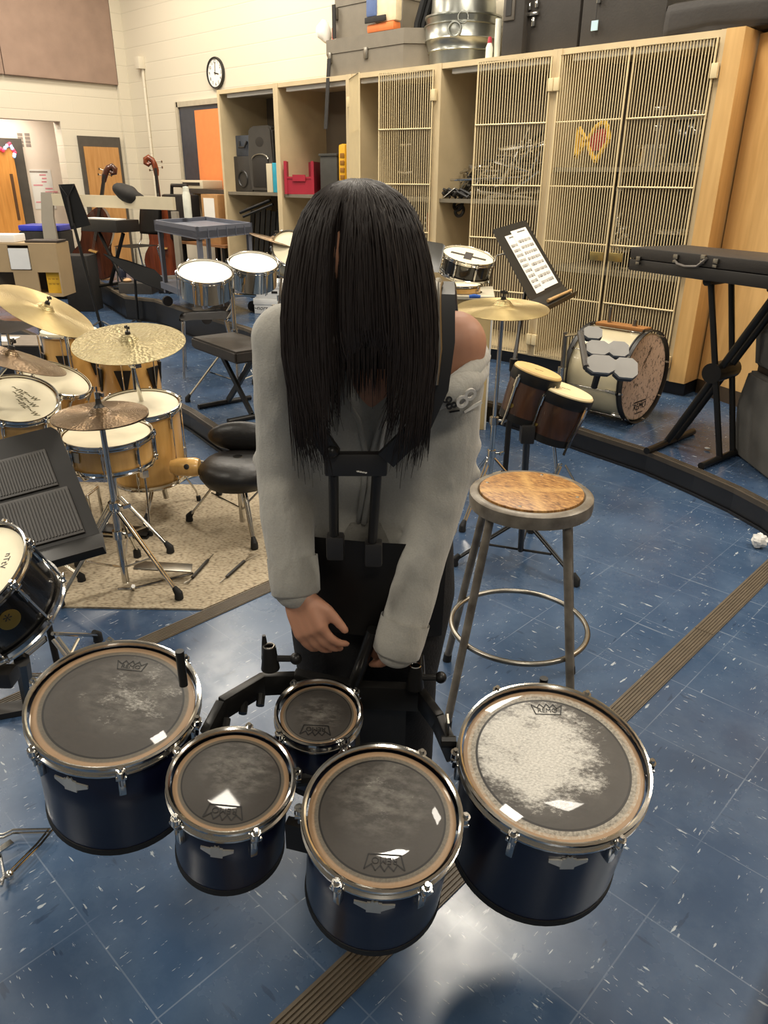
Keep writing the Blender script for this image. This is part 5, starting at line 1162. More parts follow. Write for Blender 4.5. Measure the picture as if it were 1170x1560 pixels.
for s_ in (-1, 1):
    q = bp_-bn*.30+xx*s_*.25-UP*.17; m = MB(); m.tube([q, q+xx*s_*.08-UP*(q.z-H1-.004)], .007, 8); m.build('spur', M_CHROME, rt)
q = bp_-bn*.2+UP*.285; w_ = MB().box(q+UP*.012, (.10, .34, .022), Matrix((xx, -bn, UP)).transposed(), .004).build('wood_plate', wood('honey_wood', (176, 122, 70), (150, 100, 54), .4, 'X', 4), rt)
m = MB(); m.cyl(q+UP*.02+bn*.08, q+UP*.06+bn*.08, .016, None, 10); m.cyl(q+UP*.02-bn*.1, q+UP*.12-bn*.1, .013, None, 10); m.build('mount_post', M_STEEL, rt)
# grey electronic pads on a rack in front of it
t0 = D(915, 545, 3.95); fx_ = Vector((t0.x, t0.y, H1)); t = thing('pad_rack', 'rack of five grey eight-sided drum pads on chrome posts before the signed bass drum', 'drum pads', fx_)
pn = (UP*.62+CAMD*.72).normalized(); px_ = (RH+CAMD*.12); px_ = (px_-pn*px_.dot(pn)).normalized(); py_ = pn.cross(px_)
M_PAD = mat('grey_pad_rubber', (150, 148, 144), .6, 0, .03, 10); M_PADB = mat('dark_pad_base', (44, 44, 46), .5)
def pad(px, py, zc, w, h):
    c_ = D(px, py, zc); pts = [(-.5, -.28), (-.28, -.5), (.28, -.5), (.5, -.28), (.5, .28), (.28, .5), (-.28, .5), (-.5, .28)]
    b_ = MB(); b_.prism([c_+px_*(a*w*1.02)+py_*(b*h*1.02)-pn*.04 for a, b in pts], pn*.022); o_ = b_.build('pad_base', M_PADB, t, False)
    b_ = MB(); b_.prism([c_+px_*(a*w)+py_*(b*h)-pn*.018 for a, b in pts], pn*.018); b_.build('pad', M_PAD, o_, False); return c_
pc = [pad(904, 506, 4.02, .098, .072), pad(911, 529, 3.88, .118, .080), pad(943, 531, 3.93, .105, .086), pad(916, 554, 3.74, .140, .098), pad(954, 560, 3.79, .118, .112)]
m = MB(); q0, q1 = D(884, 508, 4.0), D(893, 560, 3.74); m.tube([q0, q1], .017, 8); m.build('side_rail', mat('grey_rail', (74, 70, 66), .5), t)
m = MB(); m.cyl(D(905, 590, 3.95), D(915, 555, 3.86), .018, None, 8); m.build('arm', M_BLACK, t)
q = P(852, 640, H1); 
for (px, py) in ((858, 506),):
    zc_ = (Vector((q.x, q.y, H1))-C0).dot(FF); m = MB(); m.cyl(Vector((q.x, q.y, H1+.002)), HD(px+4, py, q.dot(FH)), .017, None, 12); m.build('post', M_STEEL, t); tp_ = HD(px+4, py, q.dot(FH)); m = MB(); m.tube([tp_-UP*.02, q0], .010, 8); m.cyl(tp_-UP*.30, tp_-UP*.22, .026, None, 12); m.build('cross_tube', M_CHROME, t)
m = MB(); m.slab(Vector((q.x-.12, q.y-.02, H1+.001)), Vector((.24, 0, 0)), Vector((0, .05, 0)), .02); m.build('foot', M_BLACK, t)
# keyboard case on an X stand
F1, F2, F3, F4 = P(985, 687, H1+.02), P(1056, 657, H1+.02), P(1068, 710, H1+.02), P(1142, 680, H1+.02)
t = thing('keyboard_stand', 'black X shaped keyboard stand on the platform at the right', 'stand', (F1+F4)/2-UP*.02)
for a, b in ((F1, F2), (F3, F4)): m = MB(); m.tube([a, b], .02, 10); fb = m.build('foot_bar', M_BLACKM, t); 
zb = 1.10; K1, K2 = P(957, 411, zb), P(1170, 441, zb); kd = (K2-K1).normalized()
fA, fB = (F1+F2)/2, (F3+F4)/2; xd = (fB-fA).normalized(); sp = (fB-fA).length; wd = Vector((-xd.y, xd.x, 0))
hgt = zb-.04-H1
m = MB()
for s_, off in ((-1, -.02), (1, .02)):
    a = fA+wd*(.05*s_); b = fB+wd*(.0)+UP*(hgt-.0)+xd*.12+wd*(.06*s_)
    m.cyl(a, b, .020, None, 4 if False else 10)
m.build('crossing_arm', M_BLACKM, t)
m = MB()
for s_ in (-1, 1):
    a = fB+wd*(.075*s_)+xd*.0; b = fA+UP*hgt+wd*(.11*s_)+xd*.13; m.cyl(a, b, .017, None, 10)
m.build('crossing_arm', M_BLACKM, t)
cx_ = (fA+fB)/2+UP*(hgt*.5)+xd*.05; m = MB(); m.cyl(cx_-wd*.11, cx_+wd*.12, .055, None, 20); m.build('pivot_disc', M_BLACKM, t)
for e_ in (fB+UP*(hgt+.01)+xd*.12, fA+UP*(hgt+.01)+xd*.13): m = MB(); m.tube([e_-wd*.16, e_+wd*.16], .022, 10); m.build('support_bar', M_RUBBER, t)
kb = P(1040, 367, zb+.125); dp = kd.cross(UP)*-1
if dp.dot(FH) < 0: dp = -dp
t = thing('keyboard_case', 'long black hard keyboard case with chrome latches lying on the X stand', 'case', K1+kd*.6+dp*.2); Lk = (K2-K1).length+.28
m = MB(); m.slab(K1, kd*Lk, dp*.42, .062 if kd.cross(dp).z > 0 else -.062, .006); m.build('case_body', M_BLACKCASE if False else M_BLACK, t)
m = MB(); m.slab(K1+UP*.065, kd*Lk, dp*.42, .06 if kd.cross(dp).z > 0 else -.06, .006); m.build('lid', mat('black_case_lid', (40, 36, 33), .55, 0, .06, 14, .1, 120), t)
def kp(px, py): 
    d_ = ray(px, py); n_ = dp; return C0+d_*((K1-C0).dot(n_)/d_.dot(n_))
hp = [kp(1028, 394), kp(1034, 402), kp(1046, 406), kp(1064, 406), kp(1072, 400), kp(1078, 393)]
m = MB(); m.tube([p-dp*(.012 if 0 < i < 5 else 0) for i, p in enumerate(hp)], .008, 8); m.build('handle', mat('grey_handle', (96, 90, 84), .4, .3), t)
for px, py in ((1031, 391), (1073, 392), (974, 394), (1092, 398)): q = kp(px, py); m = MB(); m.box(q-dp*.006, (.03, .012, .024), Matrix((kd, dp, UP)).transposed(), .003); m.box(q-dp*.008-UP*.024, (.026, .010, .014), Matrix((kd, dp, UP)).transposed(), .002); m.build('latch', M_STEEL, t)
# grey padded speaker stack at the right edge
q = P(1180, 738, H1); zc_ = (q-C0).dot(FF); b = Vector((q.x, q.y, H1)); M_GREYF = mat('grey_carpet', (92, 90, 86), .9, 0, .05, 14, .25, 220)
a = D(1140, 600, zc_); h1_ = D(1150, 573, zc_).z-H1; t = thing('padded_seat', 'dark grey padded seat at the right edge, lower block with a leaning back block', 'chair', b+RH*.25)
m = MB(); pts = [b-RH*.035, b+RH*.6, b+RH*.6+FH*.5, b+FH*.5-RH*.06]; 
def blk(z0, z1, x0, x1, x0t, name, ch=.04):
    m = MB(); A_ = [b+RH*x0+UP*z0, b+RH*(x0-.035)+UP*(z0+(z1-z0)*.62), b+RH*x0t+UP*z1, b+RH*x1+UP*z1, b+RH*x1+UP*z0]; A_ = [v+FH*.0 for v in A_]; m.prism(A_, FH*.5); bmesh.ops.bevel(m.bm, geom=m.bm.edges[:], offset=.014, segments=2, affect='EDGES'); return m.build(name, M_GREYF, t)
hz = h1_; blk(.002, hz-.03, -.01, .6, -.015, 'seat_block'); blk(hz+.0, hz+.32, .01, .6, .055, 'back_block')
m = MB(); m.slab(b+RH*.02+UP*(hz-.032)+FH*.02, RH*.55, UP*.034, -.45); m.build('gap', M_BLACK, t)
# crumpled paper
m = MB(); q = P(1157, 824, .035); m.ball(q, .034, 14)
for v in m.bm.verts: v.co = q+(v.co-q)*(1+.45*mnoise.noise((v.co-q)*70))
tag(m.build('paper_ball', mat('crumpled_white', (232, 230, 226), .7), None, ang=10), 'crumpled white paper ball on the floor at the foot of the curved step', 'paper')
m = MB(); q = P(1078, 683, H1+.012); m.ball(q, .012, 8, (1.6, .8, .6)); tag(m.build('paper_scrap', MATS['crumpled_white'], None), 'tiny white paper scrap beside the keyboard stand foot', 'paper')
# ================================================================== MIDDLE LEFT: bench, timbales, chairs, boxes
def quadslab(p4, t_, name, mt, par, bev=.004):
    m = MB(); m.prism(p4, Vector((0, 0, -t_)))
    if bev: bmesh.ops.bevel(m.bm, geom=m.bm.edges[:], offset=bev, segments=2, affect='EDGES')
    return m.build(name, mt, par)
c4 = [P(290, 513, .6), P(342, 501, .6), P(402, 514, .6), P(358, 537, .6)]; cen = sum(c4, Vector())/4
t = thing('keyboard_bench', 'black padded keyboard bench on crossed black legs, left of the person', 'bench', (cen.x, cen.y, H1)); u = (c4[3]-c4[0]).normalized(); L_ = (c4[3]-c4[0]).length; v = UP.cross(u)
if v.dot(FH) < 0: v = -v
A_ = c4[0]; quadslab([A_, A_+u*L_, A_+u*L_+v*.33, A_+v*.33], .075, 'seat', mat('black_seat_vinyl', (46, 42, 38), .45, 0, .08, 12, .1, 60), t, .012)
ce = A_+u*(L_/2)+v*.165
for s_ in (-1, 1):
    m = MB(); m.box((0, 0, 0), (.04, .02, .62)); a = ce+u*(-s_*.2); a.z = H1+.03; b = ce+u*(s_*.2); b.z = .52; d = b-a; R_ = basis_from(d, v); m.bm.transform(Matrix.Translation((a+b)/2+v*(.02*s_)) @ R_.to_4x4() @ Matrix.Diagonal((.5, 1.8, d.length/.62, 1))); m.build('leg', M_BLACKM, t)
    f_ = ce+u*(s_*.21); f_.z = H1+.018; m = MB(); m.tube([f_-v*.2, f_+v*.2], .017, 10); m.build('foot_bar', M_BLACKM, t)
# timbales
tn = UP+CAMD*.33+RH*.12; M_TSH = mat('polished_steel_shell', (190, 184, 172), .10, 1.0, .03, 6)
for (px, py, zc_, r_, lab, ph) in ((313, 414, 4.85, .168, 'larger chrome timbale with a white head, left of the pair behind the bench', .3), (386, 400, 5.15, .162, 'smaller chrome timbale with a white head, right of the pair beside the person', .1)):
    c_ = D(px, py, zc_); drum('timbale', c_, tn, r_, .16, M_TSH, mat('white_drumhead', (228, 224, 208), .5, 0, .02, 6), 6, .02, 'long', None, lab, 'drum', 'chrome timbales on one stand', ref=RH, phase=ph, loc=(c_.x, c_.y, c_.z-.18), bottom=None)
ta, tb_ = D(313, 414, 4.85), D(386, 400, 5.15); mid = (ta+tb_)/2-UP*.12; fl = Vector((mid.x, mid.y, H1)); t = thing('timbale_stand', 'chrome stand with black rubber feet carrying the two timbales', 'stand', fl)
m = MB(); m.cyl(fl+UP*.1, mid-UP*.05, .015, None, 12); m.tube([ta-UP*.22, mid-UP*.06, tb_-UP*.22], .011, 8); m.cyl(mid-UP*.35, mid-UP*.29, .025, None, 12); m.build('pole', M_CHROME, t); m = MB(); tripod(m, fl, .42, .36, .011, 3, 2.2); m.build('tripod', M_CHROME, t); feet(fl, .36, t, 3, 2.2, .022)
# band chairs
def chair_at(px, py, z, deg, lab, back=True, seat_h=.45, fl=None):
    p = P(px, py, z+seat_h); return band_chair('band_chair', lab, Mz((p.x, p.y, z), deg), back=back)
chair_at(313, 480, H1, CAMZ-78, 'black band chair behind the keyboard bench, under the timbales')
chair_at(209, 374, H2, CAMZ-35, 'black band chair near the double basses, its backrest towards the grey cart')
chair_at(2, 497, H1, CAMZ+80, 'black band chair cut off by the left edge, above the rack toms')
# white boxes stacked
M_BOX = mat('white_carton', (226, 226, 224), .6, 0, .02, 8)
q = P(388, 478, H2); zc_ = (q-C0).dot(FF)
w_ = zc_*44/FPX
bu = (RH*.93-FH*.2).normalized(); bv = Vector((-bu.y, bu.x, 0)); o0 = Vector((q.x, q.y, H2))
for k, (h0, h1, lab) in enumerate(((0.002, .145, 'white carton with dark lettering at the bottom of the stack beside the person'), (.147, .30, 'white carton on top of the stack behind the timbales'))):
    t = thing('carton', lab, 'box', o0+bu*(w_/2)+UP*h0, 0, 'white cartons behind the timbales'); m = MB(); m.slab(o0+UP*h0+bu*.01*k, bu*w_, UP*(h1-h0-.05), -.3, .003); m.build('box_body', M_BOX, t); m = MB(); m.slab(o0+UP*(h1-.055)-bv*.006+bu*(.01*k-.006), bu*(w_+.012), UP*.055, -.312, .003); m.build('lid', M_BOX, t)
    me = text_mesh('Canson'[0:0]+'lyrics', .05, .0005, .3); MB().add(text_mesh('~nors', .06, .0005, .3), frame(o0+bu*w_*.22+UP*(h0+.055)-bv*.0015+bu*.01*k, bu, UP)).build('lettering', M_BLACK, t, False); m = MB(); m.slab(o0+bu*w_*.62+UP*(h0+.05)-bv*.002+bu*.01*k, bu*.06, UP*.022, .001); m.build('hand_hole', M_BLACK, t)
# small cymbal and cream drum beside the hair
lc = D(418, 366, 5.6); b = Vector((lc.x, lc.y, H2))-RH*.02-FH*.0; t = boom_stand('splash_cymbal', 'dark cymbal tilted edge-on beside the hair, before the storage cabinets', b, None, lc-UP*.1+RH*.06, lc, UP+RH*.28-CAMD*.02, .19, M_CYMD, '', 1.0, .22)
oc = D(443, 378, 5.5); drum('tom_drum', oc, UP*.5+RH*.2+CAMD*.75, .13, .2, M_CREAMSH, M_HEAD, 6, .04, True, None, 'cream tom drum mostly hidden behind the hair, under the dark cymbal', 'drum', ref=RH, loc=(oc.x, oc.y, oc.z-.25))
q = Vector((oc.x, oc.y, H2)) if oc.y > 4.3 else Vector((oc.x, oc.y, H1)); t = thing('drum_stand', 'thin chrome stand holding the cream tom behind the hair', 'stand', q); m = MB(); m.cyl(q+UP*.02, oc-UP*.12+FH*.12, .012, None, 10); m.build('pole', M_CHROME, t); m = MB(); tripod(m, q, .3, .25, .008, 3, .1); m.build('tripod', M_CHROME, t)
# black music stand and hardware behind the shoulder
t0 = D(664, 392, 4.6); pb = Vector((t0.x, t0.y, H1)); t = thing('music_stand', 'black music stand desk seen behind the hair, left of the taped snare', 'music stand', pb); a = D(620, 362, 4.7); b_ = D(674, 371, 4.6); c_ = D(668, 415, 4.45); m = MB(); m.prism([a, b_, D(678, 374, 4.6), c_, D(620, 415, 4.5)], FH*.006); m.build('desk', M_BLACKM, t); m = MB(); m.cyl(pb+UP*.02, D(648, 400, 4.62), .013, None, 10); tripod(m, pb, .15, .25, .009, 3, .5, False); m.build('pole', M_BLACKM, t)
# ================================================================== BACK LEFT CORNER
# bass rack: post, rail
pf = P(97, 448, .2); dh = pf.dot(FH); pb = Vector((pf.x, pf.y, H1)); ztop = HD(68, 294, dh).z; t = thing('bass_rack', 'cream wooden rack rail with a wide grey end post before the left wall', 'rack', pb)
M_GREYP = mat('grey_laminate_post', (150, 142, 128), .5, 0, .03, 6)
wA = HD(62, 294, dh); wB = HD(80, 294, dh); wC = HD(81, 445, dh); 
m = MB(); 
def vv(px, py): return HD(px, py, dh)
m.prism([vv(62, 293), vv(80, 293), vv(81, 330), vv(102, 450), vv(78, 450), vv(63, 335)], FH*.04); m.build('end_post', M_GREYP, t)
e1 = HD(262, 297, dh-1.15); e1.z = ztop-.01; a = HD(78, 297, dh); a.z = ztop-.01; d = e1-a
m = MB(); m.slab(a, d, -UP*.13, .04); m.build('rail', mat('cream_laminate', (206, 194, 166), .5, 0, .03, 5), t)
m = MB(); m.slab(Vector((e1.x, e1.y, H2)), d.normalized()*.08, UP*(ztop-.15-H2), .04); m.build('end_post', M_GREYP, t)
m = MB(); m.slab(pb+RH*.0, RH*.2, FH*-.28, .03); m.build('foot', M_GREYP, t)
# double basses: scroll, neck, body
M_VAR = wood('bass_varnish', (122, 58, 30), (84, 38, 20), .25, 'Z', 4, .5); M_EB = mat('ebony', (30, 24, 20), .4)
def bass(lab, px, py, dh, lean, col_):
    top = HD(px, py, dh); z0 = H2+.02; s_ = top.z-z0; k = s_/1.83; base = Vector((top.x, top.y, z0))+RH*lean*s_; ax = (top-base).normalized(); fx = (CAMD*.9+RH*.1); fx = (fx-ax*fx.dot(ax)).normalized(); sx_ = ax.cross(fx)
    t = thing('double_bass', lab, 'double bass', base, 0, 'double basses in the rack'); X = lambda a, h, f=0.0: base+sx_*(a*k)+ax*(h*k)+fx*(f*k)
    half = [(0, .03), (.20, .04), (.31, .12), (.335, .25), (.30, .38), (.22, .47), (.20, .56), (.235, .70), (.24, .80), (.19, .93), (.10, 1.06), (.035, 1.12)]
    out = [X(a, h, -.09) for a, h in half]+[X(-a, h, -.09) for a, h in half[::-1] if a > 0]
    m = MB(); m.prism(out, fx*(.18*k)); bmesh.ops.bevel(m.bm, geom=[e for e in m.bm.edges], offset=.012, segments=2, affect='EDGES'); m.build('body', col_, t)
    m = MB(); m.slab(X(-.022, .62, .10), sx_*(.044*k), ax*(.99*k), .02*k); m.build('fingerboard', M_EB, t)
    m = MB(); m.tube([X(0, 1.08, .05), X(0, 1.55, .075)], [.032*k, .022*k], 10); m.build('neck', col_, t)
    m = MB(); cu = -1 if lean == 0 else 1; m.tube([X(0, 1.5, .075), X(0, 1.58, .07), X(cu*.015, 1.66, .075), X(cu*.04, 1.72, .08), X(cu*.09, 1.755, .085), X(cu*.135, 1.73, .085), X(cu*.14, 1.68, .085), X(cu*.10, 1.655, .085), X(cu*.07, 1.68, .085), X(cu*.09, 1.70, .085)], [v_*k for v_ in (.034, .046, .046, .044, .046, .044, .04, .034, .03, .02)], 10); sc = m.build('scroll', col_, t)
    for h in (1.60, 1.68):
        for sd in (-1, 1): m = MB(); m.cyl(X(0, h+.02*sd, .06), X(.085*sd, h+.02*sd, .06), .006*k, None, 6); m.box(X(.095*sd, h+.02*sd, .06), (.03*k, .008, .03*k)); m.build('tuning_peg', M_STEEL, sc)
    m = MB()
    for j in range(4): m.cyl(X(-.018+.012*j, .30, .17), X(-.012+.008*j, 1.6, .10), .0018, None, 4)
    m.build('strings', M_STEEL, t); m = MB(); m.slab(X(-.06, .44, .09), sx_*.12*k, ax*.02*k, .09*k); m.build('bridge', M_MAPLE, t)
    return t
bass('double bass with a dark scroll before the wooden door, leaning right', 166, 234, 9.9, -.30, wood('dark_bass_varnish', (84, 44, 26), (56, 28, 16), .25, 'Z', 4, .5)); bass('reddish double bass beside the wall conduit, behind the black chair', 236, 232, 10.1, .0, M_VAR)
# hat / black bag on the rail
q = HD(196, 296, dh-.75); m = MB(); m.ball(q, 1, 18, (.19, .10, .085), RC @ Matrix.Rotation(.35, 3, 'Y')); m.ball(q+RH*.13-UP*.07, 1, 14, (.10, .08, .05), RC @ Matrix.Rotation(.6, 3, 'Y'))
for v_ in m.bm.verts: v_.co += (v_.co-q).normalized()*(.03*mnoise.noise(v_.co*9))
tag(m.build('black_hat', M_DARK, None, ang=180), 'floppy black hat lying on the cream rack rail', 'hat')
# music stand seen from behind and the keyboard
pd = 7.4
def v7(px, py, d_=pd): return HD(px, py, d_)
fb = P(146, 463, H1); pb = Vector((v7(141, 400).x, v7(141, 400).y, H1)); t = thing('music_stand', 'black music stand seen from behind, in front of the electric keyboard at left', 'music stand', pb)
m = MB(); m.prism([v7(89, 281), v7(113, 280), v7(138, 343), v7(108, 350)], FH*.01); m.build('desk', M_BLACKM, t); m = MB(); m.tube([v7(103, 300, pd-.015), v7(111, 344, pd-.015)], .012, 8); m.tube([v7(90, 282, pd-.01), v7(104, 300, pd-.012), v7(113, 281, pd-.01)], .006, 6); m.build('rib', M_BLACK, t)
m = MB(); m.cyl(pb+UP*.02, v7(112, 340), .014, None, 10); tripod(m, pb, .15, .28, .010, 3, .5, False); m.build('pole', M_BLACKM, t)
zk = HD(165, 345, 9.05).z; kA, kB = HD(124, 352, 9.2), HD(178, 352, 8.9); kA.z = kB.z = zk-.06; d = kB-kA; dv = UP.cross(d.normalized()); dv = dv if dv.dot(FH) > 0 else -dv
t = thing('electric_keyboard', 'black electric keyboard on a crossed stand in front of the double basses', 'keyboard', Vector(((kA.x+kB.x)/2, (kA.y+kB.y)/2, H2)))
m = MB(); m.slab(kA, d, dv*.34, .13 if d.cross(dv).z > 0 else -.13, .01); m.build('body', M_BLACK, t); m = MB(); m.slab(kA+UP*.132+d*.05+dv*.04, d*.9, dv*.14, .012); m.build('keys', M_WHITE, t)
for s_ in (-1, 1):
    c_ = kA+d*.5+dv*.17; a = c_-d*.28*s_; a.z = H2+.02; b = c_+d*.28*s_; b.z = zk-.08; m = MB(); m.cyl(a+dv*.03*s_, b+dv*.03*s_, .022, None, 8); m.build('leg', M_BLACKM, t); f_ = c_+d*.28*s_; f_.z = H2+.02; m = MB(); m.tube([f_-dv*.2, f_+dv*.2], .018, 8); m.build('foot_bar', M_BLACKM, t)
# grey utility cart
zt = 1.19; R4 = [P(234, 335, zt), P(312, 331, zt), P(384, 339, zt), P(300, 346, zt)]; A_ = R4[3]; u = (R4[2]-A_); v = (R4[0]-A_)
t = thing('utility_cart', 'grey plastic utility cart with a ribbed top, behind the timbales', 'cart', (A_+(u+v)*.5).xy.to_3d()+UP*H2); M_CART = mat('grey_blue_plastic', (98, 102, 114), .5, 0, .03, 10, .1, 80)
m = MB(); n_ = u.cross(v); sg = 1 if n_.z > 0 else -1
m.slab(A_-UP*.09, u, v, sg*.055)
for (o_, a, b) in ((A_, u, v*.035), (A_+v*.965, u, v*.035), (A_, v, u*.03), (A_+u*.97, v, u*.03)): m.slab(o_-UP*.10, a, b, .10*(1 if a.cross(b).z > 0 else -1))
m.build('top_tray', M_CART, t)
for i in range(1, 6): m = MB(); m.slab(A_+u*(i/6)-UP*.10-v.normalized()*.003, u.normalized()*.008, UP*.085, .004); m.build('rib', M_CART, t)
for fu, fv in ((.02, .02), (.93, .02), (.02, .92), (.93, .92)):
    p = A_+u*fu+v*fv; m = MB(); w_ = .055; p = Vector((p.x, p.y, H2+.14)); m.slab(p, u.normalized()*w_, v.normalized()*w_, (zt-.1-H2-.14)*sg); lg = m.build('leg', M_CART, t); m = MB(); m.cyl(p+u.normalized()*.03+v.normalized()*.01-UP*.085, p+u.normalized()*.03+v.normalized()*.05-UP*.085, .05, None, 16); m.build('caster', M_BLACK, lg)
m = MB(); m.slab(A_-UP*(zt-H2-.18), u, v, sg*.06); m.build('lower_tray', M_CART, t)
# desk with case, bottle, box, printer behind the cart
dz = 1.02; q0, q1 = HD(262, 345, 9.0), AY(333, 352, 5.9); a = Vector((-9.35, 5.05, 0)); b = Vector((-7.75, 5.05, 0)); t = thing('desk', 'wooden desk behind the grey cart with a printer shelf', 'desk', Vector((-8.2, 5.6, H2)))
M_DESK = wood('desk_wood', (150, 104, 66), (120, 82, 50), .45, 'X', 4); zd = HD(322, 384-6, 9.2).z
def dpt(px, py, y): return AY(px, py, y)
zt_ = dpt(322, 383, 5.4).z; zt_ = max(.85, min(1.1, zt_)); m = MB(); m.bb(-8.75, -7.72, 5.35, 5.95, zt_-.03, zt_); m.build('top', M_DESK, t, False)
for xx_ in (-8.7, -7.82):
    for yy_ in (5.38, 5.88): m = MB(); m.bb(xx_, xx_+.05, yy_, yy_+.05, H2+.001, zt_-.03); m.build('leg', M_BLACKM, t, False)
zs = dpt(305, 288, 5.7).z; m = MB(); m.bb(-8.75, -7.75, 5.62, 6.0, zs-.05, zs); m.build('upper_shelf', mat('dark_shelf', (70, 62, 54), .5), t, False)
for xx_ in (-8.73, -7.79): m = MB(); m.bb(xx_, xx_+.03, 5.64, 5.98, zt_, zs-.05); m.build('shelf_side', MATS['cream_laminate'], t, False)
def on(px, y, z): p = AY(px, 300, y); return Vector((p.x, y, z))
p0, p1 = AY(284, 280, 5.75), AY(318, 280, 5.75); t = thing('printer', 'cream printer on the shelf below the dark window', 'printer', (p0.x*.5+p1.x*.5, 5.8, zs)); m = MB(); m.bb(p0.x, p1.x, 5.66, 5.96, zs+.001, zs+.10, .015); m.build('body', MATS['cream_laminate'], t); m = MB(); m.bb(p0.x+.06, p1.x-.06, 5.655, 5.661, zs+.04, zs+.075); m.build('paper_slot', M_BLACK, t)
p0, p1 = AY(257, 330, 5.45), AY(290, 330, 5.45); zc0 = zt_; hh = AY(270, 296, 5.45).z; t = thing('amplifier_case', 'black amplifier case with a top handle standing on the desk', 'case', (p0.x*.5+p1.x*.5, 5.5, zt_)); m = MB(); m.bb(p0.x, p1.x, 5.37, 5.61, zt_+.001, hh, .03); m.build('body', M_BLACK, t); m = MB(); m.tube([(p0.x+.06, 5.49, hh-.01), (p0.x+.08, 5.49, hh+.10), (p1.x-.08, 5.49, hh+.10), (p1.x-.06, 5.49, hh-.01)], .022, 8); m.build('handle', M_BLACK, t)
p0 = AY(287, 315, 5.36-.02); t = thing('bottle', 'tall white bottle standing before the black amplifier case', 'bottle', P(287, 331, 1.19)); bq = P(287, 332, 1.195); m = MB(); m.lathe([(0, 0), (.038, 0), (.04, .01), (.04, .21), (.03, .25), (0, .25)], bq, UP, 20); m.build('body', mat('white_plastic', (226, 226, 210), .4), t); m = MB(); m.lathe([(.031, .25), (.03, .29), (0, .295)], bq, UP, 16); m.build('cap', mat('white_plastic', (226, 226, 210), .4), t)
p0, p1 = AY(313, 318, 5.45), AY(334, 318, 5.45); t = thing('cardboard_box', 'small brown cardboard box with a white label on the desk', 'box', (p0.x*.5+p1.x*.5, 5.5, zt_)); h0 = AY(320, 296, 5.45).z; m = MB(); m.bb(p0.x, p1.x+.05, 5.40, 5.60, zt_+.001, h0, .004); m.build('box_body', mat('cardboard', (168, 126, 78), .7), t); m = MB(); m.bb(p0.x+.05, p1.x-.02, 5.397, 5.401, zt_+.08, h0-.04); m.build('label_sheet', M_WHITE, t)
# low black case and dark soft bag under the cart
p = HD(238, 414, 8.7); p.z = H2+.002; m = MB(); m.slab(p, RH*.42, UP*.10, -.3, .01); t_ = m.build('mixer_case', M_BLACK, None); tag(t_, 'flat black equipment case on the platform under the grey cart', 'case')
# cubby shelf at the far left
cdh = 8.1
def c8(px, py, d_=cdh): return HD(px, py, d_)
zb_ = c8(60, 455).z; t = thing('cubby_shelf', 'tan cubby shelf with square compartments at the left, before the open door', 'shelf', Vector((c8(40, 440).x, c8(40, 440).y, 0)))
lA, lB = c8(-40, 372), c8(84, 371); top_z = lB.z; lA.z = lB.z = top_z; d = lB-lA; Lx = d.length; dx_ = d.normalized(); dy_ = Vector((-dx_.y, dx_.x, 0)); M_CUB = mat('tan_melamine', (172, 148, 112), .5, 0, .03, 5); bot = c8(97, 452).z
hS = top_z-bot
def cell(i0, i1, z0, z1, mt, name, dep=.34, off=0.0): m = MB(); m.slab(lA+dx_*(i0*Lx)+UP*(z0-top_z)+dy_*off, dx_*((i1-i0)*Lx), UP*(z1-z0), -dep); return m.build(name, mt, t, False)
zm = bot+hS*.48
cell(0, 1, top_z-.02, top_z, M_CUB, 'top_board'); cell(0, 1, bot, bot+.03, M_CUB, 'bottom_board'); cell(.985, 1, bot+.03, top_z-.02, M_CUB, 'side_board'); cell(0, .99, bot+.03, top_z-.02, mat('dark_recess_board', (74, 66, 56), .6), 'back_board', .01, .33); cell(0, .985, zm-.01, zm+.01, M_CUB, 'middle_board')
cell(.66, .985, zm+.01, top_z-.02, M_CUB, 'door_panel', .02); cell(.0, .40, zm+.01, top_z-.02, M_CUB, 'door_panel', .02); cell(.42, .72, bot+.03, zm-.01, M_CUB, 'door_panel', .02)
cell(.41, .65, zm+.02, top_z-.05, M_BOX, 'white_panel', .02, -.01)
yb0 = P(0, 0, 5) if False else None; q = lA+dx_*(.88*Lx)+UP*(bot+.031-top_z)+dy_*.05; t2_ = thing('yellow_box', 'small yellow box inside the lower right compartment of the tan shelf', 'box', q); m = MB(); m.slab(q-dx_*.07, dx_*.14, UP*.21, -.1); m.build('box_body', mat('yellow_card', (226, 176, 44), .6), t2_, False); m = MB()
for r__ in range(2): m.add(text_mesh('W W W', .03, .0003), frame(q-dx_*.0+UP*(.14-.05*r__)-dy_*.0008, dx_, UP))
m.build('lettering', mat('brown_ink', (120, 78, 22), .6), t2_, False)
q = lA+dx_*(.60*Lx)+UP*.002+dy_*.05; m = MB(); m.slab(q, dx_*.34, dy_*.24, .022, .004); tag(m.build('laptop', mat('dark_laptop', (56, 50, 46), .5), None), 'closed dark laptop lying on top of the tan cubby shelf', 'laptop')
q = lA+dx_*(.1*Lx)+UP*.002+dy_*.05; m = MB(); m.slab(q, dx_*(.38*Lx), dy_*.26, .075, .008); tag(m.build('white_tray', M_BOX, None), 'white flat box on the tan cubby shelf at the left edge', 'box')
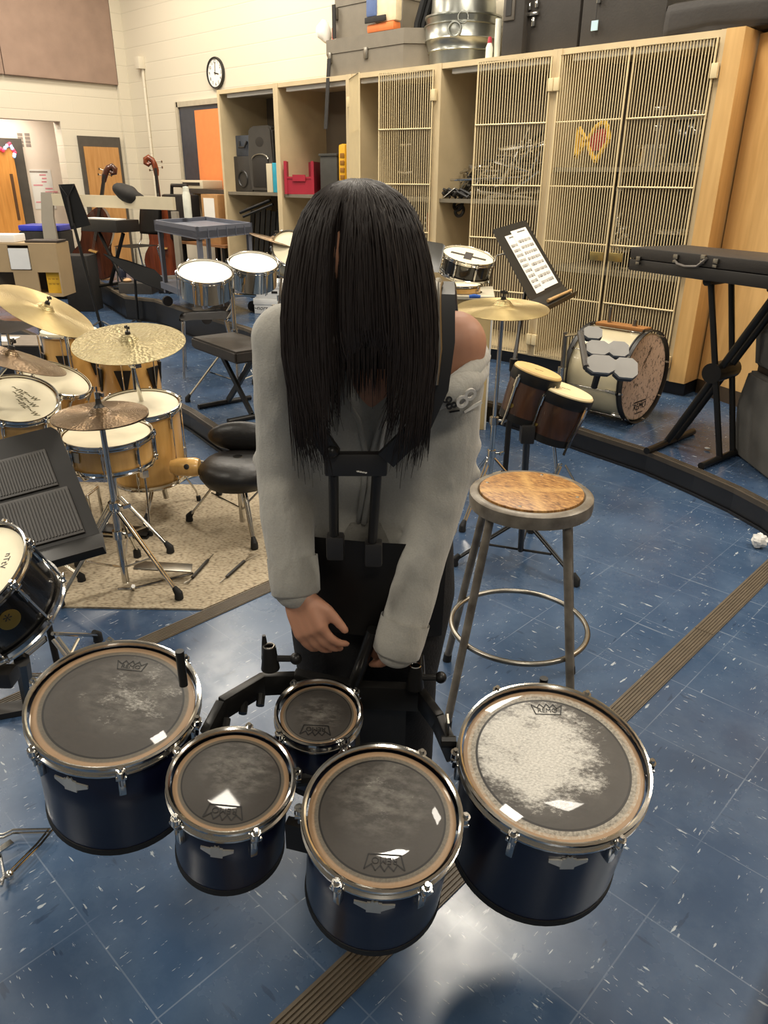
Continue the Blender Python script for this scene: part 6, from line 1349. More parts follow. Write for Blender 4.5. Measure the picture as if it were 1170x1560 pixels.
# blue tray on dark crates behind the post
qa, qb = HD(28, 352, 9.9), HD(92, 354, 9.9); d = qb-qa; d.z = 0; dd = d.normalized(); dy9 = Vector((-dd.y, dd.x, 0)); z9 = qa.z
m = MB(); m.slab(Vector((qa.x, qa.y, H1)), d, UP*(z9-H1-.002), -.4, .02); tag(m.build('dark_crate', M_DARK, None), 'dark crate under the bright blue lid, behind the rack post', 'crate')
m = MB(); m.slab(Vector((qa.x, qa.y, z9)), d, dy9*.42, .07 if d.cross(dy9).z > 0 else -.07, .02); tag(m.build('blue_lid', mat('cobalt_plastic', (52, 62, 176), .4, 0, .04, 6), None), 'bright blue plastic lid on the dark crate by the rack post', 'lid')
# black gear rack and brown bag between post and keyboard
q = P(118, 455, H1); a = HD(100, 440, 8.9); m = MB(); a.z = H1; m.slab(a, RH*.30, UP*.62, -.3, .01); t = m.build('equipment_rack', M_DARK, None); tag(t, 'dark equipment rack on the floor right of the grey rack post', 'rack')
# tall black case with clutter and black music stand in front
fA = P(188, 499, 0); zc_ = (fA-C0).dot(FF); hA = HD(184, 430, fA.dot(FH)).z; wdt = 50*zc_/FPX
t = thing('tall_case', 'tall black case standing on the floor behind the ride cymbal', 'case', Vector((fA.x, fA.y, H1))); o0 = Vector((fA.x, fA.y, 0)); m = MB(); m.slab(o0+UP*(H1+.001 if fA.y > 3 else .001), RH*wdt, UP*(hA-.14), -.28, .012); m.build('body', M_BLACKCASE, t)
mtz = hA; q = o0+RH*.08+UP*(hA+.01); m = MB(); m.ball(q+FH*.1, 1, 10, (.05, .05, .025)); tag(m.build('crumpled_napkin', mat('tan_napkin', (196, 160, 120), .8), None), 'crumpled tan napkin lying on the tall black case', 'napkin')
q = HD(186, 414, fA.dot(FH)+.1); m = MB(); m.lathe([(0, -.06), (.04, -.06), (.045, 0), (.035, .03), (0, .035)], q, UP, 14); m.lathe([(.036, .03), (.03, .05), (0, .055)], q, UP, 12); tag(m.build('bottle', mat('dark_bottle', (34, 38, 52), .3), None), 'small dark bottle with pale cap on the tall black case', 'bottle')
pd = fA.dot(FH)-.35; pp = Vector((HD(207, 470, pd).x, HD(207, 470, pd).y, 0)); t = thing('music_stand', 'black music stand with its desk tipped flat before the tall black case', 'music stand', pp)
m = MB(); m.prism([HD(157, 386, pd+.1), HD(196, 397, pd), HD(236, 411, pd-.05), HD(264, 440, pd-.12), HD(258, 447, pd-.12), HD(205, 425, pd-.05)], UP*-.012+FH*.012); m.build('desk', M_BLACKM, t); m = MB(); m.cyl(pp+UP*.02, HD(205, 418, pd), .014, None, 10); tripod(m, pp, .15, .28, .010, 3, .1, False); m.build('pole', M_BLACKM, t)
# beige mat on the floor and grey box and chair behind kit
m = MB(); c_ = [P(132, 497, .001), P(142, 478, .001), P(232, 470, .001), P(268, 487, .001), P(262, 500, .001)]; m.prism(c_, UP*.007); tag(m.build('floor_mat', mat('pale_mat', (196, 188, 166), .8), None, False), 'pale beige mat on the floor behind the ride cymbal', 'mat')
q = P(62, 610, 0); zz = q.dot(FH); a = HD(-30, 560, zz+.3); a.z = 0; hz = HD(60, 528, zz+.3).z; t = thing('amplifier', 'grey topped black amplifier behind the crash cymbal at the left edge', 'amplifier', a+RH*.2); m = MB(); w_ = HD(63, 528, zz+.3).dot(RH)-a.dot(RH); m.slab(a, RH*w_, UP*hz, -.42, .008); m.build('cabinet', M_BLACK, t); m = MB(); m.slab(a+UP*(hz+.001), RH*w_, FH*.42, .008 if RH.cross(FH).z > 0 else -.008); m.build('top_panel', mat('grey_felt', (126, 116, 104), .9), t)
m = MB(); q = a+UP*(hz+.011)+RH*.05+FH*.12; m.slab(q, RH*.16, FH*.2, .003); tag(m.build('paper_sheet', M_WHITE, None, False), 'white paper sheet lying on the grey topped amplifier', 'paper')
# notices and chart on the corridor wall
fx = xb
for i in range(4):
    for j in range(2): p = AX(30+j*11+i*.8, 205+i*5.5, fx); m = MB(); m.bb(fx+.001, fx+.004, p.y-.035, p.y+.035, p.z-.018, p.z+.018); tag(m.build('notice', mat('grey_notice', (150, 136, 124), .7), None, False), 'small grey notice strip, one of eight in two columns on the corridor wall', 'notice', 'small notices on the corridor wall')
p0, p1 = AX(44, 258, fx), AX(86, 318, fx); t = thing('wall_chart', 'white wall chart with pink scribbled rows above the blue lid', 'poster', (fx, (p0.y+p1.y)/2, p1.z)); m = MB(); m.bb(fx+.001, fx+.006, p0.y, p1.y, p1.z, p0.z); m.build('sheet', M_WHITE, t, False)
rr = random.Random(5); 
for k in range(9): zz_ = p0.z-.08-(p0.z-p1.z-.12)*k/9; y0_ = p0.y+rr.uniform(.02, .2); m = MB(); m.bb(fx+.006, fx+.008, y0_, y0_+rr.uniform(.2, p1.y-p0.y-.25), zz_, zz_+.018); m.build('marker_line', mat('pink_marker', (226, 150, 156), .7), t, False)
m = MB(); m.bb(fx+.006, fx+.008, p0.y, p1.y-.05, p0.z-.04, p0.z-.02); m.build('heading_bar', mat('grey_notice', (150, 136, 124), .7), t, False)
t = thing('string_lights', 'string of small red and blue lights draped over the open oak door', 'lights', AX(10, 222, fx+.12)); pts = [AX(x_, y_, fx+.12) for x_, y_ in ((-4, 224), (4, 229), (10, 222), (14, 219), (18, 226), (22, 232), (21, 238))]; MB().tube(pts, .006, 6).build('wire', M_BLACK, t)
for i, p in enumerate(pts+[(a_+b_)/2 for a_, b_ in zip(pts, pts[1:])]):
    k = ('red_bulb', (236, 60, 84)) if i % 2 else ('blue_bulb', (170, 196, 236)); m = MB(); m.ball(p+Vector((.015, 0, 0)), .024, 8); mm_ = mat(k[0], k[1], .4); mm_.node_tree.nodes['Principled BSDF'].inputs['Emission Color'].default_value = lin(k[1]); mm_.node_tree.nodes['Principled BSDF'].inputs['Emission Strength'].default_value = 1.2; m.build('bulb', mm_, t)
# ================================================================== INSIDE THE CABINETS
zs1 = 1.431
def ib(px0, px1, py, y, z0, dep, name, label, cat, mt, bev=.01, group=None, part='body'):
    """box on a shelf: photo x-range and top row on the plane y"""
    a, b = AY(px0, py, y), AY(px1, py, y); zt_ = (a.z+b.z)/2
    t = thing(name, label, cat, ((a.x+b.x)/2, y+dep/2, z0), 0, group); m = MB(); m.bb(a.x, b.x, y, y+dep, z0+.001, zt_, bev); m.build(part, mt, t); return t, a.x, b.x, zt_
y0 = YC+.12
t, xa, xb_, zt_ = ib(355, 382, 238, y0+.02, zs1, .4, 'black_case', 'black square case under the blue grey case in the left cabinet', 'case', M_BLACKCASE); m = MB(); m.torus(((xa+xb_)/2, y0+.018, (zs1+zt_)/2-.05), (0, -1, 0), .08, .012, 24, 6); m.build('handle_recess', M_BLACK, t)
za = zt_
t, xa, xb_, zt_ = ib(358, 383, 206, y0+.06, za, .34, 'toolbox', 'blue grey case stacked on the black case in the left cabinet', 'case', mat('blue_grey_plastic', (70, 76, 86), .5)); m = MB(); m.tube([((xa+xb_)/2-.07, y0+.055, zt_-.06), ((xa+xb_)/2-.05, y0+.03, zt_-.12), ((xa+xb_)/2+.05, y0+.03, zt_-.12), ((xa+xb_)/2+.07, y0+.055, zt_-.06)], .012, 6); m.build('handle', M_BLACK, t)
M_SPK = mat('grey_black_speaker', (60, 57, 53), .5, 0, .06, 8)
a, b = AY(383, 292, y0), AY(416, 292, y0); zt_ = AY(398, 191, y0).z; t = thing('loudspeaker', 'black moulded loudspeaker on the top shelf of the left cabinet', 'speaker', ((a.x+b.x)/2, y0+.15, zs1)); xc_ = (a.x+b.x)/2; w_ = b.x-a.x; h_ = zt_-zs1
m = MB(); m.prism([(a.x, y0, zs1+.001), (b.x, y0, zs1+.001), (b.x+.02, y0, zs1+h_*.45), (b.x+.01, y0, zs1+h_*.95), (b.x-.04, y0, zt_), (a.x+.04, y0, zt_), (a.x-.01, y0, zs1+h_*.95), (a.x-.02, y0, zs1+h_*.45)], (0, .3, 0)); bmesh.ops.bevel(m.bm, geom=m.bm.edges[:], offset=.02, segments=2, affect='EDGES'); m.build('cabinet', M_SPK, t)
m = MB(); m.bb(xc_-w_*.36, xc_+w_*.36, y0-.008, y0+.001, zs1+.05, zs1+h_*.52, .006); m.build('grille', M_BLACK, t); m = MB(); m.ball((xc_, y0+.01, zs1+h_*.76), 1, 18, (w_*.36, .012, h_*.14)); m.build('horn', M_BLACK, t)
m = MB(); m.tube([(xc_+w_*.36*math.cos(a_), y0-.006, zs1+h_*.50+h_*.08*math.sin(a_)) for a_ in [math.pi*k/10 for k in range(11)]], .008, 6); m.build('trim_arc', M_STEEL, t)
t, xa, xb_, zt_ = ib(405, 414, 249, y0-.03, zs1, .3, 'cream_binder', 'cream box file beside the teal box in the left cabinet', 'box', MATS['cream_laminate'], .004); t, xa, xb_, zt_ = ib(414.5, 424, 248, y0-.04, zs1, .3, 'teal_box', 'bright teal box on the shelf of the left cabinet', 'box', mat('teal_card', (40, 164, 190), .5), .004)
# red bin, turned to face the room
zs2 = 1.421; M_RED = mat('red_plastic', (168, 40, 58), .4, 0, .05, 6); c_ = AY(463, 294, YC+.235); w_ = 43*(c_-C0).dot(FF)/FPX; h_ = AY(463, 246, YC+.12).z-zs2
t = thing('storage_bin', 'red open-front stacking bin in the second cabinet', 'bin', M=Matrix.Translation((c_.x, c_.y, zs2)) @ Matrix.Rotation(YAW*.8, 4, 'Z')); W_ = RM[t.name]; x_ = w_/2; d_ = .17
def rb(nm, *bxs):
    m = MB()
    for q in bxs: m.bb(*q)
    m.bm.transform(W_); return m.build(nm, M_RED, t)
rb('bin_body', (-x_, -x_+.01, -d_, d_, .001, h_), (x_-.01, x_, -d_, d_, .001, h_), (-x_+.01, x_-.01, d_-.01, d_, .001, h_), (-x_+.01, x_-.01, -d_, d_-.01, .001, .012), (-x_+.01, x_-.01, -d_, -d_+.01, .012, h_*.5))
rb('label_holder', (-x_*.45, x_*.45, -d_-.018, -d_, h_*.40, h_*.60)); rb('front_rims', (-x_-.008, -x_+.022, -d_-.010, -d_, .001, h_+.004), (x_-.022, x_+.008, -d_-.010, -d_, .001, h_+.004), (-x_, x_, -d_-.008, -d_, h_*.48, h_*.54))
t, xa, xb_, zt_ = ib(487, 513, 238, y0+.08, zs2, .34, 'storage_bin', 'dark grey lidded bin beside the red bin in the second cabinet', 'bin', mat('dark_grey_bin', (66, 66, 62), .6)); m = MB(); m.bb(xa-.01, xb_+.01, y0+.07, y0+.43, zt_, zt_+.025, .006); m.build('lid', mat('dark_grey_bin', (66, 66, 62), .6), t)
a, b = AY(515.5, 280, y0-.06), AY(526, 280, y0-.06); zt_ = AY(521, 219, y0-.06).z; t = thing('yellow_tray', 'yellow plastic tray standing upright by the cage door', 'tray', ((a.x+b.x)/2, y0, zs2)); m = MB(); m.bb(a.x, b.x, y0-.06, y0+.3, zs2+.001, zt_, .03); m.build('tray', mat('yellow_plastic', (238, 178, 30), .45, 0, .05, 6), t)
for k in range(5): z_ = zs2+.1+(zt_-zs2-.2)*k/4; m = MB(); m.bb(a.x+.03, b.x-.01, y0-.064, y0-.058, z_-.02, z_+.02, .002); m.build('slot', mat('dark_yellow', (150, 100, 16), .5), t)
# folded black music stands leaning in the lower left bay
for k in range(7):
    px = 366+8*k; a = AY(px-2, 398, YC+.14+.012*k); tp_ = AY(px+8, 318+2*(k % 3), YC+.3); a.z = H1+.135; t = thing('folded_stand', 'folded black music stand, one of the row leaning in the lower left cabinet bay', 'music stand', a, 0, 'folded black stands in the left cabinet'); m = MB(); m.slab(a, Vector((.055, .015, 0)), tp_-a, -.02); m.build('frame', M_BLACKM, t)
a, b = AY(366, 324, YC-.02), AY(412, 305, YC+.1); m = MB(); m.tube([a, b], .018, 8); m.tube([a+Vector((.05, 0, -.04)), b+Vector((.04, 0, -.04))], .015, 8); t = m.build('stand_tubes', M_BLACKM, None); tag(t, 'pair of long black stand tubes lying across the leaning folded stands', 'stand')
# guitar head in the third bay
q = AY(630, 332, YC-.03); t = thing('guitar', 'guitar whose reddish headstock shows beside the hair, behind the cage door', 'guitar', Vector((q.x, YC+.2, H1+.135))); qb = Vector((q.x-.0, YC+.2, 0)); zt_ = AY(630, 322, YC+.2).z
M_GT = mat('red_brown_lacquer', (150, 62, 36), .3); m = MB(); m.prism([(qb.x-.03, qb.y, zt_-.19), (qb.x+.03, qb.y, zt_-.19), (qb.x+.045, qb.y, zt_-.01), (qb.x, qb.y, zt_), (qb.x-.045, qb.y, zt_-.01)], (0, .02, 0)); m.build('headstock', M_GT, t)
for k in range(3):
    for s_ in (-1, 1): m = MB(); m.box((qb.x+s_*.052, qb.y, zt_-.05-.045*k), (.022, .02, .018), None, .004); m.build('tuning_peg', M_CHROME, t)
m = MB(); m.slab((qb.x-.025, qb.y, H1+.55), (.05, 0, 0), (0, 0, zt_-.19-H1-.55), -.02); m.build('neck', M_EB, t)
m = MB(); out = [(0, 0), (.13, .01), (.19, .08), (.19, .17), (.13, .25), (.12, .30), (.15, .38), (.11, .44), (0, .45)]; pts = [(qb.x+a_, qb.y-.02, H1+.136+b_) for a_, b_ in out]+[(qb.x-a_, qb.y-.02, H1+.136+b_) for a_, b_ in out[::-1] if a_ > 0]; m.prism(pts, (0, .09, 0)); m.build('body', M_GT, t)
# glass jar things on the third shelf
q = AY(617, 272, YC+.3)
t = thing('chrome_stand', 'chrome T shaped stand hanging inside the third cabinet behind the wires', 'stand', AY(618, 264, YC+.35)); a, b = AY(620, 218, YC+.35), AY(617, 262, YC+.35); m = MB(); m.tube([a, b], .014, 8); m.tube([AY(610, 221, YC+.35), AY(628, 220, YC+.35)], .010, 8); m.tube([AY(607, 262, YC+.35), AY(617, 264, YC+.35), AY(629, 262, YC+.35)], .012, 8); m.build('tube', M_CHROME, t)
# chrome hardware heap in the fourth cabinet
rr = random.Random(21); zs = 1.421
kinds = 0
for k in range(46):
    fx_ = rr.random(); px0 = 702+fx_*124; lvl = rr.random()**1.6; L_ = rr.uniform(.25, .75); yy = YC+rr.uniform(.14, .5); c_ = AY(px0, 290, yy); c_.z = zs+.03+lvl*(.40+.16*fx_)*(.45+.55*fx_); c_.x = min(max(c_.x, XB[3]+.12), XB[4]-.12)
    an = rr.uniform(-.35, .45) if rr.random() < .7 else rr.uniform(.6, 1.3); d = Vector((math.cos(an), rr.uniform(-.3, .3), math.sin(an)*.7)).normalized()
    L_ = min(L_, 2*(c_.x-XB[3]-.06)/max(.3, abs(d.x)), 2*(XB[4]-.06-c_.x)/max(.3, abs(d.x)))
    a, b = c_-d*L_/2, c_+d*L_/2
    for v_ in (a, b): v_.z = max(v_.z, zs+.012); v_.y = min(max(v_.y, YC+.06), YC+CD-.06)
    t = thing('stand_tube', 'loose chrome stand tube in the heap of drum hardware behind the cage door', 'stand hardware', Vector((c_.x, c_.y, min(a.z, b.z))), 0, 'chrome stand tubes heaped on the cabinet shelf')
    m = MB(); r_ = rr.choice((.011, .014, .018)); m.tube([a, a*.5+b*.5, b], [r_, r_, r_*.75], 8); m.build('tube', M_CHROME if rr.random() < .75 else M_BLACKM, t); m = MB(); q = a*.45+b*.55; m.box(q, (.035, .03, .045), None, .005); m.build('clamp', M_STEEL if rr.random() < .5 else M_BLACK, t)
for k in range(8):
    px0 = 672+4.5*k; a = AY(px0, 298, YC+.08+.02*(k % 3)); a.z = zs+.025+.02*(k % 2); m = MB(); m.tube([a+Vector((-.06, 0, 0)), a+Vector((0, -.02, .03)), a+Vector((.06, .01, .0)), a+Vector((.1, 0, -.015))], .012, 6); tag(m.build('black_strap', M_BLACK, None), 'tangled black strap on the shelf at the open side of the hardware cabinet', 'strap', 'tangled black straps on the cabinet shelf')
m = MB(); m.slab(AY(676, 301, YC+.06), AY(690, 289, YC+.06)-AY(676, 301, YC+.06), Vector((0, .03, .012)), .006); tag(m.build('white_tag', M_WHITE, None, False), 'white paper tag lying among the black straps on the cabinet shelf', 'tag')
for k in range(2): q = AY(698+k*2, 312+k*9, YC+.2); m = MB(); m.torus(q, (0, -1, .2), .045, .014, 20, 8); tag(m.build('black_cable', M_BLACK, None), 'looped black cable hanging under the hardware shelf, '+('upper' if k == 0 else 'lower')+' loop', 'cable', 'black cable loops')
# fish ornament of netting
q = AY(908, 215, YC+.06); t = thing('net_ornament', 'red and yellow netted fish-shaped ornament behind the cage doors', 'ornament', q-UP*.13); M_NY = mat('yellow_net', (232, 186, 60), .6); M_NR = mat('red_net', (176, 62, 56), .6); s_ = .30
body = lambda u, v: q+Vector((u*s_, 0, v*s_))
m = MB(); pts = [(.0, .0), (.20, .30), (.42, .42), (.52, .28), (.60, .02), (.45, -.18), (.30, -.45), (.18, -.30)]; pts = [(a-.25, b) for a, b in pts]
for i in range(len(pts)): m.tube([body(*pts[i]), body(*pts[(i+1) % len(pts)])], .017, 6)
for a, b in (((-.25, 0), (-.5, .3)), ((-.5, .3), (-.52, -.35)), ((-.52, -.35), (-.25, 0)), ((-.38, .14), (-.40, -.18))): m.tube([body(*a), body(*b)], .017, 6)
m.build('yellow_cord', M_NY, t); m = MB()
for k in range(9):
    u = -.16+.055*k; m.tube([body(u, -.26+.03*k if k < 4 else -.2+.03*(k-4)), body(u+.05, .16+.02*k if k < 6 else .22-.05*(k-6))], .008, 5)
for k in range(7): v_ = -.2+.07*k; m.tube([body(-.12, v_), body(.28, v_+.03)], .007, 5)
m.build('red_mesh', M_NR, t)
# drums and stands behind the right cage door
zu = 1.661; zl = .951
def caged(px, py, r_, dep, zf, lab, mt, yo=.34):
    c_ = AY(px, py, YC+yo); c_.z = zf+dep+.006; return drum('snare_drum', c_, UP, r_, dep, mt, M_HEAD, 6, .03, 'both', None, lab, 'drum', 'drums stored behind the right cage doors')
caged(1010, 190, .17, .13, zu, 'chrome snare on the upper shelf behind the right cage door', M_TSH); caged(1055, 190, .15, .3, zu, 'dark drum at the right end of the upper shelf behind the cage', M_BLK, .3); caged(1035, 330, .17, .28, zl-.0, 'dark drum on the lower shelf at the right of the cage cabinet', M_BLK); caged(975, 330, .16, .15, zl, 'dark snare on the lower shelf behind the cage lock', M_BLK)
for (x_, y_, y2, zf, lab) in ((1008, 165, 235, zu, 'chrome pole standing on the upper cage shelf, left of the dark drum'), (1068, 170, 235, zu, 'chrome pole standing on the upper cage shelf by the end panel'), (948, 260, 300, zl, 'chrome pole standing on the lower cage shelf beside the door gap')):
    a = AY(x_, y_, YC+.12); a2 = Vector((a.x, a.y, zf+.002)); t = thing('cymbal_stand', lab, 'stand', a2, 0, 'chrome poles in the cage cabinet'); m = MB(); m.cyl(a2, a, .014, None, 10); m.build('pole', M_CHROME, t); m = MB(); m.box(a, (.09, .03, .02), None, .004); m.box(a-UP*.12, (.05, .03, .03), None, .004); m.build('clamp', M_CHROME, t)
t = thing('cymbal_stand', 'bunch of chrome clamps hanging in the gap between the cage doors', 'stand', AY(948, 392, YC+.12)); rr = random.Random(4)
for k in range(8): p = AY(945+rr.uniform(-7, 10), 335+k*8, YC+.06+rr.uniform(0, .06)); m = MB(); d = Vector((rr.uniform(-1, 1), rr.uniform(-.2, .2), rr.uniform(-1, 1))).normalized(); m.tube([p-d*.05, p+d*.05], .012, 8); m.box(p, (.04, .03, .03), None, .005); m.build('clamp', M_CHROME, t)
# ================================================================== ON TOP OF THE CABINETS
zt0 = ZT+.001
def octcase(px0, px1, pyb, pyt, y, dep, z0, label, split):
    a, b = AY(px0, pyb, y), AY(px1, pyb, y); zt_ = AY((px0+px1)/2, pyt, y).z; w_ = b.x-a.x; c_ = w_*.13; out = [(a.x+c_, y), (b.x-c_, y), (b.x, y+c_), (b.x, y+dep-c_), (b.x-c_, y+dep), (a.x+c_, y+dep), (a.x, y+dep-c_), (a.x, y+c_)]
    t = thing('drum_case', label, 'case', ((a.x+b.x)/2, y+dep/2, z0), 0, 'grey fibre drum cases on the cabinets'); zs_ = z0+(zt_-z0)*split
    m = MB(); m.prism([(x_, y_, z0) for x_, y_ in out], (0, 0, zs_-z0)); m.build('case_body', M_GRAYCASE, t, False)
    cx_, cy_ = (a.x+b.x)/2, y+dep/2; m = MB(); m.prism([(cx_+(x_-cx_)*1.02, cy_+(y_-cy_)*1.02, zs_+.002) for x_, y_ in out], (0, 0, zt_-zs_)); m.build('lid', M_GRAYCASE, t, False); return t, a.x, b.x, zs_, zt_
t, xa, xb_, zsp, ztp = octcase(481, 636, 100, 52, YC+.06, .5, zt0, 'grey eight-sided drum case on the cabinet top beside the metal tubs', .62)
for px in (505, 560): q = AY(px, 88, YC+.075); m = MB(); m.box((q.x, YC+.06, zsp-.03), (.05, .03, .09), None, .008); m.build('latch', M_STEEL, t)
q = AY(504, 90, YC+.05); m = MB(); e_ = AY(503, 196, YC-.05); m.slab((q.x-.02, YC-.03, e_.z), (.045, 0, 0), (0, .06, q.z-e_.z), .008); m.build('strap', M_DARK, t, False)
t, xa2, xb2, zs2_, zt2 = octcase(500, 600, 50, -40, YC+.16, .5, ztp+.004, 'grey drum case stacked on the eight-sided case, top left of the tubs', .55); q = AY(512, 30, YC+.15); m = MB(); m.box((q.x, YC+.145, zs2_-.05), (.05, .03, .09), None, .008); m.build('latch', M_STEEL, t); m = MB(); m.slab((q.x-.02, YC+.13, ztp+.02), (.04, 0, 0), (0, 0, zs2_-ztp), .012); m.build('strap', M_DARK, t, False)
m = MB(); m.slab((q.x-.045, YC+.14, ztp+.01), (.03, 0, 0), (0, 0, .10), .004); m.build('red_label', mat('red_yellow_label', (222, 84, 50), .6), t, False)
# orange and blue shoe bag
a = AY(562, 40, YC+.09); t = thing('orange_bag', 'orange, cream and blue bag on the eight-sided case below the top edge', 'bag', (a.x+.15, YC+.15, ztp)); m = MB(); m.bb(a.x, a.x+.32, YC+.06, YC+.16, ztp+.003, ztp+.07, .02); m.build('base', mat('orange_cloth', (222, 122, 62), .7), t); m = MB(); m.bb(a.x+.08, a.x+.34, YC+.07, YC+.15, ztp+.07, ztp+.36, .02); m.build('panel', mat('cream_cloth', (232, 214, 176), .7), t); m = MB(); m.bb(a.x-.0, a.x+.12, YC+.05, YC+.1, ztp+.12, ztp+.4, .02); m.build('blue_pocket', mat('slate_blue_cloth', (92, 112, 156), .7), t); m = MB(); m.bb(a.x-.01, a.x+.24, YC+.045, YC+.06, ztp+.075, ztp+.12, .006); m.build('dark_strap', M_DARK, t)
m = MB(); q = AY(484, 60, YC+.3); m.ball((q.x, YC+.3, ztp-.02), .13, 12)
m.bm.free(); m = MB(); q = AY(494, 48, YC+.2); m.ball(q, 1, 12, (.07, .07, .10))
for v_ in m.bm.verts: v_.co += (v_.co-q)*(.4*mnoise.noise(v_.co*14))
m.bm.transform(Matrix.Translation((0, 0, 0))); zmin = min(v_.co.z for v_ in m.bm.verts); m.bm.transform(Matrix.Translation((0, 0, ztp+.006-zmin))); tag(m.build('plastic_bag', mat('white_film', (232, 228, 218), .5), None), 'crumpled white plastic bag at the left edge of the grey cases', 'bag')
# galvanised tubs
M_GALV = mat('galvanised_steel', (176, 178, 170), .3, .95, .12, 7, .06, 30)
def tub(pxc, w_px, pyb, pyt, z0, label, y=YC+.36):
    c_ = AY(pxc, pyb, y); a, b = AY(pxc-w_px/2, pyb, y-.0), AY(pxc+w_px/2, pyb, y-.0); r_ = (b.x-a.x)*.5*.72*1.0; zt_ = AY(pxc, pyt, y-.2).z; h = zt_-z0; t = thing('metal_tub', label, 'tub', (c_.x, y, z0), 0, 'galvanised tubs stacked on the cabinets'); o_ = Vector((c_.x, y, z0)); rb = r_*.86
    m = MB(); m.lathe([(0, .004), (rb, .004), (rb, 0), (rb*1.03, h*.35), (rb*1.07, h*.37), (rb*1.05, h*.40), (r_*.97, h*.62), (r_*1.0, h*.64), (r_*.98, h*.67), (r_, h*.96), (r_*1.03, h*.98), (r_*1.03, h), (r_*.985, h), (rb*.98, .02), (0, .02)], o_, UP, 56); m.build('tub_body', M_GALV, t, ang=50)
    for s_ in (0, 1): e = Vector((math.cos(-1.1-2.2*s_), math.sin(-1.1-2.2*s_), 0)); q_ = o_+e*(r_*1.02)+UP*(h*.80); m = MB(); m.torus(q_, e, .05, .008, 24, 6); m.build('ring_handle', M_GALV, t)
    return zt_, r_
z1_, r1_ = tub(703, 122, 95, 33, zt0, 'lower galvanised metal tub standing on the cabinet top')
z2_, r2_ = tub(703, 122, 60, 17, z1_-.24 if False else z1_+.002, 'second galvanised metal tub nested on the lower one') if False else (z1_, r1_)
o_ = None
c_ = AY(703, 95, YC+.36)
t = thing('metal_tub', 'upper galvanised metal tub nested in the lower one, its rim just above', 'tub', (c_.x, YC+.36, z1_+.001), 0, 'galvanised tubs stacked on the cabinets'); m = MB(); q = Vector((c_.x, YC+.36, z1_+.002)); m.lathe([(r1_*.96, 0), (r1_*.99, .045), (r1_*1.02, .05), (r1_*1.02, .062), (r1_*.97, .062), (r1_*.93, .0), (r1_*.96, 0)], q, UP, 56); m.build('tub_rim', M_GALV, t); m = MB(); e = Vector((math.cos(-.9), math.sin(-.9), 0)); m.torus(q+e*r1_*1.0+UP*.02, e, .04, .007, 20, 6); m.build('ring_handle', M_GALV, t)
t = thing('metal_tub', 'third galvanised tub turned upside down inside the upper rim, cut by the photo top', 'tub', (c_.x, YC+.36, z1_+.064), 0, 'galvanised tubs stacked on the cabinets'); m = MB(); q = Vector((c_.x, YC+.36, z1_+.066)); m.lathe([(r1_*.86, 0), (r1_*.80, .3), (r1_*.78, .31), (0, .31)], q, UP, 48); m.build('tub_body', M_GALV, t)
# coiled black tubing, bottle, white tube
q = AY(640, 60, YC+.3); m = MB()
for k in range(4): m.tube([(AY(632+4*k, 100, YC+.25).x, YC+.25+.04*k, zt0+.03), (AY(636+5*k, 40, YC+.25).x, YC+.25+.04*k, zt0+.35), (AY(650+5*k, -10, YC+.25).x, YC+.27+.04*k, zt0+.62)], .03, 8)
tag(m.build('black_hose', M_RUBBER, None), 'thick black hoses leaning between the grey case and the metal tubs', 'hose')
q = AY(745, 84, YC+.10); t = thing('glue_bottle', 'small white bottle with a red cap before the metal tubs', 'bottle', (q.x, YC+.1, zt0)); q = Vector((q.x, YC+.1, zt0)); m = MB(); m.lathe([(0, 0), (.028, 0), (.028, .08), (.016, .11), (0, .11)], q, UP, 16); m.build('body', MATS['white_plastic'], t); m = MB(); m.lathe([(.018, .11), (.013, .15), (0, .155)], q, UP, 12); m.build('cap', M_RED, t)
m = MB(); m.cyl((AY(757, 80, YC+.14).x, YC+.14, zt0), (AY(757, 80, YC+.14).x, YC+.14, zt0+.27), .025, None, 14); tag(m.build('white_tube', MATS['white_plastic'], None), 'white tube standing between the metal tubs and the black case', 'tube')
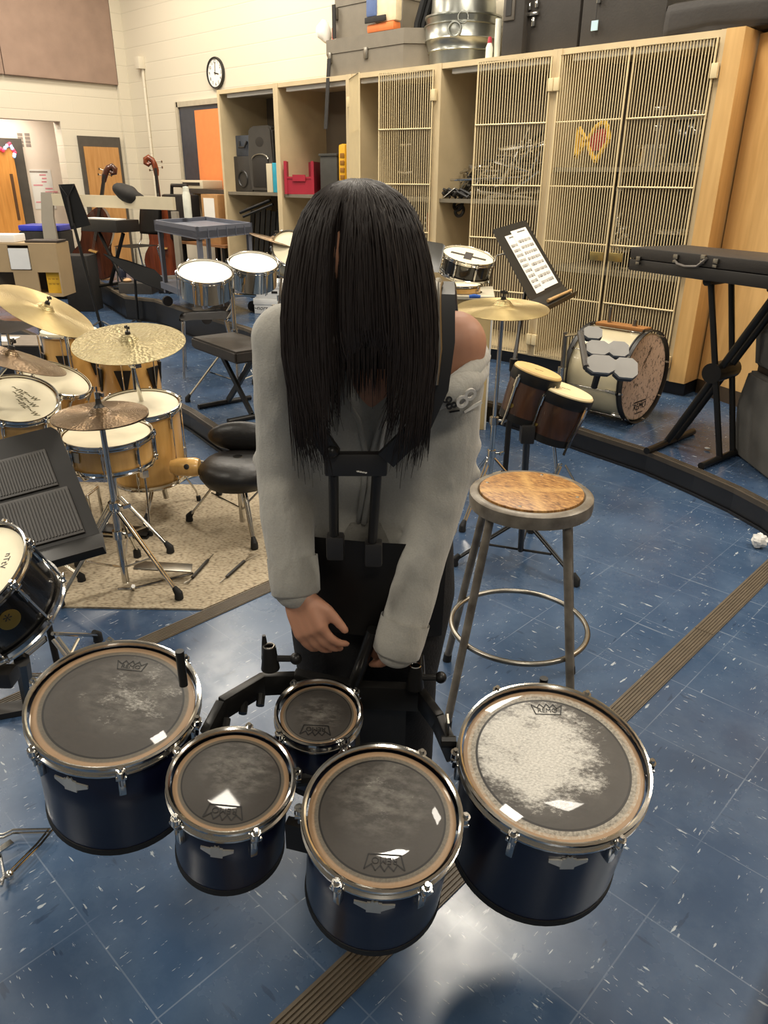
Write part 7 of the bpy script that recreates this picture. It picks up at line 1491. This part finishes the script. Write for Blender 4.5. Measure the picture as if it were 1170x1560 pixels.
# black cases
def bcase(px0, px1, y, pyt, dep, label, latches=(), slot=None):
    a, b = AY(px0, 70, y), AY(px1, 60, y); zt_ = zt0+pyt; t = thing('drum_case', label, 'case', ((a.x+b.x)/2, y+dep/2, zt0), 0, 'black fibre cases on the cabinets'); m = MB(); m.bb(a.x+.003, b.x-.003, y, y+dep, zt0, zt_, .015); m.build('case_body', M_BLACKCASE, t); 
    for (lx, lz) in latches: q = AY(lx, 40, y); m = MB(); m.box((q.x-.03, y-.012, zt0+lz+.05), (.025, .02, .05), None, .006); m.box((q.x+.03, y-.012, zt0+lz+.06), (.025, .02, .05), None, .006); m.box((q.x, y-.014, zt0+lz), (.10, .018, .025), None, .005); m.box((q.x+.01, y-.012, zt0+lz-.05), (.03, .02, .06), None, .006); m.build('latch', M_CHROME, t)
    if slot: q = AY(slot[0], slot[1], y); m = MB(); m.bb(q.x-.05, q.x+.05, y-.01, y+.004, zt0+.23, zt0+.42, .006); p_ = m.build('handle_plate', mat('dark_grey_plate', (84, 78, 70), .5), t); m = MB(); m.bb(q.x-.025, q.x+.025, y-.014, y-.009, zt0+.26, zt0+.39); m.build('handle_hole', M_BLACK, p_)
    return t
bcase(763, 796, YC+.06, .9, .5, 'narrow black case with a handle slot right of the metal tubs', (), (775, 35)); bcase(797, 880, YC+.12, .85, .5, 'black case with a chrome latch, second from the metal tubs', ((812, .26),)); t = bcase(881, 1010, YC+.12, .85, .5, 'wide black case with two chrome latches and a blue tag', ((908, .34), (998, .44)))
q = AY(905, 47, YC+.10); m = MB(); m.box((q.x, YC+.10, zt0+.13), (.05, .008, .06)); m.build('blue_tag', mat('pale_blue_tag', (176, 206, 216), .6), t); m = MB(); m.cyl((q.x, YC+.105, zt0+.16), (q.x, YC+.105, zt0+.3), .003, None, 5); m.build('tag_string', M_BLACK, t)
a, b = AY(1012, 45, YC+.14), AY(1240, 40, YC-.1); m = MB(); n_ = 26; 
m.bb(a.x, -1.1, YC+.10, YC+.5, zt0, zt0+.20, .05); bmesh.ops.subdivide_edges(m.bm, edges=m.bm.edges[:], cuts=5, use_grid_fill=True)
for v_ in m.bm.verts:
    if v_.co.z > zt0+.02: v_.co += Vector((0, .03, .035))*mnoise.noise(v_.co*4.5)
tag(m.build('soft_bag', mat('black_nylon', (44, 40, 37), .7, 0, .06, 8, .15, 40), None, ang=180), 'long black soft bag lying on the cabinet top at the right', 'bag')
q = AY(1100, 4, YC+.2); m = MB(); m.bb(q.x-.1, q.x+.3, YC+.15, YC+.45, zt0+.235, zt0+.243); tag(m.build('paper_sheet', M_WHITE, None, False), 'white paper lying on the black soft bag at the top right', 'paper')
